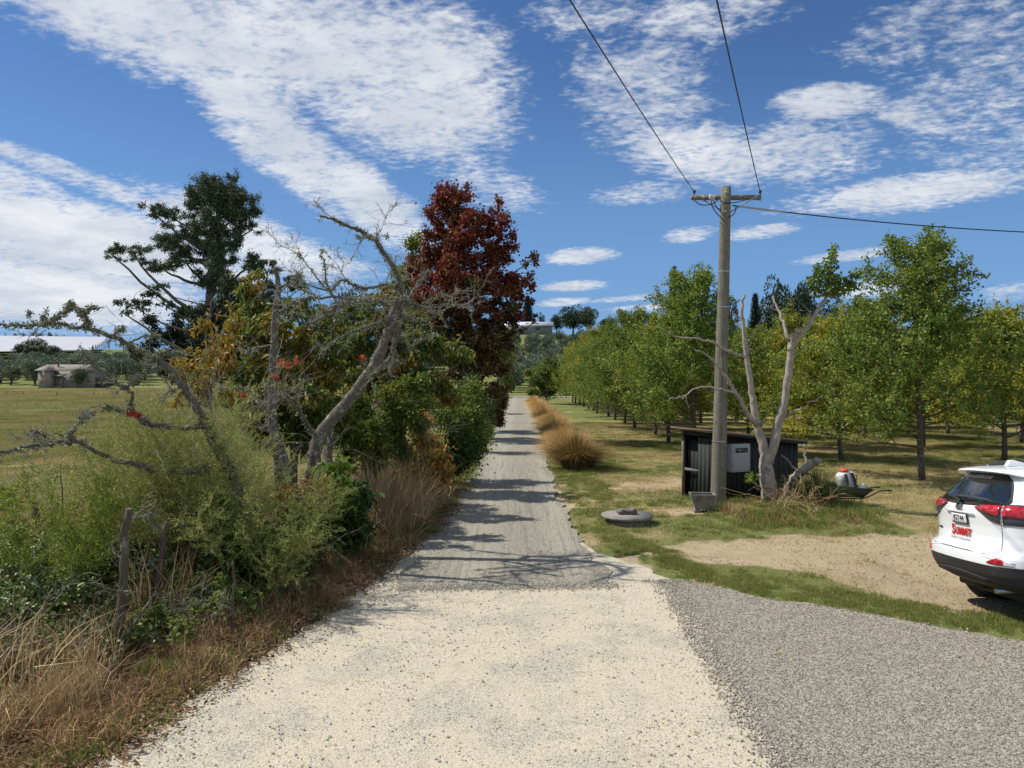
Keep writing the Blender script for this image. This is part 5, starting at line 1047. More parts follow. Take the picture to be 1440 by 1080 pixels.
# ---- white netted orchard canopy on the far left hill
MT['net'] = plain('white_net', (0.42, 0.44, 0.47), 0.8, var=0.10, scale=0.3)
MT['post'] = plain('grey_post', (0.22, 0.19, 0.16), 0.9, var=0.25, scale=12, bumpd=0.004)
base = np.array((-190.0, 330.0, float(terr(-190, 330)))); net = empty('net_canopy', base, 'white crop netting stretched over the far left hillside', 'netting')
def npt(px, py, d): q = P(px, py, d); return q
K = 11; rows = []
for i in range(K+1):
    t = i/K; yl = 493.5-(493.5-473.5)*t; dd = 232+120*t; xr = 128+22*t**0.6; yr = (490-13*t**1.3)
    rows.append((dd, npt(-80, yl+0.6, dd), npt(xr, yr if i else 491, dd)))
for i in range(K):
    (d0, a0, b0), (d1, a1, b1) = rows[i], rows[i+1]; g = Geo(); N_ = 18; t = np.linspace(0, 1, N_)[:, None]
    pa = a0+(b0-a0)*t; pc = a1+(b1-a1)*t; pc = pc-(pc-pa)*0.10; mid = (pa+pc)/2+np.array((0, 0, 1.3)); pa = pa-np.array((0, 0, 0.25)); pc2 = pc-np.array((0, 0, 0.25)); V = np.concatenate([pa, mid, pc2, pa-UPV*0.05, mid-UPV*0.05, pc2-UPV*0.05])
    Q = []
    for j in range(N_-1):
        for o_ in (0, N_): Q.append((o_+j, o_+j+1, o_+N_+j+1, o_+N_+j))
        for o_ in (3*N_, 4*N_): Q.append((o_+j, o_+N_+j, o_+N_+j+1, o_+j+1))
    g.add(V, Q); g.obj('net_strip', MT['net'], net, False, base)
pg = Geo()
for (d, a, b2) in rows[::2]:
    for t in np.linspace(0, 1, 12): q = a+(b2-a)*t; pg.tube(np.array([[q[0], q[1], float(terr(q[0], q[1]))-0.2], q]), 0.08, 4)
pg.obj('support_posts', MT['post'], net, False, base)

# ---- boarded cottage
MT['wallwhite'] = plain('painted_board', (0.30, 0.30, 0.28), 0.85, var=0.2, scale=2, dirt=(0.27, 0.25, 0.21), dirtlo=0.5)
MT['ply'] = plain('weathered_ply', (0.33, 0.24, 0.18), 0.85, var=0.2, scale=1.5)
MT['roofmetal'] = plain('faded_roof', (0.27, 0.225, 0.20), 0.75, var=0.2, scale=1.0, dirt=(0.19, 0.13, 0.11), dirtlo=0.52)
MT['dkpanel'] = plain('dark_timber', (0.10, 0.085, 0.07), 0.9)
hy = 150.0; hx = P(90, 545, hy)[0]; hb = np.array((hx, hy, float(terr(hx, hy)))); hz_ = CAMH-(545-HZ)/F*hy
cot = empty('cottage', (hx, hy, hz_), 'derelict single storey cottage with boarded windows across the paddock', 'house'); cot.scale = (0.74, 0.8, 0.95)
def cbox(name, c, s_, m_, rot=None, par=None): g = Geo(); g.box(c, s_, rot); return g.obj(name, MT[m_], par or cot)
U = hy/F   # metres per photo pixel at this distance
cbox('wall', (-4.55, 1.9, 1.6), (2.9, 6.4, 4.0), 'wallwhite'); cbox('wall', (2.2, 3.0, 1.6), (10.6, 4.4, 4.0), 'wallwhite')
cbox('window_board', (-4.4, -1.34, 1.75), (1.9, 0.06, 1.7), 'ply'); cbox('window_board', (1.7, 0.76, 1.6), (1.3, 0.06, 1.4), 'ply'); cbox('window_board', (6.3, 0.76, 1.6), (1.2, 0.06, 1.4), 'ply')
cbox('door', (-1.5, 0.76, 1.25), (1.2, 0.06, 2.3), 'ply'); cbox('door_surround', (-0.75, 0.75, 1.3), (0.18, 0.09, 2.6), 'wallwhite'); cbox('door_surround', (-2.25, 0.75, 1.3), (0.18, 0.09, 2.6), 'wallwhite')
cbox('porch_post', (-0.3, -0.45, 1.2), (0.12, 0.12, 2.6), 'wallwhite'); cbox('base_board', (-1.6, -0.4, 0.12), (2.8, 0.15, 0.2), 'wallwhite')
g = Geo(); g.add([(-3.0, 0.8, 2.75), (0.5, 0.8, 2.75), (0.5, -0.8, 2.4), (-3.0, -0.8, 2.4), (-3.0, 0.8, 2.68), (0.5, 0.8, 2.68), (0.5, -0.8, 2.33), (-3.0, -0.8, 2.33)], [(0, 3, 2, 1), (4, 5, 6, 7), (3, 7, 6, 2), (0, 4, 7, 3), (1, 2, 6, 5), (0, 1, 5, 4)]); g.obj('porch_roof', MT['roofmetal'], cot)
def hip(x0, x1, y0, y1, z0, z1, rx0, rx1, ry0, ry1, name='roof'):
    g = Geo(); V = [(x0, y0, z0), (x1, y0, z0), (x1, y1, z0), (x0, y1, z0), (rx0, ry0, z1), (rx1, ry0, z1), (rx1, ry1, z1), (rx0, ry1, z1)]; V += [(a, b_, c-0.12) for a, b_, c in V[:4]]
    g.add(V, [(0, 1, 5, 4), (1, 2, 6, 5), (2, 3, 7, 6), (3, 0, 4, 7), (4, 5, 6, 7), (0, 8, 9, 1), (1, 9, 10, 2), (2, 10, 11, 3), (3, 11, 8, 0), (8, 11, 10, 9)]); r_ = g.obj(name, MT['roofmetal'], cot); return r_
hip(-6.6, -2.5, -1.9, 5.6, 3.55, 4.75, -4.6, -4.5, 0.3, 3.2); r2 = hip(-4.5, 8.2, 0.2, 5.8, 3.55, 4.78, -4.4, 6.2, 2.9, 3.1)
rg_ = Geo()
for i in range(24): a = np.array((-3.9+0.5*i, 0.18, 3.58)); rg_.box((-3.9+0.5*i, 1.55, 4.19), (0.05, 2.9, 0.05), Matrix.Rotation(0.41, 3, 'X'))
q = rg_.obj('roof_rib', MT['roofmetal'], r2)
cbox('chimney', (-2.6, 1.8, 4.9), (0.28, 0.28, 1.5), 'dkpanel')
cbox('water_tank', (8.7, 2.4, 1.0), (2.2, 2.4, 2.0), 'dkpanel')
# trees and shrubs by the cottage
RB = round_tree(510, 5, 2.6, 'gum', n=18, leaf=0.3)
def by_house(dx, dy, h, wd_, lab, pair=RB, nm='garden_tree'):
    x, y = hx+dx, hy+dy; o = empty(nm, (x, y, float(terr(x, y))), lab, 'tree'); o.scale = (wd_/5.2, wd_/5.2, h/4.6); link('trunk', pair[0], None, o); link('crown', pair[1], None, o)
by_house(3.4, -1.2, 4.3, 3.4, 'dark shrubby tree growing against the cottage front'); by_house(10.5, -3, 2.2, 2.6, 'low dark shrub right of the cottage', RB, 'garden_shrub'); by_house(14, -1, 3.0, 3.6, 'rounded shrub further right of the cottage', RB, 'garden_shrub')
by_house(-11.5, -17, 1.2, 2.4, 'small round bush in the paddock left of the cottage', RB, 'garden_shrub')
# fence posts across the paddock
for i, (px, py, h) in enumerate([(80, 560, 7), (132, 548, 6), (9, 549, 6), (33, 549, 5), (193, 549, 7)]):
    d = 108+i*3; x = P(px, 560, d)[0]; hh = h*d/F; g = Geo(); g.tube(np.array([(x, d, -0.1), (x, d, hh*0.5), (x+0.02, d, hh)]), 0.07, 7); o = g.obj('fence_post', MT['post'], None, True); tag(o, ['short dark post standing alone in the paddock grass', 'post in front of the cottage shrubs', 'leftmost post on the paddock fence line', 'post left of the cottage corner', 'post furthest right on the paddock fence line'][i], 'post', 'paddock fence posts')
# dark stump in the near paddock
g = Geo(); b_ = G(50, 790); g.tube(np.array([b_, b_+(0.02, 0, 0.5), b_+(-0.02, 0, 0.85)]), [0.07, 0.06, 0.055], 9); o = g.obj('old_fence_post', MT['bark_dark'], None, True); tag(o, 'short dark old fence post behind the yellow green sapling', 'post')

# ---- long building on the ridge and shed behind the autumn tree
MT['whiteroof'] = plain('white_roof', (0.72, 0.74, 0.78), 0.45, var=0.05, scale=0.5)
MT['greywall'] = plain('grey_wall', (0.20, 0.21, 0.21), 0.8)
d = 285.0; bx = P(735, 460, d); zb = CAMH+(HZ-470)/F*d
hb_ = empty('ridge_building', (bx[0], d, zb), 'long low building with white metal roof on the ridge', 'building')
def bb(name, c, s_, m_, par): g = Geo(); g.box(c, s_); return g.obj(name, MT[m_], par)
bb('wall', (0, 0, 1.2), (21.6, 7, 4.0), 'greywall', hb_); g = Geo(); g.prism([(-4.2, 3.1), (0, 4.6), (4.2, 3.1), (4.2, 2.9), (0, 4.35), (-4.2, 2.9)], 'x', -11.3, 11.3); rf = g.obj('roof', MT['whiteroof'], hb_)
for i in range(3): bb('skylight', (-3.0+4.6*i if i < 2 else 5.4, -2.4, 3.85), (1.1, 0.8, 0.22), 'greywall', rf)
for i in range(4): bb('window', (-8+4.5*i, -3.53, 1.9), (1.6, 0.08, 1.0), 'dkpanel', hb_)
d = 112.0; bx = P(852, 526, d); fs = empty('farm_shed', (bx[0], d, 0), 'low shed with cream and red brown roof behind the lone autumn tree', 'shed')
MT['cream'] = plain('cream_roof', (0.70, 0.62, 0.50), 0.6); MT['redroof'] = plain('red_roof', (0.33, 0.13, 0.08), 0.7); MT['bluegrey'] = plain('bluegrey_wall', (0.16, 0.19, 0.24), 0.8)
bb('wall', (0, 0, 0.9), (5.0, 3.5, 1.9), 'bluegrey', fs); g = Geo(); g.prism([(-2.1, 1.85), (0, 2.75), (2.1, 1.85), (2.1, 1.75), (0, 2.6), (-2.1, 1.75)], 'x', -2.8, 2.8); g.obj('roof', MT['cream'], fs); g = Geo(); g.prism([(-2.15, 2.0), (0, 3.0), (2.15, 2.0), (2.15, 1.9), (0, 2.8), (-2.15, 1.9)], 'x', -6.6, -2.85); g.obj('lean_roof', MT['redroof'], fs); bb('side_wall', (-4.6, 0, 0.9), (3.4, 3.3, 2.0), 'dkpanel', fs)
for i, (px, d) in enumerate([(747, 80), (751, 83)]):
    x = P(px, 560, d)[0]; g = Geo(); g.tube(np.array([(x, d, 0), (x, d, 0.6), (x+0.01, d, 1.15)]), 0.09, 7); o = g.obj('gate_post', MT['bark_dark'], None, True); tag(o, ['dark wooden post at the far end of the driveway, nearer of two', 'dark wooden post at the far end of the driveway, farther of two'][i], 'post')

# ================================================================== utility pole
pb = G(1009, 716); PB = np.array((pb[0], pb[1], 0)); D0 = pb[1]
MT['pole'] = barkmat('pole_wood', (0.11, 0.10, 0.078), (0.26, 0.24, 0.185), (0.15, 0.14, 0.10), 7, 0.06, 0.006, 0.52)
MT['arm'] = barkmat('crossarm_wood', (0.12, 0.10, 0.085), (0.28, 0.24, 0.20), (0.42, 0.40, 0.33), 7, 1.0, 0.006, 0.55)
MT['black'] = plain('black_cable', (0.015, 0.015, 0.018), 0.5); MT['steel'] = plain('steel', (0.42, 0.43, 0.44), 0.45, 0.7); MT['porcelain'] = plain('insulator', (0.55, 0.5, 0.42), 0.4, dirt=(0.2, 0.15, 0.1))
pole = empty('utility_pole', PB, 'tall round timber utility pole with a crossarm beside the small black shed', 'pole')
top = P(1021, 263, D0); f = np.linspace(0, 1, 20); q = PB-UPV*0.3+(top-PB+UPV*0.3)*f[:, None]
g = Geo(); g.tube(q, np.linspace(0.158, 0.098, 20), 20); po = g.obj('shaft', MT['pole'], pole, True, PB)
def pp(px, py, dd=0.0): return P(px, py, D0+dd)
aL, aR = pp(975, 275, 0.02), pp(1073, 275.5, 0.02); ac = (aL+aR)/2; g = Geo(); yo = 0.155; g.box(ac+(0, yo, 0), (np.linalg.norm(aR-aL), 0.11, 0.085)); g.obj('crossarm', MT['arm'], pole, False, PB)
g = Geo(); g.tube(np.array([pp(1026, 299, -0.02), pp(1066, 275, 0.10)]), 0.016, 6); g.obj('arm_brace', MT['steel'], pole, False, PB)
g = Geo(); g.tube(np.array([pp(1020, 299, 0.02), pp(985, 279, 0.22)]), 0.014, 6); g.obj('arm_brace', MT['steel'], pole, False, PB)
for px in (976.5, 1069):
    g = Geo(); c = pp(px, 271.5, yo+0.02); 
    g.tube(np.array([c-(0, 0, 0.10), c+(0, 0, 0.0), c+(0, 0, 0.02), c+(0, 0, 0.045), c+(0, 0, 0.06)]), [0.012, 0.014, 0.035, 0.03, 0.014], 10); g.obj('insulator', MT['black'], pole, True, PB)
    g = Geo(); g.tube(np.array([c-(0, 0, 0.17), c-(0, 0, 0.12)]), 0.012, 6); g.obj('bolt', MT['steel'], pole, False, PB)
for px, py in ((999.5, 277.5), (1003, 279)):
    g = Geo(); c = pp(px, py, 0.05); g.tube(np.array([c+(0, 0, 0.06), c+(0, 0, 0.03), c-(0, 0, 0.03), c-(0, 0, 0.05)]), [0.02, 0.04, 0.036, 0.02], 10); g.obj('fuse_holder', MT['porcelain'], pole, True, PB)
for pts in ([(976.5, 281), (983, 287), (992, 288.5), (1002, 286.5), (1010, 281)], [(1000.5, 281), (1001, 289), (1007, 299), (1014, 306), (1019, 312)], [(1003.5, 281), (1007, 290), (1013, 297), (1018, 302)], [(1012, 279), (1015, 284), (1022, 285.5), (1033, 285), (1045, 282), (1052, 280)], [(1035, 289), (1034, 297), (1031, 302), (1022, 307)]):
    q = px_path(pts, D0-0.11, D0-0.11, 14); q[0][1] = q[-1][1] = D0-0.06; g = Geo(); g.tube(q, 0.010, 6); g.obj('cable_loop', MT['black'], pole, True, PB)
for px, py in ((1021, 270.5), (1020.5, 289.5), (1020, 297)):
    c = pp(px, py, -0.10); g = Geo(); g.tube(np.array([c-(0, 0.02, 0), c+(0, 0.06, 0)]), 0.018, 8); g.obj('bolt', MT['steel'], pole, False, PB)
for py in (382, 432, 620):
    t = (716-py)/(716-263); r_ = 0.158-0.06*t+0.002; c = PB+(top-PB)*t; g = Geo(); g.tube(np.array([c-(0, 0, 0.012), c+(0, 0, 0.012)]), r_, 20, False); g.obj('steel_band', MT['steel'], pole, True, PB)
def wire(a, b_, sag, r_, lab, nm='power_line'):
    t = np.linspace(0, 1, 60)[:, None]; q = np.asarray(a)+(np.asarray(b_)-np.asarray(a))*t; q[:, 2] -= (4*sag*t*(1-t))[:, 0]; g = Geo(); g.tube(q, r_, 6); o = g.obj(nm, MT['black'], None, True); tag(o, lab, 'cable')
a1 = pp(976.5, 270, yo+0.02); a2 = pp(1069, 270, yo+0.02)
wire(a1, a1+np.array((-0.369*38, -38, 0.25)), 0.55, 0.0085, 'thin black overhead line leaving the left end of the crossarm')
wire(a2, a2+np.array((-0.369*38, -38, 0.25)), 0.55, 0.0085, 'thin black overhead line leaving the right end of the crossarm')
c0 = pp(1030, 289, -0.05); c1 = np.array((24.0, 20.5, 6.9)); wire(c0, c1, 0.50, 0.013, 'thick black service cable running right from the pole', 'service_cable')
g = Geo(); q = c0+(c1-c0)*np.linspace(0.006, 0.06, 14)[:, None]; q[:, 2] -= 4*0.5*np.linspace(0.006, 0.06, 14)*(1-np.linspace(0.006, 0.06, 14)); g.tube(q, 0.019, 6); g.obj('cable_grip', MT['steel'], pole, True, PB)

# ================================================================== small black shed
MT['blackpaint'] = plain('black_boards', (0.012, 0.014, 0.013), 0.75, var=0.35, scale=5, bumpd=0.004)
MT['greenpaint'] = plain('green_black_door', (0.026, 0.034, 0.029), 0.85, var=0.3, scale=6, dirt=(0.05, 0.055, 0.045), dirtlo=0.6)
MT['oldwood'] = barkmat('old_timber', (0.10, 0.085, 0.07), (0.26, 0.22, 0.18), None, 8, 0.2, 0.004)
MT['rusty'] = plain('rusty_iron', (0.24, 0.15, 0.11), 0.85, var=0.35, scale=5, dirt=(0.33, 0.24, 0.19), dirtlo=0.55)
C0 = np.array((4.33, 16.5)); ang_ = math.atan2(1.0, 2.15); ex = np.array((math.cos(ang_), math.sin(ang_))); ey = np.array((-ex[1], ex[0]))
shed = empty('shed', (C0[0], C0[1], 0), 'low black board pump shed with a rusty lean-to roof behind the utility pole', 'shed', rz=ang_)
Wf, Df, HL, HR = 2.42, 1.05, 1.50, 1.22
def hat(u): return HL+(HR-HL)*u/Wf
nb_ = 16; bw = Wf/nb_
rs = np.random.default_rng(3)
for i in range(nb_):
    u = bw*(i+0.5); h = hat(u)-0.04; 
    g = Geo(); g.box((u, 0.0+0.006*rs.random(), h/2), (bw-0.008, 0.02, h)); o = g.obj('board', MT['blackpaint'], shed)
for i in range(nb_):
    u = bw*(i+0.5); h = hat(u)-0.04; g = Geo(); g.box((u, Df, h/2), (bw-0.008, 0.02, h)); g.obj('board', MT['blackpaint'], shed)
for k in range(7):
    v = Df/7*(k+0.5); g = Geo(); g.box((Wf-0.012, v, (HR-0.05)/2), (0.02, Df/7-0.008, HR-0.05)); g.obj('board', MT['blackpaint'], shed)
# left (door) side: frame, dark opening, half open green boards
for v in (0.03, Df-0.03):
    g = Geo(); g.box((-0.012, v, HL/2-0.02), (0.06, 0.06, HL-0.06)); g.obj('corner_post', MT['oldwood'] if v > 0.5 else MT['blackpaint'], shed)
for k, v in enumerate((0.16, 0.29, 0.42)):
    g = Geo(); g.box((-0.02, v, HL/2-0.05), (0.022, 0.122, HL-0.16)); g.obj('board', MT['greenpaint'], shed)
g = Geo(); g.box((0.0, 0.72, 0.62), (0.035, 0.50, 0.06)); g.obj('rail', MT['oldwood'], shed)
g = Geo(); g.box((0.0, 0.55, HL-0.06), (0.03, 1.0, 0.09)); g.obj('lintel', MT['blackpaint'], shed)
for k in range(3): g = Geo(); g.box((0.10, 0.56+0.14*k, 0.65), (0.02, 0.13, 1.25)); g.obj('board', MT['blackpaint'], shed)
g = Geo(); Nr = 44; us = np.linspace(-0.22, Wf+0.16, Nr); vs_ = np.array((-0.14, Df+0.16)); V = []
for z_ in (0.0, -0.02):
    for v in vs_: V += [(u, v, HL+(HR-HL)*u/Wf+0.035+z_+0.012*math.sin(u*2*math.pi/0.15)*0+(0.0)) for u in us]
V = np.array(V); Q = []
for i in range(Nr-1): Q += [(i, i+1, Nr+i+1, Nr+i), (2*Nr+i, 3*Nr+i, 3*Nr+i+1, 2*Nr+i+1), (i, 2*Nr+i, 2*Nr+i+1, i+1), (Nr+i, Nr+i+1, 3*Nr+i+1, 3*Nr+i)]
Q += [(0, Nr, 3*Nr, 2*Nr), (Nr-1, 3*Nr-1, 4*Nr-1, 2*Nr-1)]; g.add(V, Q)
for k in range(18): 
    v = -0.12+(Df+0.26)*k/17; a = np.array((-0.22, v, HL+0.22*(HL-HR)/Wf+0.04)); b_ = np.array((Wf+0.16, v, HR-0.16*(HL-HR)/Wf+0.04)); g.tube(np.array([a, b_]), 0.013, 5)
g.obj('roof', MT['rusty'], shed); g = Geo(); g.box((Wf/2, -0.13, (HL+HR)/2-0.01), (Wf+0.3, 0.025, 0.07), Matrix.Rotation(math.atan((HL-HR)/Wf), 3, 'Y')); g.obj('fascia', MT['blackpaint'], shed)
# meter box
MT['meter'] = plain('meter_box_grey', (0.36, 0.375, 0.39), 0.55, var=0.06); mu = 0.58
g = Geo(); g.box((mu, -0.115, 0.95), (0.50, 0.18, 0.60)); mb = g.obj('meter_box', MT['meter'], shed); bevel(mb, 0.008)
g = Geo(); g.box((mu, -0.212, 0.94), (0.45, 0.012, 0.52)); dr = g.obj('meter_door', MT['meter'], mb); bevel(dr, 0.004)
MT['darkglass'] = plain('meter_window', (0.05, 0.045, 0.04), 0.2, var=0.3)
g = Geo(); g.box((mu, -0.221, 1.12), (0.34, 0.008, 0.10)); g.obj('meter_window', MT['darkglass'], mb); g = Geo(); g.box((mu-0.06, -0.227, 1.115), (0.05, 0.006, 0.03)); g.obj('meter_plate', MT['steel'], mb)
g = Geo(); g.box((mu-0.245, -0.20, 0.82), (0.02, 0.03, 0.05)); g.obj('latch', MT['steel'], mb)

# ---- concrete trough, well lid
MT['concrete'] = plain('old_concrete', (0.20, 0.18, 0.155), 0.95, var=0.3, scale=9, bumpd=0.006, dirt=(0.13, 0.105, 0.085), dirtlo=0.47)
tb = G(988, 723); tr_ = empty('concrete_trough', (tb[0], tb[1], 0), 'old concrete wash trough set on blocks at the foot of the pole', 'trough', rz=-0.12); tr_.scale = (0.88, 0.88, 0.88)
bm = bmesh.new(); T_ = [(-0.29, -0.20), (0.29, -0.20), (0.29, 0.24), (-0.29, 0.24)]; Bt = [(-0.17, -0.15), (0.19, -0.15), (0.19, 0.2), (-0.17, 0.2)]; zt, zb_ = 0.46, 0.13
def ring(pts, z, ins=0.0):
    cxm = sum(p_[0] for p_ in pts)/4; cym = sum(p_[1] for p_ in pts)/4; return [bm.verts.new((p_[0]-math.copysign(ins, p_[0]-cxm), p_[1]-math.copysign(ins, p_[1]-cym), z)) for p_ in pts]
r0 = ring(Bt, zb_); r1 = ring(T_, zt); r2_ = ring(T_, zt, 0.035); r3 = ring(Bt, zb_+0.05, 0.02)
bm.faces.new(r0[::-1]); bm.faces.new(r3)
for A_, B_ in ((r0, r1), (r1, r2_), (r2_, r3)):
    for i in range(4): bm.faces.new((A_[i], A_[(i+1) % 4], B_[(i+1) % 4], B_[i]))
me = bpy.data.meshes.new('basin'); bm.to_mesh(me); bm.free(); bevel(link('basin', me, MT['concrete'], tr_), 0.012)
for x in (-0.13, 0.15): g = Geo(); g.box((x, 0.02, 0.065), (0.13, 0.34, 0.128)); bevel(g.obj('block', MT['concrete'], tr_), 0.01)
lb2 = G(886, 741); lid = empty('well_cover', (lb2[0], lb2[1]+0.35, 0), 'round concrete well cover lying in the grass left of the trough', 'well cover')
g = Geo(); th = np.linspace(0, 1, 2); g.tube(np.array([(0, 0, -0.05), (0, 0, 0.11)]), 0.40, 40); g.obj('ring', MT['concrete'], lid)
rs = np.random.default_rng(4); n = 48; a = np.arange(n)*2*math.pi/n; rr_ = 0.475+rs.normal(0, 0.006, n); V = [(0, 0, 0.17)]+[(math.cos(x)*r_, math.sin(x)*r_, 0.165) for x, r_ in zip(a, rr_)]+[(math.cos(x)*r_, math.sin(x)*r_, 0.113) for x, r_ in zip(a, rr_-0.008)]+[(0, 0, 0.113)]
T = [(0, 1+i, 1+(i+1) % n) for i in range(n)]+[(2*n+1, n+1+(i+1) % n, n+1+i) for i in range(n)]; Q = [(1+i, n+1+i, n+1+(i+1) % n, 1+(i+1) % n) for i in range(n)]; g = Geo(); g.add(V, Q, T); MT['slab'] = plain('slab_concrete', (0.25, 0.235, 0.21), 0.95, var=0.3, scale=10, bumpd=0.006, dirt=(0.20, 0.18, 0.15), dirtlo=0.52); g.obj('slab', MT['slab'], lid)
def rock(name, c, s_, seed, m_, lab):
    rs = np.random.default_rng(seed); bm = bmesh.new(); bmesh.ops.create_icosphere(bm, subdivisions=3, radius=1)
    off = Vector(rs.normal(size=3)*5)
    for v in bm.verts: k = 1+0.35*mnoise.noise(v.co*1.6+off)+0.12*mnoise.noise(v.co*5+off); v.co = Vector((v.co.x*s_[0]*k, v.co.y*s_[1]*k, max(v.co.z, -0.75)*s_[2]*k))
    me = bpy.data.meshes.new(name); bm.to_mesh(me); bm.free(); o = link(name, me, m_, None, [float(k) for k in c]); tag(o, lab, 'rock'); return o
rock('stone', (lb2[0]-0.09, lb2[1]+0.33, 0.215), (0.11, 0.08, 0.06), 1, MT['concrete'], 'left of the two stones lying on the round well cover'); rock('stone', (lb2[0]+0.09, lb2[1]+0.33, 0.222), (0.10, 0.08, 0.065), 2, MT['concrete'], 'right of the two stones lying on the round well cover')

# ================================================================== wheelbarrow with sprayer
MT['tray'] = plain('black_tray', (0.014, 0.015, 0.018), 0.4); MT['plastic'] = plain('white_plastic', (0.66, 0.67, 0.66), 0.45, var=0.06); MT['redcap'] = plain('red_cap', (0.62, 0.07, 0.03), 0.4); MT['strap'] = plain('strap_black', (0.02, 0.02, 0.022), 0.8)
wbp = G(1203, 714); WX, WY = wbp[0], wbp[1]; wb = empty('wheelbarrow', (WX, WY, 0), 'black wheelbarrow standing beside the tussock, handles to the right', 'wheelbarrow'); wb.scale = (0.84, 0.84, 0.84)
bm = bmesh.new()
def rr4(x0, x1, y0, z, zr): return [bm.verts.new(v) for v in ((x0, -y0, z), (x1, -y0, zr), (x1, y0, zr), (x0, y0, z))]
lo = rr4(-0.42, 0.10, 0.20, 0.30, 0.27); hi = rr4(-0.62, 0.32, 0.33, 0.60, 0.50); hi2 = rr4(-0.60, 0.30, 0.31, 0.595, 0.495); lo2 = rr4(-0.41, 0.09, 0.19, 0.32, 0.29)
bm.faces.new(lo[::-1]); bm.faces.new(lo2)
for A_, B_ in ((lo, hi), (hi, hi2), (hi2, lo2)):
    for i in range(4): bm.faces.new((A_[i], A_[(i+1) % 4], B_[(i+1) % 4], B_[i]))
me = bpy.data.meshes.new('tray'); bm.to_mesh(me); bm.free(); bevel(link('tray', me, MT['tray'], wb), 0.02, 3)
for s_ in (-1, 1):
    g = Geo(); q = np.array([(-0.72, s_*0.07, 0.22), (-0.42, s_*0.14, 0.25), (0.08, s_*0.22, 0.26), (0.25, s_*0.25, 0.33), (0.45, s_*0.27, 0.44), (0.62, s_*0.28, 0.47)]); g.tube(q, 0.015, 8); g.obj('handle', MT['tray'], wb, True); g = Geo(); g.tube(np.array([(0.60, s_*0.28, 0.468), (0.74, s_*0.285, 0.465)]), 0.021, 8); g.obj('grip', MT['black'], wb, True)
    g = Geo(); g.tube(np.array([(0.03, s_*0.21, 0.26), (0.07, s_*0.22, 0.14), (0.08, s_*0.22, 0.01), (0.02, s_*0.22, 0.0)]), 0.012, 6); g.obj('leg', MT['tray'], wb, True)
bm = bmesh.new(); me = bpy.data.meshes.new('wheel'); g = Geo(); n = 24; 
def lathe_x(prof, n, c):      # profile (x, r) turned round the y axis through c
    V = []; 
    for y_, r_ in prof: V += [(c[0]+math.cos(a)*r_, c[1]+y_, c[2]+math.sin(a)*r_) for a in np.arange(n)*2*math.pi/n]
    Q = [(i*n+j, i*n+(j+1) % n, (i+1)*n+(j+1) % n, (i+1)*n+j) for i in range(len(prof)-1) for j in range(n)]; return V, Q
V, Q = lathe_x([(-0.03, 0.02), (-0.035, 0.12), (-0.045, 0.15), (-0.03, 0.185), (0, 0.195), (0.03, 0.185), (0.045, 0.15), (0.035, 0.12), (0.03, 0.02)], 24, (-0.72, 0, 0.195)); g.add(V, Q); g.obj('wheel', MT['black'], wb, True)
# sprayer tank
sp_ = empty('backpack_sprayer', (WX-0.17, WY-0.02, 0.28), 'white backpack sprayer with black straps and a red lid standing in the wheelbarrow', 'sprayer', rz=0.25); sp_.rotation_euler = (0, R(-9), 0.2); sp_.scale = (1.05,)*3
bm = bmesh.new()
prof = [(0.0, 0.15, 0.10), (0.06, 0.165, 0.11), (0.10, 0.15, 0.10), (0.20, 0.165, 0.115), (0.32, 0.175, 0.12), (0.40, 0.165, 0.115), (0.44, 0.12, 0.09), (0.455, 0.07, 0.06)]
prev = None; rings_ = []
for z_, a_, b_ in prof:
    rr2 = []
    for k in range(28):
        t = k*2*math.pi/28; c_, s_ = math.cos(t), math.sin(t); e_ = 0.55; rr2.append(bm.verts.new((math.copysign(abs(c_)**e_, c_)*a_, math.copysign(abs(s_)**e_, s_)*b_, z_)))
    rings_.append(rr2)
for A_, B_ in zip(rings_[:-1], rings_[1:]):
    for k in range(28): bm.faces.new((A_[k], A_[(k+1) % 28], B_[(k+1) % 28], B_[k]))
bm.faces.new(rings_[0][::-1]); bm.faces.new(rings_[-1]); me = bpy.data.meshes.new('tank'); bm.to_mesh(me); bm.free(); tk = link('tank', me, MT['plastic'], sp_)
for p_ in me.polygons: p_.use_smooth = True
g = Geo(); g.tube(np.array([(-0.01, 0, 0.45), (-0.01, 0, 0.465), (-0.01, 0, 0.50), (-0.01, 0, 0.51)]), [0.075, 0.085, 0.083, 0.06], 24); g.obj('lid', MT['redcap'], sp_, True)
for xx in (-0.085, 0.095):
    g = Geo(); q = bezier(np.array((xx*0.7, -0.11, 0.43)), np.array((xx*1.1, -0.20, 0.25)), np.array((xx*0.8, -0.125, 0.03)), 9); 
    for a, b_ in zip(q[:-1], q[1:]): 
        V = np.array([a-(0.028, 0, 0), a+(0.028, 0, 0), b_+(0.028, 0, 0), b_-(0.028, 0, 0)]); V = np.concatenate([V, V-np.array((0, 0.012, 0))]); g.add(V, [(0, 1, 2, 3), (4, 7, 6, 5), (0, 3, 7, 4), (1, 5, 6, 2)])
    g.obj('strap', MT['strap'], sp_)
g = Geo(); g.tube(np.array([(0.17, 0.05, 0.05), (0.24, 0.02, 0.2), (0.22, -0.05, 0.35)]), 0.008, 6); g.obj('pump_lever', MT['strap'], sp_)
jug = empty('jug', (WX+0.05, WY-0.08, 0.31), 'small white plastic jug leaning in the wheelbarrow beside the sprayer', 'jug'); jug.rotation_euler = (0, R(28), 0.3); jug.scale = (0.88,)*3
g = Geo(); V, Q = lathe_x([(0, 0)], 3, (0, 0, 0)); 
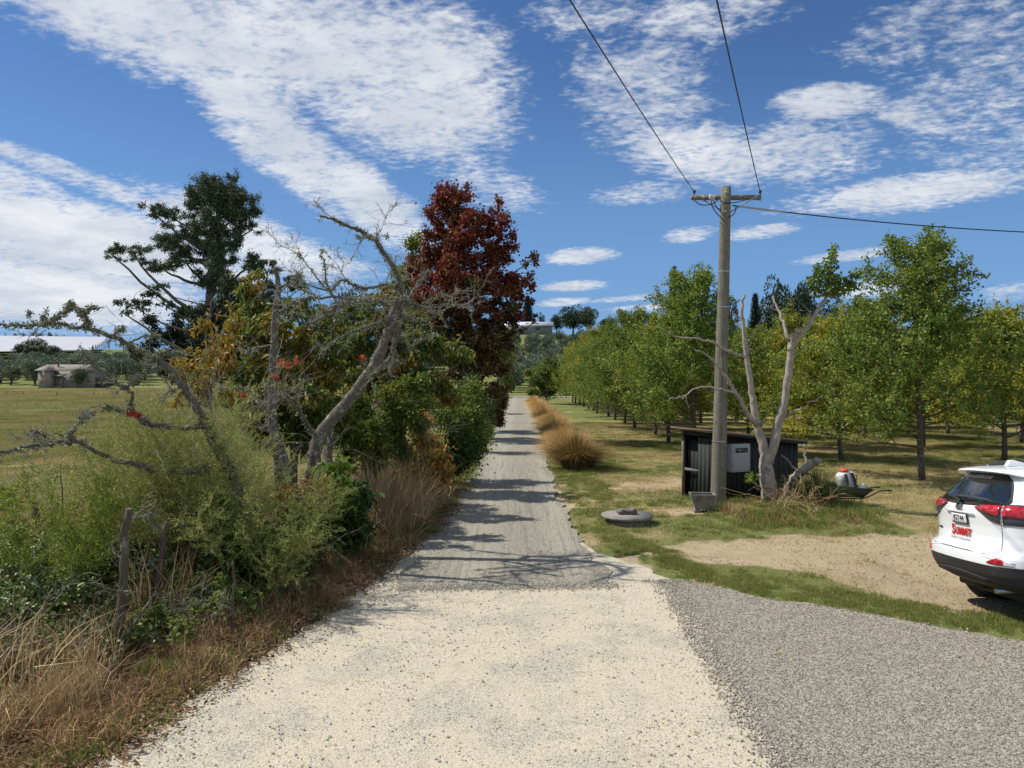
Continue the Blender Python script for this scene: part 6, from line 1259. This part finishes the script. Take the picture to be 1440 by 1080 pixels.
def lathe_z(prof, n=20):
    g = Geo(); V = []
    for r_, z_ in prof: V += [(math.cos(a)*r_, math.sin(a)*r_*0.8, z_) for a in np.arange(n)*2*math.pi/n]
    g.add(V, [(i*n+j, i*n+(j+1) % n, (i+1)*n+(j+1) % n, (i+1)*n+j) for i in range(len(prof)-1) for j in range(n)]); return g
lathe_z([(0.001, 0), (0.085, 0), (0.095, 0.02), (0.095, 0.14), (0.08, 0.18), (0.035, 0.21), (0.03, 0.24), (0.001, 0.24)]).obj('body', MT['plastic'], jug, True); lathe_z([(0.033, 0.225), (0.036, 0.23), (0.036, 0.262), (0.001, 0.265)]).obj('cap', MT['plastic'], jug, True)
g = Geo(); g.tube(bezier(np.array((0.03, -0.02, 0.22)), np.array((0.15, -0.03, 0.24)), np.array((0.09, -0.02, 0.10)), 8), 0.012, 6); g.obj('grip', MT['plastic'], jug, True)
#PART3
# ================================================================== white parked car
CX, CY = 5.12, 8.84
car = empty('parked_car', (CX, CY, 0), 'white estate car parked on the bare earth at the right edge, rear towards the camera', 'car'); car.rotation_euler = (R(-5.0), 0, R(-3))
mP, tP, bP = mat('car_paint'); bP.inputs['Base Color'].default_value = (0.80, 0.81, 0.81, 1); bP.inputs['Roughness'].default_value = 0.28; bP.inputs['Coat Weight'].default_value = 0.6; bP.inputs['Coat Roughness'].default_value = 0.05
tO = tP.node('ShaderNodeTexCoord').outputs['Object']; szn = tP.node('ShaderNodeSeparateXYZ'); tP.l.new(tO, szn.inputs[0])
dn_ = tP.math('MULTIPLY', tP.math('SUBTRACT', 1.0, tP.smooth(szn.outputs[2], 0.4, 1.0)), tP.smooth(tP.noise(tO, 3, 5, 0.65), 0.4, 0.8)); tP.l.new(tP.mix(tP.math('MULTIPLY', dn_, 0.35), (0.80, 0.81, 0.81), (0.50, 0.45, 0.38)), bP.inputs['Base Color'])
MT['paint'] = mP; MT['cladding'] = plain('black_cladding', (0.022, 0.022, 0.024), 0.65, dirt=(0.06, 0.055, 0.045), dirtlo=0.55)
mG, tG, bG = mat('car_glass'); bG.inputs['Base Color'].default_value = (0.012, 0.015, 0.016, 1); bG.inputs['Roughness'].default_value = 0.04; bG.inputs['IOR'].default_value = 1.6; bG.inputs['Specular IOR Level'].default_value = 0.9; MT['glass'] = mG
mL, tL, bL = mat('red_lens'); bL.inputs['Base Color'].default_value = (0.42, 0.012, 0.018, 1); bL.inputs['Roughness'].default_value = 0.12; bL.inputs['Coat Weight'].default_value = 0.5
nv = tL.noise(tL.node('ShaderNodeTexCoord').outputs['Object'], 14, 3); tL.l.new(tL.ramp(nv, [(0.35, (0.26, 0.008, 0.012)), (0.6, (0.55, 0.03, 0.035)), (0.75, (0.75, 0.16, 0.14))]), bL.inputs['Base Color']); MT['lens'] = mL
MT['smoke_lens'] = plain('smoked_lens', (0.055, 0.055, 0.075), 0.12); MT['chrome'] = plain('chrome', (0.7, 0.7, 0.72), 0.18, 1.0); MT['rubber'] = plain('tyre_rubber', (0.018, 0.018, 0.018), 0.85, dirt=(0.08, 0.065, 0.05)); MT['under'] = plain('underbody', (0.03, 0.028, 0.026), 0.8, dirt=(0.12, 0.10, 0.08))
MT['clear_lens'] = plain('clear_lens', (0.55, 0.56, 0.58), 0.15); MT['alloy'] = plain('alloy', (0.45, 0.46, 0.47), 0.35, 0.8)
ZL = np.array([0.34, 0.42, 0.52, 0.62, 0.70, 0.745, 0.78, 0.90, 1.02, 1.12, 1.20, 1.255, 1.275, 1.40, 1.52, 1.58, 1.62, 1.655, 1.675, 1.685])
UR = np.array([0.20, 0.06, 0.01, -0.01, 0.00, 0.03, 0.085, 0.105, 0.10, 0.085, 0.085, 0.115, 0.15, 0.27, 0.37, 0.42, 0.47, 0.60, 0.90, 1.4])
UF = np.array([4.45, 4.55, 4.59, 4.60, 4.60, 4.58, 4.56, 4.48, 4.30, 3.65, 3.42, 3.34, 3.31, 3.10, 2.86, 2.72, 2.60, 2.40, 2.1, 1.8])
WD = np.array([0.84, 0.88, 0.905, 0.915, 0.92, 0.918, 0.913, 0.915, 0.912, 0.90, 0.88, 0.862, 0.85, 0.80, 0.745, 0.715, 0.685, 0.62, 0.48, 0.2])
def at_(arr, z): return np.interp(z, ZL, arr)
def rear_u(s, z):       # s in 0..1 of half width
    rc = np.interp(z, [0.3, 0.75, 1.0, 1.3, 1.7], [0.34, 0.34, 0.34, 0.30, 0.25]); return at_(UR, z)+0.085*s**2+rc*(1-np.sqrt(np.maximum(0, 1-s**7)))
def half_outline(z):
    s = np.sin(np.linspace(0, math.pi/2, 22)); s[-1] = 1; u = rear_u(s, z); v = s*at_(WD, z)
    uf = at_(UF, z); us = np.linspace(u[-1], uf-0.45, 16)[1:-1]; mid = at_(WD, z)*(1-0.012*((us-2.3)/2.3)**2)
    s2 = s[::-1]; u2 = uf-0.16*s2**2-0.30*(1-np.sqrt(np.maximum(0, 1-s2**5))); u2 = np.maximum(u2, us[-1]+0.02)
    return np.concatenate([np.stack([u, v], 1), np.stack([us, mid], 1), np.stack([u2, s2*at_(WD, z)*0.985], 1)])
def surf(a, z, off=0.0):
    """point on the body at signed arc distance a from the rear centre line (negative = camera side), height z"""
    h = half_outline(float(z)); L = np.concatenate([[0], np.cumsum(np.linalg.norm(np.diff(h, axis=0), axis=1))])
    aa = abs(float(a)); u = np.interp(aa, L, h[:, 0]); v = np.interp(aa, L, h[:, 1]); e = 0.01
    du = np.interp(aa+e, L, h[:, 0])-np.interp(max(aa-e, 0), L, h[:, 0]); dv = np.interp(aa+e, L, h[:, 1])-np.interp(max(aa-e, 0), L, h[:, 1]); n = math.hypot(du, dv) or 1
    u -= dv/n*off; v += du/n*off
    return np.array((u, v if a >= 0 else -v, z))
zz2 = np.unique(np.concatenate([ZL, np.linspace(0.34, 1.67, 44)])); rings = [half_outline(z_) for z_ in zz2]; nh = len(rings[0])
V = []
for h, z_ in zip(rings, zz2):
    V.append(np.concatenate([np.stack([h[:, 0], h[:, 1], np.full(nh, z_)], 1), np.stack([h[::-1][1:-1, 0], -h[::-1][1:-1, 1], np.full(nh-2, z_)], 1)]))
nr = len(V[0]); V = np.concatenate(V); K = len(zz2)
Qw = []; Qb = []
for i in range(K-1):
    for j in range(nr):
        (Qb if zz2[i] < 0.598 else Qw).append((i*nr+j, i*nr+(j+1) % nr, (i+1)*nr+(j+1) % nr, (i+1)*nr+j))
T = []; 
g = Geo(); tc_ = np.array([[1.6, 0, 1.69]]); g.add(np.concatenate([V, tc_]), Qw, [((K-1)*nr+j, (K-1)*nr+(j+1) % nr, K*nr) for j in range(nr)]); g.obj('body', MT['paint'], car, True)
g = Geo(); bc_ = np.array([[2.3, 0, 0.34]]); g.add(np.concatenate([V, bc_]), Qb, [((j+1) % nr, j, K*nr) for j in range(nr)]); g.obj('lower_cladding', MT['cladding'], car, True)
def patch(name, a0, a1, zlo, zhi, off, m_, par=car, na=14, nz=5, thick=0.006, smooth=True):
    g = Geo(); As = np.linspace(a0, a1, na); V = []
    for o_ in (off, off-thick-0.004):
        for k in range(nz):
            for a in As:
                t = (a-a0)/(a1-a0); l, h = zlo(t), zhi(t); V.append(surf(a, l+(h-l)*k/(nz-1), o_))
    Q = []; n = na*nz
    for k in range(nz-1):
        for j in range(na-1): Q.append((k*na+j, k*na+j+1, (k+1)*na+j+1, (k+1)*na+j))
    for j in range(na-1): Q += [(j, n+j, n+j+1, j+1), ((nz-1)*na+j, (nz-1)*na+j+1, n+(nz-1)*na+j+1, n+(nz-1)*na+j)]
    for k in range(nz-1): Q += [(k*na, (k+1)*na, n+(k+1)*na, n+k*na), (k*na+na-1, n+k*na+na-1, n+(k+1)*na+na-1, (k+1)*na+na-1)]
    g.add(V, Q); return g.obj(name, MT[m_], par, smooth)
L_ = lambda *p_: (lambda t: float(np.interp(t, np.linspace(0, 1, len(p_)), p_)))
# rear window (wider at the base), black seal first
patch('window_seal', -0.72, 0.72, L_(1.262, 1.235, 1.225, 1.235, 1.262), L_(1.30, 1.50, 1.585, 1.595, 1.6, 1.595, 1.585, 1.50, 1.30), 0.004, 'cladding', na=30)
gl = patch('rear_window', -0.70, 0.70, L_(1.272, 1.247, 1.238, 1.247, 1.272), L_(1.295, 1.49, 1.575, 1.585, 1.59, 1.585, 1.575, 1.49, 1.295), 0.009, 'glass', na=30)
g = Geo(); g.tube(np.array([surf(0.02, 1.225, 0.02), surf(0.05, 1.27, 0.03), surf(0.30, 1.30, 0.03), surf(0.46, 1.305, 0.025)]), [0.018, 0.014, 0.010, 0.007], 7); g.obj('wiper', MT['cladding'], car, True)
# spoiler
sp2 = Geo(); vs3 = np.linspace(-0.66, 0.66, 19); V = []
for v in vs3:
    e_ = abs(v)/0.66; u0 = 0.27+0.10*e_**2+0.10*e_**8; z0 = 1.615-0.025*e_**2-0.03*e_**8
    V += [(u0, v, z0), (u0+0.012, v, z0+0.022), (0.50+0.06*e_**2, v, 1.668-0.03*e_**2-0.012*e_**6), (0.62, v, 1.65-0.03*e_**2), (0.50, v, 1.575-0.03*e_**2), (u0+0.05, v, z0-0.022)]
n6 = 6; Q = [(i*n6+k, i*n6+(k+1) % n6, (i+1)*n6+(k+1) % n6, (i+1)*n6+k) for i in range(18) for k in range(n6)]
T = [(0, k+1, k) for k in range(1, 5)]+[(18*n6, 18*n6+k, 18*n6+k+1) for k in range(1, 5)]; sp2.add(V, Q, T); bevel(sp2.obj('spoiler', MT['paint'], car, True), 0.006)
# tail lights: inner piece on the tailgate, outer piece wrapping the corner
for s_ in (-1, 1):
    tl = patch('tail_light', s_*0.30, s_*0.68, L_(1.215, 1.170, 1.120, 1.070, 1.055), L_(1.222, 1.255, 1.265, 1.270, 1.272), 0.010, 'smoke_lens', na=16)
    patch('lens', s_*0.305, s_*0.675, L_(1.217, 1.193, 1.175, 1.155, 1.140), L_(1.220, 1.246, 1.256, 1.260, 1.262), 0.020, 'lens', tl, na=16)
    t2 = patch('tail_light', s_*0.695, s_*1.36, L_(1.050, 1.050, 1.050, 1.100, 1.125, 1.135, 1.145), L_(1.272, 1.275, 1.270, 1.255, 1.240, 1.210, 1.170), 0.010, 'smoke_lens', na=26)
    patch('lens', s_*0.70, s_*1.35, L_(1.135, 1.140, 1.130, 1.135, 1.140, 1.142, 1.147), L_(1.260, 1.263, 1.258, 1.246, 1.230, 1.202, 1.165), 0.020, 'lens', t2, na=26)
    patch('chrome_edge', s_*0.695, s_*0.72, L_(1.060), L_(1.265), 0.022, 'chrome', t2, na=3)
    rf2 = patch('reflector', s_*0.60, s_*0.86, L_(0.645, 0.635, 0.638), L_(0.655, 0.715, 0.65), 0.012, 'lens', na=10); patch('reflector_end', s_*0.80, s_*0.90, L_(0.638, 0.64), L_(0.69, 0.645), 0.014, 'clear_lens', rf2, na=6)
    # panel gaps
    patch('panel_gap', s_*0.683, s_*0.690, L_(0.79), L_(1.055), 0.0015, 'cladding', na=3, nz=10, thick=0.001)
    patch('rail_gap', s_*0.56, s_*0.688, L_(0.725, 0.79), L_(0.731, 0.796), 0.0015, 'cladding', na=8, thick=0.001)
patch('panel_gap', -0.56, 0.56, L_(0.725, 0.725), L_(0.731, 0.731), 0.0015, 'cladding', na=24, thick=0.001)
patch('bumper_lip', -0.90, 0.90, L_(0.66, 0.735, 0.735, 0.66), L_(0.67, 0.752, 0.752, 0.67), 0.006, 'paint', na=30)
patch('tailgate_brow', -0.30, 0.30, L_(1.135, 1.135), L_(1.155, 1.155), 0.030, 'paint', na=12)
patch('skid_plate', -0.55, 0.55, L_(0.42, 0.38, 0.38, 0.42), L_(0.46, 0.50, 0.50, 0.46), 0.012, 'under', na=14)
# badge, plate
def ringpts(a0, z0, ra, rz, n=28): return np.array([surf(a0+math.cos(t)*ra, z0+math.sin(t)*rz, 0.012) for t in np.linspace(0, 2*math.pi, n)])
g = Geo(); g.tube(ringpts(0.0, 1.20, 0.062, 0.043), 0.006, 6, False); g.tube(ringpts(0.0, 1.20, 0.022, 0.040), 0.0045, 6, False); g.tube(ringpts(0.0, 1.213, 0.042, 0.018), 0.0045, 6, False); g.obj('badge', MT['smoke_lens'], car, True)
pl = patch('number_plate', -0.165, 0.165, L_(1.005, 1.005), L_(1.128, 1.128), 0.022, 'cladding', na=8)
MT['plate'] = plain('plate_white', (0.78, 0.79, 0.78), 0.4, var=0.03)
patch('plate_face', -0.153, 0.153, L_(1.017, 1.017), L_(1.116, 1.116), 0.027, 'plate', pl, na=8)
def text_on(name, s_, size, a0, z0, m_, par, off=0.012, sx=1.0, shear=0.0, bold=0.0, align='CENTER', glassy=False):
    cu = bpy.data.curves.new(name, 'FONT'); cu.body = s_; cu.size = size; cu.align_x = align; cu.align_y = 'CENTER'; cu.shear = shear; cu.offset = bold; cu.space_character = 1.06; cu.extrude = 0.0008; cu.resolution_u = 3
    tmp = bpy.data.objects.new(name+'_tmp', cu); me = bpy.data.meshes.new_from_object(tmp); bpy.data.objects.remove(tmp); me.materials.clear()
    co = np.zeros(len(me.vertices)*3, np.float32); me.vertices.foreach_get('co', co); co = co.reshape(-1, 3)
    out_ = np.array([surf(a0-c[0]*sx, z0+c[1], off+c[2]) for c in co], np.float32); me.vertices.foreach_set('co', out_.ravel()); me.update(); return link(name, me, m_, par)
MT['ink'] = plain('ink_black', (0.02, 0.02, 0.02), 0.5); MT['redink'] = plain('ink_red', (0.48, 0.02, 0.015), 0.4); MT['greyink'] = plain('ink_grey', (0.36, 0.36, 0.37), 0.5); MT['whiteink'] = plain('ink_white', (0.8, 0.8, 0.8), 0.5)
text_on('plate_lettering', 'JGT44', 0.092, 0.0, 1.066, MT['ink'], pl, 0.0300, 0.88, 0, 0.0015)
text_on('sign_lettering', 'S', 0.165, 0.185, 0.92, MT['redink'], car, 0.011, 0.9, 0, 0.005); text_on('sign_lettering', 'UMMIT', 0.115, -0.035, 0.91, MT['redink'], car, 0.011, 0.92, 0, 0.005)
text_on('small_lettering', 'PROPERTY MANAGEMENT', 0.034, 0.02, 0.835, MT['greyink'], car, 0.011, 1.0)
text_on('window_lettering', 'www.summit.co.nz', 0.068, 0.12, 1.545, MT['whiteink'], gl, 0.012, 1.0, 0.3, 0.001)
patch('model_badge', 0.50, 0.60, L_(0.90), L_(0.925), 0.008, 'smoke_lens', na=4)
# fin, rails
g = Geo(); g.prism([(0.62, 1.665), (0.66, 1.735), (0.70, 1.74), (0.92, 1.68), (0.93, 1.665)], 'y', -0.032, 0.032); bevel(g.obj('antenna_fin', MT['paint'], car), 0.01, 3)
for s_ in (-1, 1):
    g = Geo(); g.tube(np.array([(0.72, s_*0.60, 1.64), (0.80, s_*0.60, 1.675), (1.0, s_*0.60, 1.69), (1.8, s_*0.60, 1.70), (2.4, s_*0.60, 1.69), (2.6, s_*0.60, 1.67)]), 0.020, 8); g.obj('roof_rail', MT['smoke_lens'], car, True)
    # side windows, door gaps, handles, mirror, head light
    patch('side_window', s_*1.55, s_*2.25, L_(1.20, 1.18), L_(1.42, 1.55, 1.56), 0.006, 'glass', na=12); patch('side_window', s_*2.30, s_*3.15, L_(1.18, 1.16), L_(1.56, 1.56), 0.006, 'glass', na=12); patch('side_window', s_*3.20, s_*4.05, L_(1.16, 1.14), L_(1.56, 1.55, 1.45, 1.2), 0.006, 'glass', na=14)
    for a in (2.275, 3.175): patch('door_gap', s_*a, s_*(a+0.006), L_(0.62), L_(1.15), 0.0015, 'cladding', na=3, nz=8, thick=0.001)
    for a in (2.35, 3.25): patch('door_handle', s_*a, s_*(a+0.20), L_(1.02), L_(1.055), 0.03, 'paint', na=6)
    g = Geo(); g.box((2.95, s_*0.99, 1.18), (0.12, 0.20, 0.15)); bevel(g.obj('mirror', MT['paint'], car), 0.03, 3)
    patch('head_light', s_*4.75, s_*5.25, L_(0.82, 0.80), L_(0.93, 0.92), 0.008, 'clear_lens', na=12)
for u in (0.97, 3.63):
    for s_ in (-1, 1):
        arch = Geo(); V, Q = lathe_x([(-0.012, 0.30), (-0.012, 0.43), (0.012, 0.43), (0.012, 0.30)], 36, (u, s_*0.925, 0.36)); arch.add(V, Q); arch.obj('wheel_arch', MT['cladding'], car)
        wf = Geo(); V, Q = lathe_x([(-0.11, 0.22), (-0.118, 0.30), (-0.112, 0.345), (-0.085, 0.36), (0.085, 0.36), (0.112, 0.345), (0.118, 0.30), (0.11, 0.22), (-0.11, 0.22)], 44, (u, s_*0.83, 0.36)); wf.add(V, Q); wo_ = wf.obj('wheel', MT['rubber'], car, True)
        rm = Geo(); V, Q = lathe_x([(0.10*s_, 0.225), (0.118*s_, 0.215), (0.09*s_, 0.19), (0.07*s_, 0.05), (0.09*s_, 0.02)], 30, (u, s_*0.83, 0.36)); rm.add(V, Q)
        for k in range(5): a = k*1.2566; rm.tube(np.array([(u+0.04*math.cos(a), s_*0.935, 0.36+0.04*math.sin(a)), (u+0.21*math.cos(a), s_*0.945, 0.36+0.21*math.sin(a))]), [0.03, 0.022], 6)
        rm.obj('rim', MT['alloy'], wo_, True)
g = Geo(); g.box((2.3, 0, 0.30), (3.8, 1.35, 0.16)); g.box((0.55, 0.25, 0.33), (0.5, 0.5, 0.14)); g.obj('underbody', MT['under'], car)
g = Geo(); g.tube(np.array([(0.16, -0.52, 0.33), (0.40, -0.52, 0.34), (0.9, -0.45, 0.34)]), 0.03, 12); g.obj('exhaust_pipe', MT['alloy'], car, True)
g = Geo(); g.tube(np.array([(0.97, -0.75, 0.34), (0.97, 0.75, 0.34)]), 0.05, 8); g.tube(np.array([(0.5, -0.62, 0.36), (1.3, -0.5, 0.32)]), 0.035, 8); g.obj('rear_axle', MT['under'], car, True)
